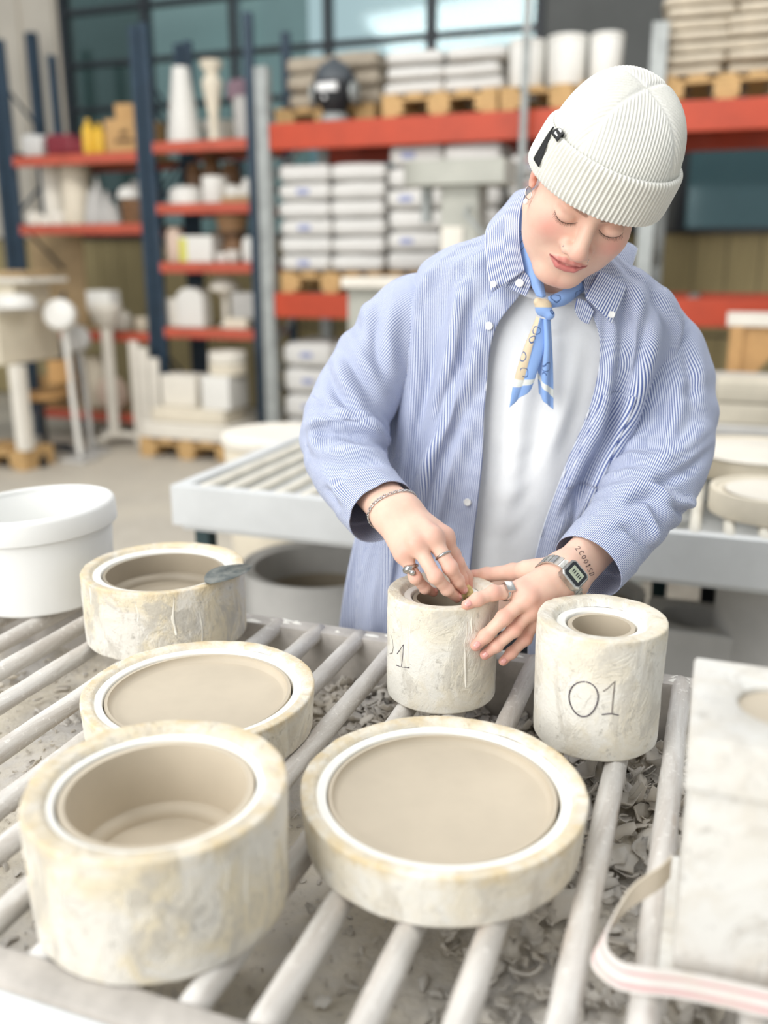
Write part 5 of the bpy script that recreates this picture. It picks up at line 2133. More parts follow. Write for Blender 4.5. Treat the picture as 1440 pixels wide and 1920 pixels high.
M_GLASS = m_glass('teal_tinted_glass', (0.84, 0.96, 0.97, 1))
M_GLASSD = m_glass('grey_tinted_glass', (0.46, 0.55, 0.55, 1))


def U_at(px, py, v):
    return to_uv(on_v(px, py, v))[0]


def mpp(px, py, v):
    P = on_v(px, py, v)
    return (P[1] * CP - (P[2] - CAMH) * SP) / FPX


VW = 8.0
SILL, WTOP = 1.66, 4.4
uA, uB = U_at(133, 200, VW), U_at(1012, 60, VW)
uC, uD = U_at(1282, 340, VW), U_at(1282, 340, VW) + 2.6


def wall_box(name, u0, u1, v0, v1, z0, z1, mat, parent=None):
    b = MB().box(u0, u1, v0, v1, z0, z1)
    vs = [RC(x, y, z) for x, y, z in b.v]
    return mk(name, vs, b.f, mat, parent, False)


wl = structure(wall_box('wall_back', -9.0, 5.0, VW + 0.06, VW + 0.2, 0, SILL, M_WALLG))
k = 0
uu = -9.0
plank_me = None
while uu < 5.0:
    b = MB().box(0.004, 0.246, -0.02, 0.0, 0.0, 0.80, 0.003)
    for zz in (0.02, 0.84):
        if plank_me is None:
            plank_me = mesh_data('plank', b.v, b.f, M_PLANK, False)
        link('plank', plank_me, wl, RC(uu, VW + 0.05, zz), (0, 0, -ANG))
    uu += 0.25
structure(wall_box('wall_left', -9.0, uA, VW, VW + 0.15, SILL, WTOP, M_WALLW))
for i in range(6):
    u_ = uA - 0.12 - i * 0.42
    wall_box('panel_rib', u_ - 0.02, u_ + 0.02, VW - 0.03, VW - 0.001, SILL, WTOP, M_WALLW, bpy.data.objects['wall_left'])
structure(wall_box('wall_center', uB, uC, VW, VW + 0.15, SILL, WTOP, M_WALLG))


def window(name, us, zs, glass, dark_first=0):
    root = structure(bpy.data.objects.new(name, None))
    COL.objects.link(root)
    root.location = RC(us[0], VW, 0)
    root.rotation_euler = (0, 0, -ANG)
    o = us[0]
    for u_ in us:
        MB().box(u_ - o - 0.035, u_ - o + 0.035, -0.04, 0.06, zs[0], zs[-1]).build('mullion', M_FRAME, root, False)
    for z_ in zs:
        MB().box(0.036, us[-1] - o - 0.036, -0.03, 0.05, z_ - 0.022, z_ + 0.022).build('transom', M_FRAME, root, False)
    for i in range(len(us) - 1):
        for j in range(len(zs) - 1):
            MB().box(us[i] - o + 0.035, us[i + 1] - o - 0.035, 0.0, 0.012, zs[j] + 0.022, zs[j + 1] - 0.022).build('pane', M_GLASSD if i < dark_first else glass, root, False)
    return root


window('window_1', [uA] + [U_at(x, 100, VW) for x in (277, 441, 616, 808)] + [uB], [SILL, 2.06, 2.45, 2.84, 3.24, 3.70, WTOP], M_GLASS, 1)
window('window_2', [uC, uC + 1.3, uD], [SILL, 2.35, 3.0, 3.7, WTOP], M_GLASSD, 9)
# the yard outside: a pale blue hall front with a low roof and a dark gable seen through the panes
M_YARD = plain('yard_building', srgb(176, 208, 206), 0.7, var=0.1, vscale=0.6)
M_YARD2 = plain('yard_gable', srgb(170, 184, 180), 0.7, var=0.1, vscale=0.6)
M_YARDB = plain('yard_blue_front', srgb(198, 220, 230), 0.7, var=0.1, vscale=0.6)
structure(wall_box('exterior_front', -7.0, 4.0, VW + 7, VW + 8, 0, 4.0, M_YARDB))
structure(wall_box('exterior_gable', -9.6, -5.6, VW + 3.0, VW + 4.4, 0, 5.2, M_YARD2))


# ------------------------------------------------------------------ shelving and racking
def upright(root, x, y, h, mat, w=0.06, d=0.05):
    o = MB().box(x - w / 2, x + w / 2, y - d / 2, y + d / 2, 0, h, 0.003).build('upright', mat, root, False)
    MB().box(x - w * 0.8, x + w * 0.8, y - d * 0.9, y + d * 0.9, 0, 0.012).build('foot_plate', mat, root, False)
    return o


def shelving(label, u0, u1, v0, v1, zs, h, up, beam, bh, board=True, diag=True, legs=(0, 1)):
    root = thing('shelving_unit', label, 'shelving', RC(u0, v0, 0), -ANG)
    W, D = u1 - u0, v1 - v0
    for s in legs:
        for y in (0.03, D - 0.03):
            upright(root, 0.03 if s == 0 else W - 0.03, y, h, up)
        if diag:
            x = 0.03 if s == 0 else W - 0.03
            for i in range(5):
                z = 0.3 + i * 0.5
                if z + 0.45 < h:
                    a, b2 = (0.05, D - 0.05) if i % 2 else (D - 0.05, 0.05)
                    MB().tube([(x, a, z), (x, b2, z + 0.42)], 0.012, 6).build('brace', up, root)
    for z in zs:
        for y in (0.0, D - 0.04):
            MB().box(0.062, W - 0.062, y, y + 0.04, z - bh, z, 0.004).build('beam', beam, root, False)
        if board:
            MB().box(0.064, W - 0.064, 0.042, D - 0.042, z - 0.03, z - 0.004).build('shelf_board', M_CHIP, root, False)
    return root


VA = 6.15
def zA(px, py, v=VA):
    return float(on_v(px, py, v)[2])


uL, uM, uR = U_at(30, 480, VA), U_at(283, 480, VA), U_at(484, 480, VA)
ZL = [zA(150, 288), zA(150, 420), zA(210, 622), zA(150, 770)]
ZR = [zA(380, 262), zA(380, 380), zA(380, 492), zA(380, 616)]
rackL = shelving('blue shelving bay with orange beams under the red bag and yellow bottles', uL, uM - 0.012, VA, VA + 0.65, ZL, zA(270, 45), M_BLUE, M_ORANGE2, 0.075)
rackR = shelving('blue shelving bay with orange beams under the tall cone and baluster vase', uM + 0.012, uR, VA, VA + 0.65, ZR, zA(475, 20), M_BLUE, M_ORANGE2, 0.075)

VB = 5.85
uB0, uB1, uB2 = U_at(503, 480, VB), U_at(1208, 480, VB), U_at(1208, 480, VB) + 2.4
ZB_UP = float(on_v(700, 222, VB)[2])
ZB_LO = float(on_v(600, 550, VB)[2])
big = thing('pallet_rack', 'galvanised pallet rack with bright orange beams behind the person', 'rack', RC(uB0, VB, 0), -ANG)
for s, (u_, nm) in enumerate(((uB0, 0), (uB1, 0), (uB2, 0))):
    for y in (0.0, 1.0):
        upright(big, u_ - uB0, y, zA(500, 125, VB) if s == 0 else zA(1205, 45, VB), M_GALV, 0.09, 0.07)
    for i in range(4):
        MB().tube([(u_ - uB0, 0.04, 0.3 + i * 0.55), (u_ - uB0, 0.96, 0.75 + i * 0.55)] if i % 2 else [(u_ - uB0, 0.96, 0.3 + i * 0.55), (u_ - uB0, 0.04, 0.75 + i * 0.55)], 0.016, 6).build('brace', M_GALV, big)
for (a, b2) in ((uB0, uB1), (uB1, uB2)):
    for z in (ZB_UP, ZB_LO):
        for y in (-0.02, 0.98):
            MB().box(a - uB0 + 0.046, b2 - uB0 - 0.046, y, y + 0.05, z - 0.165, z, 0.006).build('beam', M_ORANGE, big, False)
        for q in (0.12, 0.37, 0.63, 0.88):
            MB().box(a - uB0 + (b2 - a) * q - 0.03, a - uB0 + (b2 - a) * q + 0.03, 0.032, 0.978, z - 0.05, z - 0.002).build('cross_bar', M_GALV, big, False)


# pallets
def pallet(label, u, v, z, w=0.80, d=1.0, group=None):
    """u, v: middle of the front edge"""
    root = thing('wooden_pallet', label, 'pallet', RC(u, v, z), -ANG, group)
    for i in range(5):
        x = -w / 2 + (w - 0.10) * i / 4
        MB().box(x, x + 0.10, 0, d, 0.119, 0.141).build('deck_board', M_WOOD, root, False)
    for y in (0.0, d / 2 - 0.05, d - 0.10):
        MB().box(-w / 2, w / 2, y, y + 0.10, 0.098, 0.118).build('cross_board', M_WOOD, root, False)
        for x in (-w / 2, -0.07, w / 2 - 0.14):
            MB().box(x, x + 0.14, y, y + 0.10, 0.022, 0.097).build('pallet_block', M_WOOD, root, False)
    for x in (-w / 2, -0.05, w / 2 - 0.10):
        MB().box(x, x + 0.10, 0, d, 0.0, 0.021).build('runner_board', M_WOOD, root, False)
    return root


_sacks = {}


def sack_mesh(w, d, h, seed, mat, slump=0.0):
    key = (round(w, 3), round(d, 3), round(h, 3), seed, mat.name)
    if key in _sacks:
        return _sacks[key]
    nu, nv = 28, 14
    vs, fs = [], []
    for j in range(nv + 1):
        b2 = -math.pi / 2 + math.pi * j / nv
        for i in range(nu):
            a = 2 * math.pi * i / nu
            f = lambda t, e: math.copysign(abs(t) ** e, t)
            x = f(math.cos(a), 0.2) * f(math.cos(b2), 0.2)
            y = f(math.sin(a), 0.2) * f(math.cos(b2), 0.2)
            z = f(math.sin(b2), 0.4)
            n = mnoise.noise(Vector((x * 2, y * 2, z + seed * 5.1))) + 0.5 * mnoise.noise(Vector((x * 5, y * 5, z * 2 + seed)))
            edge = max(abs(x), abs(y))
            zz = z * (1 - 0.12 * max(0, edge - 0.6) / 0.4)
            vs.append((x * w / 2 * (1 + 0.03 * n), y * d / 2 * (1 + 0.03 * n), h / 2 + zz * h / 2 * (1 + 0.12 * n if z > 0 else 1)))
    for j in range(nv):
        for i in range(nu):
            fs.append((j * nu + i, j * nu + (i + 1) % nu, (j + 1) * nu + (i + 1) % nu, (j + 1) * nu + i))
    me = mesh_data('sack', vs, fs, mat, True)
    _sacks[key] = me
    return me


def sack(label, u, v, z, w, d, h, seed, mat, group, rot=0.0, logo=None):
    """u, v: middle of the front face"""
    o = link('filled_sack', sack_mesh(w, d, h, seed % 5, mat), None, RC(u, v + d / 2, z), (0, 0, -ANG + rot))
    tag(o, label, 'sack', group)
    if logo is not None:
        lx, lw, lh = logo
        vs = [(lx - lw / 2, -d / 2 - 0.004, h * 0.5 - lh / 2), (lx + lw / 2, -d / 2 - 0.004, h * 0.5 - lh / 2), (lx + lw / 2, -d / 2 - 0.004, h * 0.5 + lh / 2), (lx - lw / 2, -d / 2 - 0.004, h * 0.5 + lh / 2)]
        b = MB().box(lx - lw / 2, lx + lw / 2, -d / 2 - 0.003, -d / 2 + 0.02, h * 0.5 - lh / 2, h * 0.5 + lh / 2, 0.002)
        b.build('printed_logo', M_BLUEPR, o, False)
    return o


def row(n):
    return ('bottom', 'second', 'third', 'fourth', 'fifth', 'sixth', 'seventh', 'eighth')[n]


# lower deck: two stacks of white sacks with blue print
def u_rng(px0, px1, py, v):
    return U_at(px0, py, v), U_at(px1, py, v)


v = VB + 0.04
ua, ub = u_rng(521, 718, 420, v)
pallet('pallet under the stack of white sacks with blue print on the lower beam', (ua + ub) / 2, v, ZB_LO, ub - ua - 0.02, 0.95)
z0 = ZB_LO + 0.142
zt = float(on_v(620, 305, v)[2])
nrow = 6
hh = (zt - z0) / nrow
for r_ in range(nrow):
    for c_ in (0, 1):
        w = (ub - ua) / 2
        lo = r_ % 2 == (0 if c_ == 0 else 1)
        sack('white sack on the lower beam, %s layer up, %s' % (row(r_), 'next the steel post' if c_ == 0 else 'next the grey machine'), ua + w * (c_ + 0.5), v + 0.01 * ((r_ * 3 + c_) % 3), z0 + r_ * hh, w * 1.0, 0.5, hh * 1.0, r_ * 2 + c_, M_SACKW, 'white sacks stacked on the lower beam', 0.02 * ((r_ % 3) - 1), (0.0, 0.09, 0.036) if c_ == 0 and r_ % 2 == 0 else None)
ua, ub = u_rng(724, 935, 420, v)
pallet('pallet hidden behind the grey machine on the lower beam', (ua + ub) / 2, v, ZB_LO, ub - ua - 0.02, 0.95)
zt = float(on_v(800, 268, v)[2])
hh = (zt - z0) / 6
for r_ in range(6):
    for c_ in (0, 1):
        w = (ub - ua) / 2
        sack('white sack behind the grey machine, %s layer up, %s' % (row(r_), 'on the post side' if c_ == 0 else 'on the hat side'), ua + w * (c_ + 0.5), v + 0.01 * ((r_ + c_) % 3), z0 + r_ * hh, w * 1.0, 0.5, hh * 1.0, r_ + c_ * 3, M_SACKW, 'white sacks behind the grey machine', 0.02 * ((r_ % 3) - 1), (-0.05, 0.09, 0.036) if c_ == 0 and r_ % 2 else None)
ua, ub = u_rng(948, 1150, 420, v)
pallet('pallet of white sacks with red bands beside the hat', (ua + ub) / 2, v, ZB_LO, ub - ua - 0.02, 0.95)
zt = float(on_v(980, 285, v)[2])
hh = (zt - z0) / 5
for r_ in range(5):
    w = (ub - ua) / 2
    for c_ in (0, 1):
        o = sack('white sack with red band beside the hat, %s layer up, %s' % (row(r_), 'outer one' if c_ == 0 else 'inner one'), ua + w * (c_ + 0.5), v, z0 + r_ * hh, w, 0.5, hh * 1.0, r_ + c_, M_SACKW, 'white sacks with red bands')
        MB().box(-w * 0.30, w * 0.42, -0.255, -0.23, hh * 0.62, hh * 0.72, 0.002).build('red_band', M_REDPR, o, False)
        MB().box(-w * 0.10, w * 0.30, -0.255, -0.23, hh * 0.36, hh * 0.50, 0.002).build('blue_band', M_BLUEPR, o, False)

# floor level under the rack
ua, ub = u_rng(530, 720, 700, v)
zt = float(on_v(600, 642, v)[2])
pallet('pallet on the floor under the white sacks inside the rack', (ua + ub) / 2, v, 0, ub - ua - 0.02, 0.95)
hh = (zt - 0.142) / 4
for r_ in range(4):
    for c_ in (0, 1):
        w = (ub - ua) / 2
        sack('white sack on the floor pallet under the rack, %s layer up, %s' % (row(r_), 'by the post' if c_ == 0 else 'by the shirt'), ua + w * (c_ + 0.5), v, 0.142 + r_ * hh, w, 0.5, hh * 1.0, r_ + c_ * 2, M_SACKW, 'white sacks on the floor under the rack', 0.02 * ((r_ % 3) - 1), (0.0, 0.09, 0.036) if c_ == 0 else None)

# upper deck
def sack_heap(pxs, pyt, pyb, mat, base, kind, grp, seed, rows_, v=VB + 0.04):
    ua, ub = u_rng(pxs[0], pxs[1], (pyt + pyb) / 2, v)
    zt = float(on_v(sum(pxs) / 2, pyt, v)[2])
    hh = (zt - base) / rows_
    rr = random.Random(seed)
    for r_ in range(rows_):
        n = 2
        for c_ in range(n):
            w = (ub - ua) / n
            sack('%s, %s layer, %s' % (kind, row(r_), 'left half' if c_ == 0 else 'right half'), ua + w * (c_ + 0.5) + rr.uniform(-0.02, 0.02), v + 0.03 + rr.uniform(0, 0.06), base + r_ * hh, w * rr.uniform(0.96, 1.06), 0.55, hh * rr.uniform(0.98, 1.03), rr.randrange(5), mat, grp, rr.uniform(-0.06, 0.06))


ua, ub = u_rng(516, 702, 200, v + 0.27)
pallet('pallet under the dusty sacks on the upper beam beside the steel post', (ua + ub) / 2, v + 0.27, ZB_UP, ub - ua, 0.70)
pb = ZB_UP + 0.142
sack_heap((520, 706), 95, 180, M_SACKG, pb, 'dusty brown sack behind the black device', 'dusty sacks on the upper beam', 2, 3, VB + 0.31)
ua, ub = u_rng(716, 932, 180, v)
pallet('pallet under the pale slumped sacks in the middle of the upper beam', (ua + ub) / 2, v, ZB_UP, ub - ua, 0.95)
sack_heap((712, 940), 84, 160, M_SACKW, pb, 'pale slumped sack on the middle upper pallet', 'pale sacks on the upper beam', 5, 3)
ua, ub = u_rng(938, 1172, 170, v)
pallet('pallet under three white drums next to the hat', (ua + ub) / 2, v, ZB_UP, ub - ua, 0.95)


def drum(label, px0, px1, pyt, base, v_, mat=M_WHITE, group=None, cat='drum', name='white_drum'):
    u0, u1 = u_rng(px0, px1, pyt + 40, v_)
    r = (u1 - u0) / 2
    zt = float(on_v((px0 + px1) / 2, pyt, v_)[2])
    h = zt - base
    t = thing(name, label, cat, RC((u0 + u1) / 2, v_ + r, base), -ANG, group)
    MB().lathe(rounded([(0, 0), (r * 0.90, 0), (r * 0.98, h * 0.9), (0, h * 0.9)], 0.008, 2), 32).build('drum_body', mat, t)
    MB().lathe(rounded([(0, h * 0.90), (r, h * 0.90), (r, h * 0.985), (r * 0.9, h), (0, h)], 0.006, 2), 32).build('drum_lid', mat, t)
    return t


drum('white drum on the upper beam, nearest the pale sacks', 946, 1016, 70, pb, v + 0.02)
drum('white drum on the upper beam, middle of three', 1018, 1096, 60, pb, v + 0.02)
drum('white drum on the upper beam, nearest the inner steel post', 1100, 1166, 57, pb, v + 0.02)
ua, ub = u_rng(1236, 1500, 140, v)
pallet('pallet under the tall heap of paper sacks above the dark window', (ua + ub) / 2, v, ZB_UP, ub - ua, 0.95)
zt = float(on_v(1340, -20, v)[2])
rr = random.Random(8)
nrow = 7
hh = (zt - pb) / nrow
for r_ in range(nrow):
    for c_ in range(2):
        w = (ub - ua) / 2
        sack('beige paper sack in the tall heap above the dark window, %s layer, %s' % (row(r_), 'post side' if c_ == 0 else 'outer side'), ua + w * (c_ + 0.5) + rr.uniform(-0.03, 0.03), v + rr.uniform(0, 0.05), pb + r_ * hh, w * rr.uniform(0.98, 1.08), 0.55, hh * 1.0, rr.randrange(5), M_SACKB, 'paper sacks in the tall heap', rr.uniform(-0.05, 0.05))

# black device on the edge of the upper deck
def mmpx(v_):
    return mpp(610, 150, v_)


vd = VB + 0.0
P = on_v(612, 213, vd)
uD0 = to_uv(P)[0]
mp = mmpx(vd)
dev = thing('black_device', 'black rounded device with a white label plate standing before the dusty sacks', 'device', RC(uD0, vd + 0.14, ZB_UP), -ANG)
hT = float(on_v(612, 100, vd)[2]) - ZB_UP
r = 38 * mp
MB().lathe(rounded([(0, 0), (r * 0.72, 0), (r * 0.72, hT * 0.10), (r * 0.55, hT * 0.16), (0, hT * 0.16)], 0.008, 2), 32).build('device_base', M_GALV, dev)
M_BLACK2 = plain('dark_grey_cap', srgb(74, 80, 86), 0.5, var=0.1)
MB().lathe([(r * 0.55, hT * 0.16), (r * 0.78, hT * 0.28), (r * 0.98, hT * 0.42), (r * 1.0, hT * 0.60), (r * 0.98, hT * 0.64)], 32).build('device_body', M_BLACK, dev)
MB().lathe([(r * 0.98, hT * 0.64), (r * 0.93, hT * 0.74), (r * 0.82, hT * 0.84), (r * 0.55, hT * 0.92), (r * 0.25, hT * 0.94), (r * 0.25, hT), (0, hT)], 32).build('device_cap', M_BLACK2, dev)
b = MB().box(-r * 0.52, r * 0.52, -r * 1.05, -r * 0.8, hT * 0.46, hT * 0.58, 0.004)
b.build('label_plate', M_LETTER, dev, False)
MB().box(-r * 0.22, -r * 0.08, -r * 1.03, -r * 0.85, hT * 0.34, hT * 0.39, 0.003).build('indicator', M_LETTER, dev, False)
for sx in (-1, 1):
    q = MB().lathe(rounded([(0, 0), (r * 0.52, 0), (r * 0.52, r * 0.22), (0, r * 0.26)], 0.006, 2), 28)
    q.build('side_filter', M_GALV, dev, loc=(sx * r * 0.98, 0, hT * 0.46), rot=(0, sx * math.pi / 2, 0))
    MB().tube([(sx * r * 0.6, 0, hT * 0.80), (sx * r * 1.05, 0, hT * 0.72), (sx * r * 1.15, 0, hT * 0.62)], 0.012, 8).build('strap_arm', M_BLACK, dev)

# thin steel pipe standing before the rack
P = on_v(981, 250, VB - 0.11)
u_, v_ = to_uv(P)
pole = thing('steel_pipe', 'thin grey steel pipe standing upright before the orange beam', 'pipe', RC(u_, v_, 0), -ANG)
MB().tube([(0, 0, 0.01), (0, 0, 4.4)], 0.024, 12).build('pipe_shaft', M_GALV, pole)
MB().lathe([(0, 0), (0.09, 0), (0.09, 0.012), (0.03, 0.018), (0.03, 0.04), (0, 0.04)], 24).build('pipe_foot', M_GALV, pole)

# grey machine on its cabinet before the rack
vm = 5.15
u0, u1 = u_rng(742, 945, 320, vm)
zt, zs = float(on_v(845, 298, vm)[2]), float(on_v(845, 345, vm)[2])
mach = thing('grey_machine', 'grey machine with an overhanging rounded head on a grey cabinet', 'machine', RC(u0, vm, 0), -ANG)
W = u1 - u0
n = 20
ring = [(0.16 - 0.16 * math.cos(a) * 1.0, 0.16 + 0.16 * math.sin(a)) for a in np.linspace(-math.pi / 2, math.pi / 2, n)]
pts = [(0.16 - 0.16 * math.sin(a), 0.17 - 0.17 * math.cos(a)) for a in np.linspace(0, math.pi, n)] + [(W, 0.34), (W, 0.0)]
k = len(pts)
b = MB().add([(x, y, zs) for x, y in pts] + [(x, y, zt) for x, y in pts], [(i, (i + 1) % k, k + (i + 1) % k, k + i)[::-1] for i in range(k)] + [tuple(range(k)), tuple(range(2 * k - 1, k - 1, -1))])
b.build('machine_head', M_CONC, mach, False)
zc = float(on_v(700, 520, vm)[2])
MB().box(W * 0.40, W * 0.75, 0.06, 0.30, zc, zs - 0.001, 0.01).build('machine_column', M_CONC, mach, False)
MB().tube([(W * 0.22, 0.16, zs - 0.001), (W * 0.22, 0.16, zs - 0.2)], 0.035, 16).build('spindle', M_GALV, mach)
MB().box(W * 0.42, W * 0.62, 0.045, 0.058, zc + 0.12, zc + 0.28, 0.003).build('control_panel', M_WHITE2, mach, False)
MB().tube([(W * 0.68, 0.04, zs - 0.12), (W * 0.68, -0.06, zs - 0.16), (W * 0.9, -0.06, zs - 0.30)], 0.012, 8).build('feed_lever', M_GALV, mach)
uc0, uc1 = U_at(652, 560, vm) - u0, U_at(652, 560, vm) - u0 + 1.05
MB().box(uc0 - 0.02, uc1 + 0.02, -0.06, 0.47, zc - 0.06, zc, 0.008).build('cabinet_top', M_WHITE2, mach, False)
MB().box(uc0, uc1, 0.0, 0.43, 0.08, zc - 0.062, 0.006).build('cabinet_body', M_CONC, mach, False)
for i in range(2):
    x = uc0 + 0.03 + i * 0.5
    dd = MB().box(x, x + 0.48, -0.014, -0.001, 0.12, zc - 0.10, 0.004).build('cabinet_door', M_CONC, mach, False)
    MB().tube([(x + 0.42, -0.03, zc * 0.55), (x + 0.42, -0.03, zc * 0.70)], 0.008, 8).build('door_handle', M_GALV, dd)
MB().box(uc0 + 0.03, uc1 - 0.03, 0.04, 0.40, 0.0, 0.079).build('plinth', M_BLACK, mach, False)


# ------------------------------------------------------------------ things on the shelving
def turned(name, label, px0, px1, pyt, zb, v_, prof, mat, cat, group=None, parts=None, seg=28):
    """a turned thing; profile in (radius share, height share)"""
    u0, u1 = u_rng(px0, px1, pyt, v_)
    r = (u1 - u0) / 2
    zt = float(on_v((px0 + px1) / 2, pyt, v_)[2])
    h = max(0.03, zt - zb)
    o = MB().lathe([(a * r, b2 * h) for a, b2 in prof], seg).build(name, mat, None, 45, RC((u0 + u1) / 2, v_ + r, zb + 0.001), (0, 0, -ANG))
    return tag(o, label, cat, group)


def crate(name, label, px0, px1, pyt, zb, v_, depth, mat, cat, bev=0.008, group=None, yaw=0.0):
    u0, u1 = u_rng(px0, px1, pyt, v_)
    w = u1 - u0
    zt = float(on_v((px0 + px1) / 2, pyt, v_)[2])
    h = max(0.03, zt - zb)
    o = MB().box(-w / 2, w / 2, 0, depth, 0, h, bev).build(name, mat, None, 40, RC((u0 + u1) / 2, v_, zb + 0.001), (0, 0, -ANG + yaw))
    o['w'], o['h'] = w, h
    return tag(o, label, cat, group)


CUP = [(0, 0), (0.8, 0), (0.9, 0.1), (1, 1), (0.92, 1), (0.84, 0.12), (0, 0.1)]
BOWL = [(0, 0), (0.45, 0), (0.5, 0.08), (0.85, 0.5), (1, 1), (0.94, 1), (0.78, 0.5), (0, 0.14)]
JARP = [(0, 0), (0.85, 0), (1, 0.08), (1, 0.75), (0.8, 0.9), (0.7, 0.92), (0.7, 1), (0, 1)]
CONE = [(0, 0), (1, 0), (0.95, 0.2), (0.45, 0.8), (0.2, 0.93), (0.22, 1), (0, 1)]
DOME = [(0, 0), (1, 0), (1, 0.5), (0.9, 0.8), (0.6, 0.96), (0, 1)]
v = VA + 0.10
z1, z2, z3, z4 = ZL
# top board, bay with the red bag
b = link('plastic_bag', sack_mesh(0.19, 0.25, 0.18, 1, M_SACKW), None, RC(U_at(54, 280, v), v + 0.15, z1 + 0.001), (0, 0, -ANG))
tag(b, 'crumpled white plastic bag at the end of the top board', 'bag')
b = link('plastic_bag', sack_mesh(0.26, 0.28, 0.17, 2, M_WINE), None, RC(U_at(106, 280, v), v + 0.16, z1 + 0.001), (0, 0, -ANG))
tag(b, 'wine red bundled bag, the larger of two on the top board', 'bag')
b = link('plastic_bag', sack_mesh(0.10, 0.2, 0.13, 3, M_WINE), None, RC(U_at(138, 280, v), v + 0.14, z1 + 0.001), (0, 0, -ANG))
tag(b, 'small wine red bag against the yellow bottles', 'bag')
for (a, b2, t_, lb) in ((146, 166, 222, 'yellow plastic bottle beside the wine red bag'), (167, 187, 230, 'yellow plastic bottle beside the cardboard box')):
    o = turned('yellow_bottle', lb, a, b2, t_, z1, v, [(0, 0), (0.95, 0), (1, 0.05), (1, 0.7), (0.5, 0.86), (0.4, 0.88), (0.4, 1), (0, 1)], M_YELLOW, 'bottle', 'yellow bottles')
o = crate('cardboard_box', 'brown cardboard box with dark print on the top board', 194, 264, 222, z1, v, 0.34, M_CARD, 'box')
MB().box(-o['w'] * 0.22, o['w'] * 0.25, -0.002, 0.01, o['h'] * 0.30, o['h'] * 0.42).build('carton_print', M_CARDPR, o, False)
MB().box(-o['w'] * 0.08, o['w'] * 0.12, -0.002, 0.01, o['h'] * 0.52, o['h'] * 0.66).build('carton_mark', M_CARDPR, o, False)
zt = z1 + o['h'] + 0.002
o = crate('cardboard_box', 'small cardboard box lying on the larger one', 217, 262, 194, zt, v + 0.05, 0.2, M_CARD, 'box', yaw=0.25)
MB().box(-o['w'] * 0.3, o['w'] * 0.3, 0.05, 0.10, o['h'] + 0.0005, o['h'] + 0.004).build('tape_strip', M_REDPR, o, False)
# second board
turned('plaster_roll', 'tall white plaster cylinder on the second board by the end brace', 66, 100, 306, z2, v + 0.12, [(0, 0), (1, 0), (1, 1), (0, 1)], M_WHITE2, 'cylinder')
turned('plaster_roll', 'broad cream plaster cylinder on the second board', 98, 145, 308, z2, v + 0.06, [(0, 0), (1, 0), (1, 0.97), (0.95, 1), (0, 1)], M_CREAM, 'cylinder')
for i, (a, b2, t_) in enumerate(((40, 66, 396), (62, 92, 402), (84, 112, 394))):
    turned('plaster_piece', ('low white lump on the second board, %s' % ('next to the end upright', 'middle of the three', 'next to the cream cylinder')[i]), a, b2, t_, z2, v - 0.02, DOME, M_WHITE2, 'plaster lump', 'white lumps on the second board')
for i, (a, b2, t_) in enumerate(((148, 172, 352), (160, 184, 330), (180, 202, 358), (194, 216, 380))):
    turned('grey_cone', 'grey pointed bottle on the second board, %s' % ('against the cream cylinder', 'tallest of the four', 'behind the short one', 'shortest, beside the basket')[i], a, b2, t_, z2, v + 0.03 * (i % 2), CONE, M_GREYPL, 'bottle', 'grey pointed bottles')
bk = thing('brown_basket', 'round brown basket on the second board under a white bowl', 'basket', RC(U_at(241, 400, v), v + 0.14, z2 + 0.001), -ANG)
hb = float(on_v(241, 374, v)[2]) - z2
for i in range(5):
    MB().tube([(0.125 * (0.92 + 0.02 * i) * math.cos(a), 0.125 * (0.92 + 0.02 * i) * math.sin(a), hb * (i + 0.5) / 5) for a in np.linspace(0, 2 * math.pi, 25)[:-1]], hb * 0.11, 8, closed=True).build('basket_coil', M_BROWN, bk)
MB().lathe([(0, 0), (0.115, 0), (0.125, hb), (0.11, hb), (0.1, 0.01), (0, 0.01)], 24).build('basket_wall', M_CHIP, bk)
turned('white_bowl', 'white bowl standing upside down on the brown basket', 206, 250, 347, z2 + hb + 0.012, v - 0.0, [(0.0, 0), (1, 0), (0.95, 0.35), (0.7, 0.8), (0.4, 1), (0, 1)], M_WHITE, 'bowl')
crate('grey_tray', 'small pale grey tray near the middle blue upright', 244, 276, 338, z2 + hb + 0.012, v + 0.18, 0.12, M_GREYPL, 'tray')
o = crate('cardboard_sheet', 'brown cardboard sheet leaning under the second board', 52, 152, 436, z3 + 0.002, v + 0.42, 0.02, M_CHIP, 'sheet')
# third board
turned('white_vessel', 'white rounded vessel on the third board', 200, 232, 585, z3, v, JARP, M_WHITE2, 'vessel')
turned('white_vessel', 'small cream vessel at the end of the third board', 245, 272, 596, z3, v, CUP, M_CREAM, 'vessel')

# ---- bay with the tall cone
y1, y2, y3, y4 = ZR
ncup = 14
u0, u1 = u_rng(300, 356, 250, v)
r = (u1 - u0) / 2
zt = float(on_v(328, 120, v)[2])
stack = thing('cup_stack', 'tall tapering stack of white cups on the top board', 'cup stack', RC((u0 + u1) / 2, v + r, y1 + 0.001), -ANG)
hc = (zt - y1) / ncup
for i in range(ncup):
    k0 = 1 - 0.52 * (i / ncup) ** 1.1
    MB().lathe([(r * k0 * 0.93, hc * i), (r * k0, hc * i + hc * 0.15), (r * (k0 - 0.03), hc * (i + 1)), (0, hc * (i + 1))], 32).build('cup', M_WHITE, stack)
turned('baluster_vase', 'slender white baluster vase on the top board', 365, 404, 110, y1, v + 0.02, [(0, 0), (0.62, 0), (0.66, 0.04), (0.36, 0.10), (0.34, 0.22), (0.55, 0.45), (0.82, 0.66), (0.9, 0.74), (0.75, 0.79), (0.5, 0.82), (0.58, 0.86), (0.95, 0.94), (1, 0.99), (0.9, 1), (0, 0.97)], M_CREAM, 'vase')
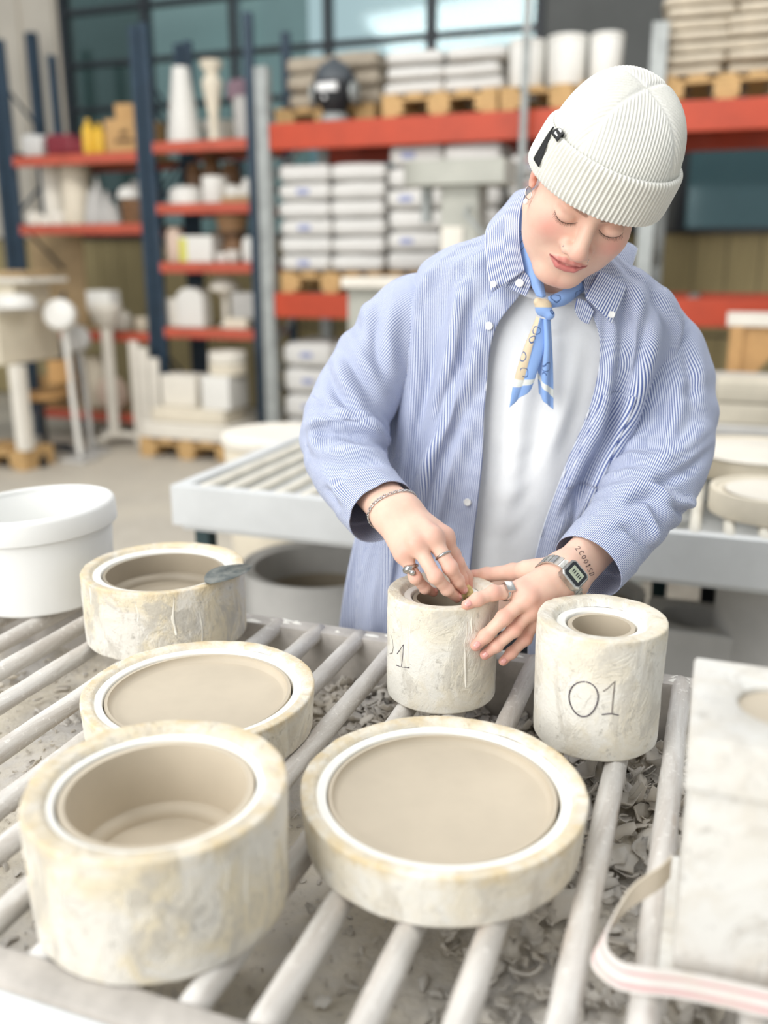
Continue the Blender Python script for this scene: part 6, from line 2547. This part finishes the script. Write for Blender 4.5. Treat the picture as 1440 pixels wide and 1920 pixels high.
turned('white_dish', 'low wide white dish behind the baluster vase', 356, 430, 224, y1, v + 0.26, BOWL, M_WHITE, 'dish')
o = turned('grey_bin', 'grey bin on the top board with mauve cloth stuffed on top', 426, 473, 180, y1, v, [(0, 0), (0.9, 0), (1, 0.97), (1.03, 1), (0.9, 1), (0.82, 0.04), (0, 0.03)], M_GREYPL, 'bin')
cl = link('mauve_cloth', sack_mesh(0.21, 0.19, 0.14, 4, M_PURPLE), None, RC(U_at(447, 178, v), v + 0.1, float(on_v(447, 186, v)[2])), (0, 0, -ANG))
tag(cl, 'bundle of mauve cloth sitting in the grey bin', 'cloth')
# second board
turned('white_dome_box', 'white domed lidded pot on the board below the cone', 301, 362, 346, y2, v, DOME, M_WHITE, 'pot')
turned('white_cylinder_pot', 'tall plain white cylinder pot on the board below the vase', 368, 411, 330, y2, v - 0.03, [(0, 0), (0.95, 0), (1, 0.05), (1, 1), (0.93, 1), (0.9, 0.08), (0, 0.06)], M_WHITE, 'pot')
crate('wooden_board', 'brown board under small white castings beside the white cylinder pot', 414, 474, 368, y2, v, 0.3, M_CHIP, 'board', 0.004)
zb = float(on_v(444, 368, v)[2]) + 0.003
for i, (a, b2, t_, pr) in enumerate(((416, 440, 345, DOME), (436, 458, 350, CUP), (448, 470, 334, JARP))):
    turned('small_casting', 'small white casting on the brown board, %s' % ('rounded one', 'open cup', 'tallest one')[i], a, b2, t_, zb, v + 0.06, pr, M_WHITE, 'casting', 'small castings on the brown board')
for i, (a, b2, t_) in enumerate(((340, 370, 306), (372, 402, 292), (404, 440, 304))):
    turned('brown_jug', 'brown jug at the back of the board, %s' % ('behind the domed pot', 'behind the cylinder pot', 'behind the castings')[i], a, b2, t_, y2, v + 0.32, JARP, M_BROWN, 'jug', 'brown jugs')
# third board
turned('pinkish_jar', 'tall pinkish white jar on the third board', 302, 332, 427, y3, v, JARP, M_PINK, 'jar')
o = crate('yellow_label_box', 'white carton with a lime yellow side on the third board', 334, 396, 442, y3, v, 0.2, M_WHITE, 'carton')
MB().box(-o['w'] / 2 + 0.004, -o['w'] / 2 + o['w'] * 0.24, -0.002, 0.01, 0.006, o['h'] - 0.02).build('lime_label', M_LIME, o, False)
turned('brown_pot', 'brown glazed pot on the third board', 409, 448, 446, y3, v + 0.06, JARP, M_BROWN, 'pot')
turned('peach_bowl', 'peach coloured clay bowl raised behind the third board', 392, 446, 404, y3 + 0.16, v + 0.24, BOWL, M_PEACH, 'bowl')
crate('stand_block', 'dark block carrying the peach clay bowl', 396, 442, 434, y3, v + 0.24, 0.2, M_BROWN, 'block')
for i, (a, b2, t_, pr) in enumerate(((398, 424, 474, CUP), (418, 444, 470, BOWL), (448, 474, 444, JARP))):
    turned('little_white_pot', 'little white pot on the third board, %s' % ('cup shaped', 'shallow bowl', 'tall by the upright')[i], a, b2, t_, y3, v - 0.07, pr, M_WHITE, 'pot', 'little white pots')
# fourth board
crate('white_block', 'white block on the fourth board by the blue upright', 298, 334, 560, y4, v, 0.2, M_WHITE2, 'block')
b = MB()
u0, u1 = u_rng(331, 380, 570, v)
w = u1 - u0
h = float(on_v(355, 540, v)[2]) - y4
pts = [(-w / 2, 0), (w / 2, 0), (w / 2, h * 0.72)] + [(w / 2 * math.cos(a), h * 0.72 + h * 0.28 * math.sin(a)) for a in np.linspace(0.15, math.pi - 0.15, 12)] + [(-w / 2, h * 0.72)]
k = len(pts)
b.add([(x, 0, z) for x, z in pts] + [(x, 0.12, z) for x, z in pts], [tuple(range(k)), tuple(range(2 * k - 1, k - 1, -1))] + [(i, k + i, k + (i + 1) % k, (i + 1) % k) for i in range(k)])
tag(b.build('arched_tablet', M_WHITE, None, 40, RC((u0 + u1) / 2, v, y4 + 0.001), (0, 0, -ANG)), 'white arched tablet standing on the fourth board', 'tablet')
turned('mushroom_stand', 'white mushroom shaped stand on the fourth board', 380, 432, 522, y4, v, [(0, 0), (0.42, 0), (0.42, 0.04), (0.2, 0.1), (0.2, 0.62), (0.5, 0.7), (1, 0.76), (1, 0.84), (0.6, 0.98), (0, 1)], M_WHITE2, 'stand')
crate('grey_box', 'grey box at the end of the fourth board', 432, 475, 548, y4, v + 0.06, 0.24, M_GREYPL, 'box')
crate('tan_slab', 'low tan slab in front of the grey box', 420, 462, 597, y4, v - 0.06, 0.10, M_CREAM, 'slab')

# ------------------------------------------------------------------ plaster on the floor pallet before the shelving
vf = 5.72
u0, u1 = u_rng(262, 436, 830, vf)
pl = pallet('wooden pallet on the floor loaded with plaster slabs', (u0 + u1) / 2, vf, 0, u1 - u0, 0.42)
zf = 0.142
def zpx(px, py, v_):
    return float(on_v(px, py, v_)[2])


o = crate('plaster_slab', 'wide white plaster slab lying on the floor pallet', 266, 434, 796, zf, vf + 0.01, 0.40, M_WHITE2, 'slab', 0.015)
za = zf + o['h'] + 0.002
o = crate('plaster_slab', 'narrower plaster slab on top of the wide slab', 282, 420, 768, za, vf + 0.03, 0.34, M_CREAM, 'slab', 0.03)
zb = za + o['h'] + 0.002
crate('plaster_block', 'upright white plaster block at the back of the floor pallet', 300, 366, 704, zb, vf + 0.14, 0.2, M_WHITE2, 'block', 0.015)
o = crate('plaster_block', 'tall white plaster block under the round cream mould', 376, 428, 706, zb, vf + 0.06, 0.30, M_WHITE, 'block', 0.015)
zc2 = zb + o['h'] + 0.002
u0, u1 = u_rng(380, 444, 680, vf + 0.1)
t = thing('round_mould', 'round cream mould lying on the tall plaster block', 'mould', RC((u0 + u1) / 2, vf + 0.22, zc2), -ANG)
r = (u1 - u0) / 2
hr = zpx(415, 662, vf + 0.1) - zc2
MB().lathe(rounded([(0, 0), (r, 0), (r, hr * 0.48), (0, hr * 0.48)], 0.01, 2), 32).build('mould_base', M_CREAM, t)
MB().lathe(rounded([(0, hr * 0.5), (r * 0.98, hr * 0.5), (r * 0.98, hr), (r * 0.4, hr), (r * 0.36, hr * 0.8), (0, hr * 0.8)], 0.01, 2), 32).build('mould_lid', M_WHITE2, t)
# ================================================================== second work table behind the person
T2V0, T2V1, T2U0, T2U1 = 2.035, 2.82, -1.355, 1.15
u2c, v2c = (T2U0 + T2U1) / 2, (T2V0 + T2V1) / 2
t2 = thing('slatted_table', 'long pale slatted table across the room behind the person', 'table', RC(u2c, v2c, 0), -ANG)
h2u, h2v = (T2U1 - T2U0) / 2, (T2V1 - T2V0) / 2
M_RAIL2 = plain('pale_grey_rail', srgb(214, 216, 216), 0.55, var=0.08, vscale=4, bstr=0.1)
M_BAR2 = plain('cream_bar', srgb(226, 221, 208), 0.6, var=0.1, vscale=10)
M_TEALLEG = plain('dark_teal_leg', srgb(38, 66, 70), 0.5, var=0.15)
MB().box(-h2u, h2u, -h2v, -h2v + 0.04, 0.735, 0.846, 0.004).build('long_rail', M_RAIL2, t2, False)
MB().box(-h2u, h2u, h2v - 0.04, h2v, 0.735, 0.846, 0.004).build('long_rail', M_RAIL2, t2, False)
for s in (-1, 1):
    MB().box(s * (h2u - 0.02) - 0.02, s * (h2u - 0.02) + 0.02, -h2v + 0.041, h2v - 0.041, 0.735, 0.846, 0.004).build('end_rail', M_RAIL2, t2, False)
MB().box(-h2u + 0.02, h2u - 0.02, -h2v + 0.02, h2v - 0.02, 0.72, 0.734).build('tray_board', M_RAIL2, t2, False)
bm2 = rough_bar('bar', 2 * h2v - 0.05, 0.0135, 9, 10, 12)
bm2.materials.clear()
bm2.materials.append(M_BAR2)
uu = -h2u + 0.085
while uu < h2u - 0.05:
    link('bar', bm2, t2, (uu, 0, 0.85 - 0.0135))
    uu += 0.074
for sx in (-1, 0, 1):
    for sy in ((1,) if sx == 0 else (-1, 1)):
        MB().box(sx * (h2u - 0.06) - 0.022, sx * (h2u - 0.06) + 0.022, sy * (h2v - 0.07) - 0.022, sy * (h2v - 0.07) + 0.022, 0, 0.719, 0.003).build('leg', M_TEALLEG, t2, False)
MB().box(-h2u + 0.09, h2u - 0.09, -h2v + 0.10, h2v - 0.10, 0.26, 0.285).build('under_shelf', M_BLACK, t2, False)


MB().box(0.12, h2u - 0.10, h2v - 0.055, h2v - 0.042, 0.02, 0.715).build('shade_panel', M_BLACK, t2, False)  # added black sheet standing in for the deep shade under the table


def far_mould(name, label, X, Y, z, r, h, hole, mat=M_CREAM, depth=None, clay=M_CLAY_DARK):
    t = thing(name, label, 'mould', (X, Y, z), -ANG)
    dp = depth or h * 0.5
    MB().lathe(rounded([(0, 0), (r, 0), (r, h), (hole * 1.15, h), (hole * 1.12, h - 0.008), (hole, h - 0.008), (hole * 0.97, h - dp), (0, h - dp)], 0.006, 2), 48).build('mould_body', mat, t)
    MB().lathe([(hole * 0.955, h - dp * 0.4), (hole * 0.93, h - dp + 0.008), (0, h - dp + 0.006)], 40).build('clay_lining', clay, t)
    return t


far_mould('plate_mould', 'cream plate mould on the pale table at the picture edge', 0.925, 2.085, 0.85, 0.145, 0.060, 0.115, depth=0.014, clay=M_WHITE2)
far_mould('cylinder_mould', 'cream cylinder mould behind the striped elbow', 0.765, 2.365, 0.85, 0.085, 0.105, 0.05)
far_mould('plate_mould', 'large low plate mould at the back of the pale table', 1.08, 2.56, 0.85, 0.225, 0.055, 0.20, depth=0.010, clay=M_WHITE2)

# under the pale table
far_mould('drum_mould', 'big round plaster tub on the floor under the pale table', -0.20, 2.62, 0.0, 0.235, 0.545, 0.195, M_GREYPL, 0.25, M_CLAY_DARK)
bw = thing('hole_block', 'square grey plaster block with a round hole on the lower shelf', 'mould', RC(to_uv(on_y(1296, 1180, 2.14))[0] - 0.115, to_uv(on_y(1296, 1180, 2.14))[1] - 0.08, 0.286), -ANG)
b = MB()
slab_hole(b, 0, 0.23, 0, 0.23, 0.0, 0.265, 0.115, 0.115, 0.078, 0.10)
b.build('block_body', M_GREYPL, bw, 40)
MB().lathe([(0, 0.17), (0.05, 0.172), (0.077, 0.18)], 32, 0.115, 0.115).build('clay_floor', M_CLAY_DARK, bw)
far_mould('drum_mould', 'round grey mould on the lower shelf beside the square block', 0.600, 2.36, 0.286, 0.12, 0.27, 0.095, M_GREYPL, 0.1)
far_mould('drum_mould', 'tall grey tub under the pale table at the picture edge', 1.00, 2.10, 0.286, 0.17, 0.40, 0.13, M_GREYPL, 0.2)
# lid behind the far edge of the table
lid = thing('round_tub', 'round cream tub standing behind the far edge of the pale table', 'tub', RC(to_uv(on_z(487, 824, 0.80))[0] , T2V1 + 0.23, 0), -ANG)
MB().lathe(rounded([(0, 0), (0.17, 0), (0.20, 0.76), (0, 0.76)], 0.01, 2), 40).build('tub_body', M_CREAM, lid)
MB().lathe(rounded([(0, 0.762), (0.21, 0.762), (0.21, 0.80), (0.18, 0.81), (0, 0.81)], 0.008, 2), 40).build('tub_lid', M_WHITE2, lid)

# ================================================================== right of the person: a further bench with moulds and a stool
vb3 = 3.75
M_BLOCK2 = plain('aged_plaster', srgb(204, 196, 178), 0.7, var=0.08, vscale=8)
b3 = thing('grey_bench', 'grey bench behind the pale table carrying a cream block mould', 'bench', RC(-0.05, vb3, 0), -ANG)
MB().box(-0.25, 1.5, 0, 0.46, 0.72, 0.80, 0.006).build('bench_top', M_GREYPL, b3, False)
MB().box(-0.23, 1.48, 0.02, 0.04, 0.56, 0.719, 0.004).build('apron', M_RAIL2, b3, False)
for x in (-0.2, 1.44):
    for y in (0.08, 0.40):
        MB().box(x - 0.03, x + 0.03, y - 0.03, y + 0.03, 0, 0.719, 0.003).build('leg', M_GALV, b3, False)
UB3 = U_at(1338, 770, vb3 + 0.08)
for i, (x, w, h, lb) in enumerate(((0.0, 0.22, 0.17, 'cream block mould on the grey bench beside the striped shoulder'), (0.26, 0.34, 0.15, 'cream block mould at the picture edge on the grey bench'))):
    t = thing('block_mould', lb, 'mould', RC(UB3 + x, vb3 + 0.08, 0.801), -ANG)
    MB().box(0, w, 0, 0.26, 0, h * 0.5, 0.02).build('mould_base', M_BLOCK2, t)
    MB().box(0, w, 0, 0.26, h * 0.5 + 0.002, h, 0.02).build('mould_lid', M_BLOCK2, t)
# wooden stool standing on a further low bench
vs3 = 4.7
u_ = U_at(1362, 700, vs3)
st = thing('wooden_stool', 'wooden stool with a white board seat beyond the grey bench', 'stool', RC(u_, vs3, 0), -ANG)
zt = zpx(1400, 592, vs3)
MB().box(-0.02, 0.62, 0, 0.36, zt - 0.05, zt, 0.006).build('stool_seat', M_WHITE2, st, False)
for x in (0.03, 0.57):
    for y in (0.03, 0.33):
        MB().box(x - 0.03, x + 0.03, y - 0.03, y + 0.03, 0, zt - 0.051, 0.003).build('leg', M_SEATW, st, False)
b = MB()
b.add([(0.061, 0.02, zt - 0.052), (0.30, 0.02, zt - 0.052), (0.061, 0.02, zt - 0.36), (0.061, 0.05, zt - 0.052), (0.30, 0.05, zt - 0.052), (0.061, 0.05, zt - 0.36)], [(0, 1, 2), (3, 5, 4), (0, 3, 4, 1), (1, 4, 5, 2), (2, 5, 3, 0)])
b.build('corner_bracket', M_SEATW, st, False)
MB().box(0.061, 0.539, 0.02, 0.04, zt * 0.35, zt * 0.42).build('stretcher', M_SEATW, st, False)
vq = 4.35
gb = thing('low_bench', 'low pale grey bench between the stool and the grey bench', 'bench', RC(U_at(1320, 690, vq), vq, 0), -ANG)
MB().box(0, 1.5, 0, 0.30, 0.86, 0.92, 0.006).build('bench_top', M_GREYPL, gb, False)
for x in (0.05, 1.42):
    MB().box(x, x + 0.05, 0.05, 0.25, 0, 0.859).build('leg', M_GALV, gb, False)

# ================================================================== left: desk, whirlers, chair, boards
def Pz(px, py):
    """a floor point under a picture point"""
    return on_z(px, py, 0.0)


M_CREAMP = plain('cream_painted_panel', srgb(222, 212, 190), 0.55, var=0.06, vscale=4)
p = Pz(38, 884)
uD_, vD_ = to_uv(p)
mp = mpp(40, 640, vD_)
desk = thing('plaster_bench', 'cream plaster bench with a deep box front at the picture edge', 'bench', RC(uD_, vD_, 0), -ANG)
zt, zb_, zlo = zpx(60, 590, vD_), zpx(60, 688, vD_), zpx(60, 600, vD_)
xr = U_at(2, 640, vD_) - uD_
MB().box(-1.2, xr, -0.02, 0.60, zb_, zt, 0.01).build('bench_box', M_CREAMP, desk, False)
MB().box(-1.22, xr + 0.03, -0.05, 0.64, zt + 0.001, zt + 0.035, 0.008).build('bench_top', M_WHITE2, desk, False)
for x in (U_at(32, 800, vD_) - uD_, -1.1):
    for y in (0.06,):
        MB().box(x - 0.045, x + 0.045, y - 0.04, y + 0.04, 0.142, zb_ - 0.001, 0.005).build('leg', M_WHITE2, desk, False)
zq = zt + 0.036
cab = crate('cream_housing', 'cream housing with a white overhanging board on the plaster bench', -80, 24, 530, zq, vD_ + 0.10, 0.36, M_CREAMP, 'housing', 0.01)
zz = zq + cab['h'] + 0.002
crate('white_board', 'white board lying on the cream housing', -80, 52, 523, zz, vD_ + 0.06, 0.40, M_WHITE2, 'board', 0.004)
crate('wooden_board', 'wooden board lying on the white board', -40, 40, 508, zz + 0.036, vD_ + 0.10, 0.30, M_CHIP, 'board', 0.004)
turned('white_lump', 'white rounded plaster lump in front of the cream housing', -30, 30, 552, zq, vD_ - 0.03, DOME, M_WHITE, 'plaster lump')
pp_ = Pz(22, 905)
pu, pv = to_uv(pp_)
pallet('small wooden pallet on the floor under the plaster bench', U_at(50, 890, vD_ + 0.02) - 0.40, vD_ + 0.02, 0, 0.80, 0.30)


def whirler(label, px, pyt, pyb, pxr, headmat, group=None, square=False):
    p = Pz(px, pyb)
    u_, v_ = to_uv(p)
    m = mpp(px, (pyt + pyb) / 2, v_)
    h = zpx(px, pyt, v_)
    t = thing('pedestal_whirler', label, 'whirler', RC(u_, v_, 0), -ANG, group)
    r = pxr * m
    MB().tube([(0, 0, 0.06), (0, 0, h * 0.80)], 0.045, 16).build('column', M_WHITE2, t)
    for k in range(3):
        a = k * 2.094 + 0.5
        MB().tube([(0, 0, 0.09), (0.24 * math.cos(a), 0.24 * math.sin(a), 0.06)], 0.028, 8).build('foot', M_WHITE2, t)
        q = MB().lathe([(0, -0.015), (0.03, -0.015), (0.03, 0.015), (0, 0.015)], 14)
        q.build('caster', M_BLACK, t, loc=(0.24 * math.cos(a), 0.24 * math.sin(a), 0.031), rot=(math.pi / 2, 0, a))
    MB().lathe(rounded([(0, h * 0.78), (0.07, h * 0.78), (r * 0.95, h * 0.88), (r, h * 0.92), (0, h * 0.92)], 0.008, 2), 32).build('bowl', headmat, t)
    if square:
        MB().box(-r * 0.85, r * 0.75, -r * 0.5, r * 0.5, h * 0.921, h, 0.01).build('head_block', M_WHITE, t, False)
    else:
        MB().lathe(rounded([(0, h * 0.921), (r * 0.8, h * 0.921), (r * 0.8, h), (0, h)], 0.01, 2), 32).build('head_disc', M_WHITE, t)
    return t


whirler('white pedestal whirler with a square block on its head', 217, 545, 834, 32, M_WHITE2, square=True)


def disc_wheel(label, px, py, prx, v_, zbase, mat):
    m = mpp(px, py, v_)
    u_ = U_at(px, py, v_)
    zc_ = zpx(px, py, v_)
    r = prx * m
    t = thing('wheel_head', label, 'wheel', RC(u_, v_, 0), -ANG)
    q = MB().lathe(rounded([(0, -0.05), (r, -0.05), (r * 1.02, 0), (r * 0.9, 0.05), (0, 0.06)], 0.01, 2), 32)
    q.build('disc', mat, t, loc=(0, 0, zc_), rot=(math.pi / 2 - 0.2, 0, 0.5))
    MB().tube([(0, 0.03, zc_ - r * 0.4), (0, 0.08, 0.04)], 0.022, 12).build('stand_post', mat, t)
    MB().box(-0.10, 0.10, -0.02, 0.18, 0.0, 0.03, 0.008).build('stand_foot', M_GREYPL, t, False)


vW1 = vD_ + 0.35
disc_wheel('white disc wheel on a post beside the plaster bench, upper one', 112, 590, 30, vW1, 0, M_WHITE)
disc_wheel('grey white disc wheel on a post, lower one nearer the shelving', 142, 635, 26, vW1 + 0.25, 0, M_GREYPL)

# swivel chair
p = Pz(88, 862)
cu, cv = to_uv(p)
m = mpp(90, 760, cv)
ch = thing('swivel_chair', 'wooden swivel chair with a black five-star base beside the plaster bench', 'chair', RC(cu, cv, 0), -ANG)
zs_ = zpx(85, 742, cv)
MB().lathe(rounded([(0, zs_ - 0.02), (0.18, zs_ - 0.02), (0.20, zs_ + 0.01), (0.19, zs_ + 0.02), (0, zs_ + 0.012)], 0.006, 2), 32).build('seat', M_SEATW, ch)
MB().tube([(0, 0, 0.08), (0, 0, zs_ - 0.021)], 0.024, 12).build('gas_column', M_BLACK, ch)
MB().box(-0.09, 0.09, -0.09, 0.09, zs_ - 0.05, zs_ - 0.021, 0.005).build('seat_plate', M_BLACK, ch, False)
zb0 = zpx(135, 700, cv)
MB().tube([(0.08, 0.0, zs_ - 0.035), (0.24, 0.02, zs_ - 0.03), (0.27, 0.02, zs_ + 0.06), (0.25, 0.02, zb0)], 0.012, 8).build('back_bar', M_BLACK, ch)
vs, fs = [], []
for side in (0, 0.018):
    for i in range(9):
        a = (i / 8 - 0.5) * 1.5
        for j in range(3):
            vs.append((0.06 + (0.19 + side) * math.cos(a), (0.19 + side) * math.sin(a), zb0 - 0.06 + 0.08 * j))
for i in range(8):
    for j in range(2):
        a = i * 3 + j
        fs += [(a, a + 3, a + 4, a + 1), (a + 27, a + 28, a + 31, a + 30)]
    for j in (0, 2):
        a = i * 3 + j
        fs.append((a, a + 27, a + 30, a + 3))
for i in (0, 8):
    for j in range(2):
        a = i * 3 + j
        fs.append((a, a + 1, a + 28, a + 27))
mk('backrest', vs, fs, M_SEATW, ch, 40)
for k in range(5):
    a = k * 2 * math.pi / 5 + 0.3
    MB().tube([(0, 0, 0.10), (0.26 * math.cos(a), 0.26 * math.sin(a), 0.065)], [0.024, 0.016], 8).build('base_arm', M_BLACK, ch)
    MB().lathe([(0, -0.02), (0.03, -0.02), (0.03, 0.02), (0, 0.02)], 14).build('caster', M_BLACK, ch, loc=(0.26 * math.cos(a), 0.26 * math.sin(a), 0.031), rot=(math.pi / 2, 0, a + 0.7))

# boards and a disc leaning at the shelving
vl = VA - 0.10
for i, (a, b2, t_, lb) in enumerate(((240, 256, 640, 'tall white board leaning upright on the left-hand shelving bay'), (258, 274, 652, 'white board beside the tall leaning board'), (278, 294, 672, 'short white board leaning at the middle blue upright'))):
    crate('leaning_board', lb, a, b2, t_, 0.001, vl - 0.05 * i, 0.03, M_WHITE2, 'board', 0.004)
vdk = VA + 0.10
u_ = U_at(212, 735, vdk)
r = 33 * mpp(212, 735, vdk)
zc_ = ZL[3] + r + 0.004
q = MB().lathe(rounded([(0, -0.03), (r * 0.86, -0.03), (r, -0.01), (r, 0.02), (0, 0.03)], 0.006, 2), 40)
o = q.build('leaning_disc', M_PINK, None, 40, RC(u_, vdk, zc_), (math.pi / 2, 0, -ANG))
tag(o, 'large pinkish plaster disc leaning on edge behind the whirler', 'disc')
crate('beige_crate', 'beige carton on the lowest board of the left-hand bay', 70, 104, 705, ZL[3] + 0.002, VA + 0.1, 0.3, M_CARD, 'carton')
drum('dusty cream drum under the left-hand shelving bay', 152, 190, 670, ZL[3] + 0.002, VA + 0.15, M_CREAM, None, 'drum', 'cream_drum')
# rack end frame at the far left edge
ef = thing('rack_end_frame', 'grey rack end frame with black diagonal braces at the picture edge', 'rack', RC(U_at(14, 400, VA + 0.9), VA + 0.9, 0), -ANG)
for y in (0, 0.55):
    MB().box(-0.05, 0.05, y - 0.035, y + 0.035, 0, zpx(14, 30, VA + 0.9), 0.004).build('frame_post', M_BLUE, ef, False)
for i in range(4):
    z = 0.5 + i * 0.62
    MB().box(-0.012, 0.012, 0.036, 0.514, z, z + 0.03).build('frame_rung', M_BLACK, ef, False)
# poster with blue on the panel
po = wall_box('wall_notice', U_at(2, 480, VW - 0.1), U_at(30, 480, VW - 0.1), VW + 0.01, VW + 0.028, zpx(10, 492, VW), zpx(10, 440, VW), M_BLUEPR)
tag(po, 'blue and white notice on the wall at the picture edge', 'notice')
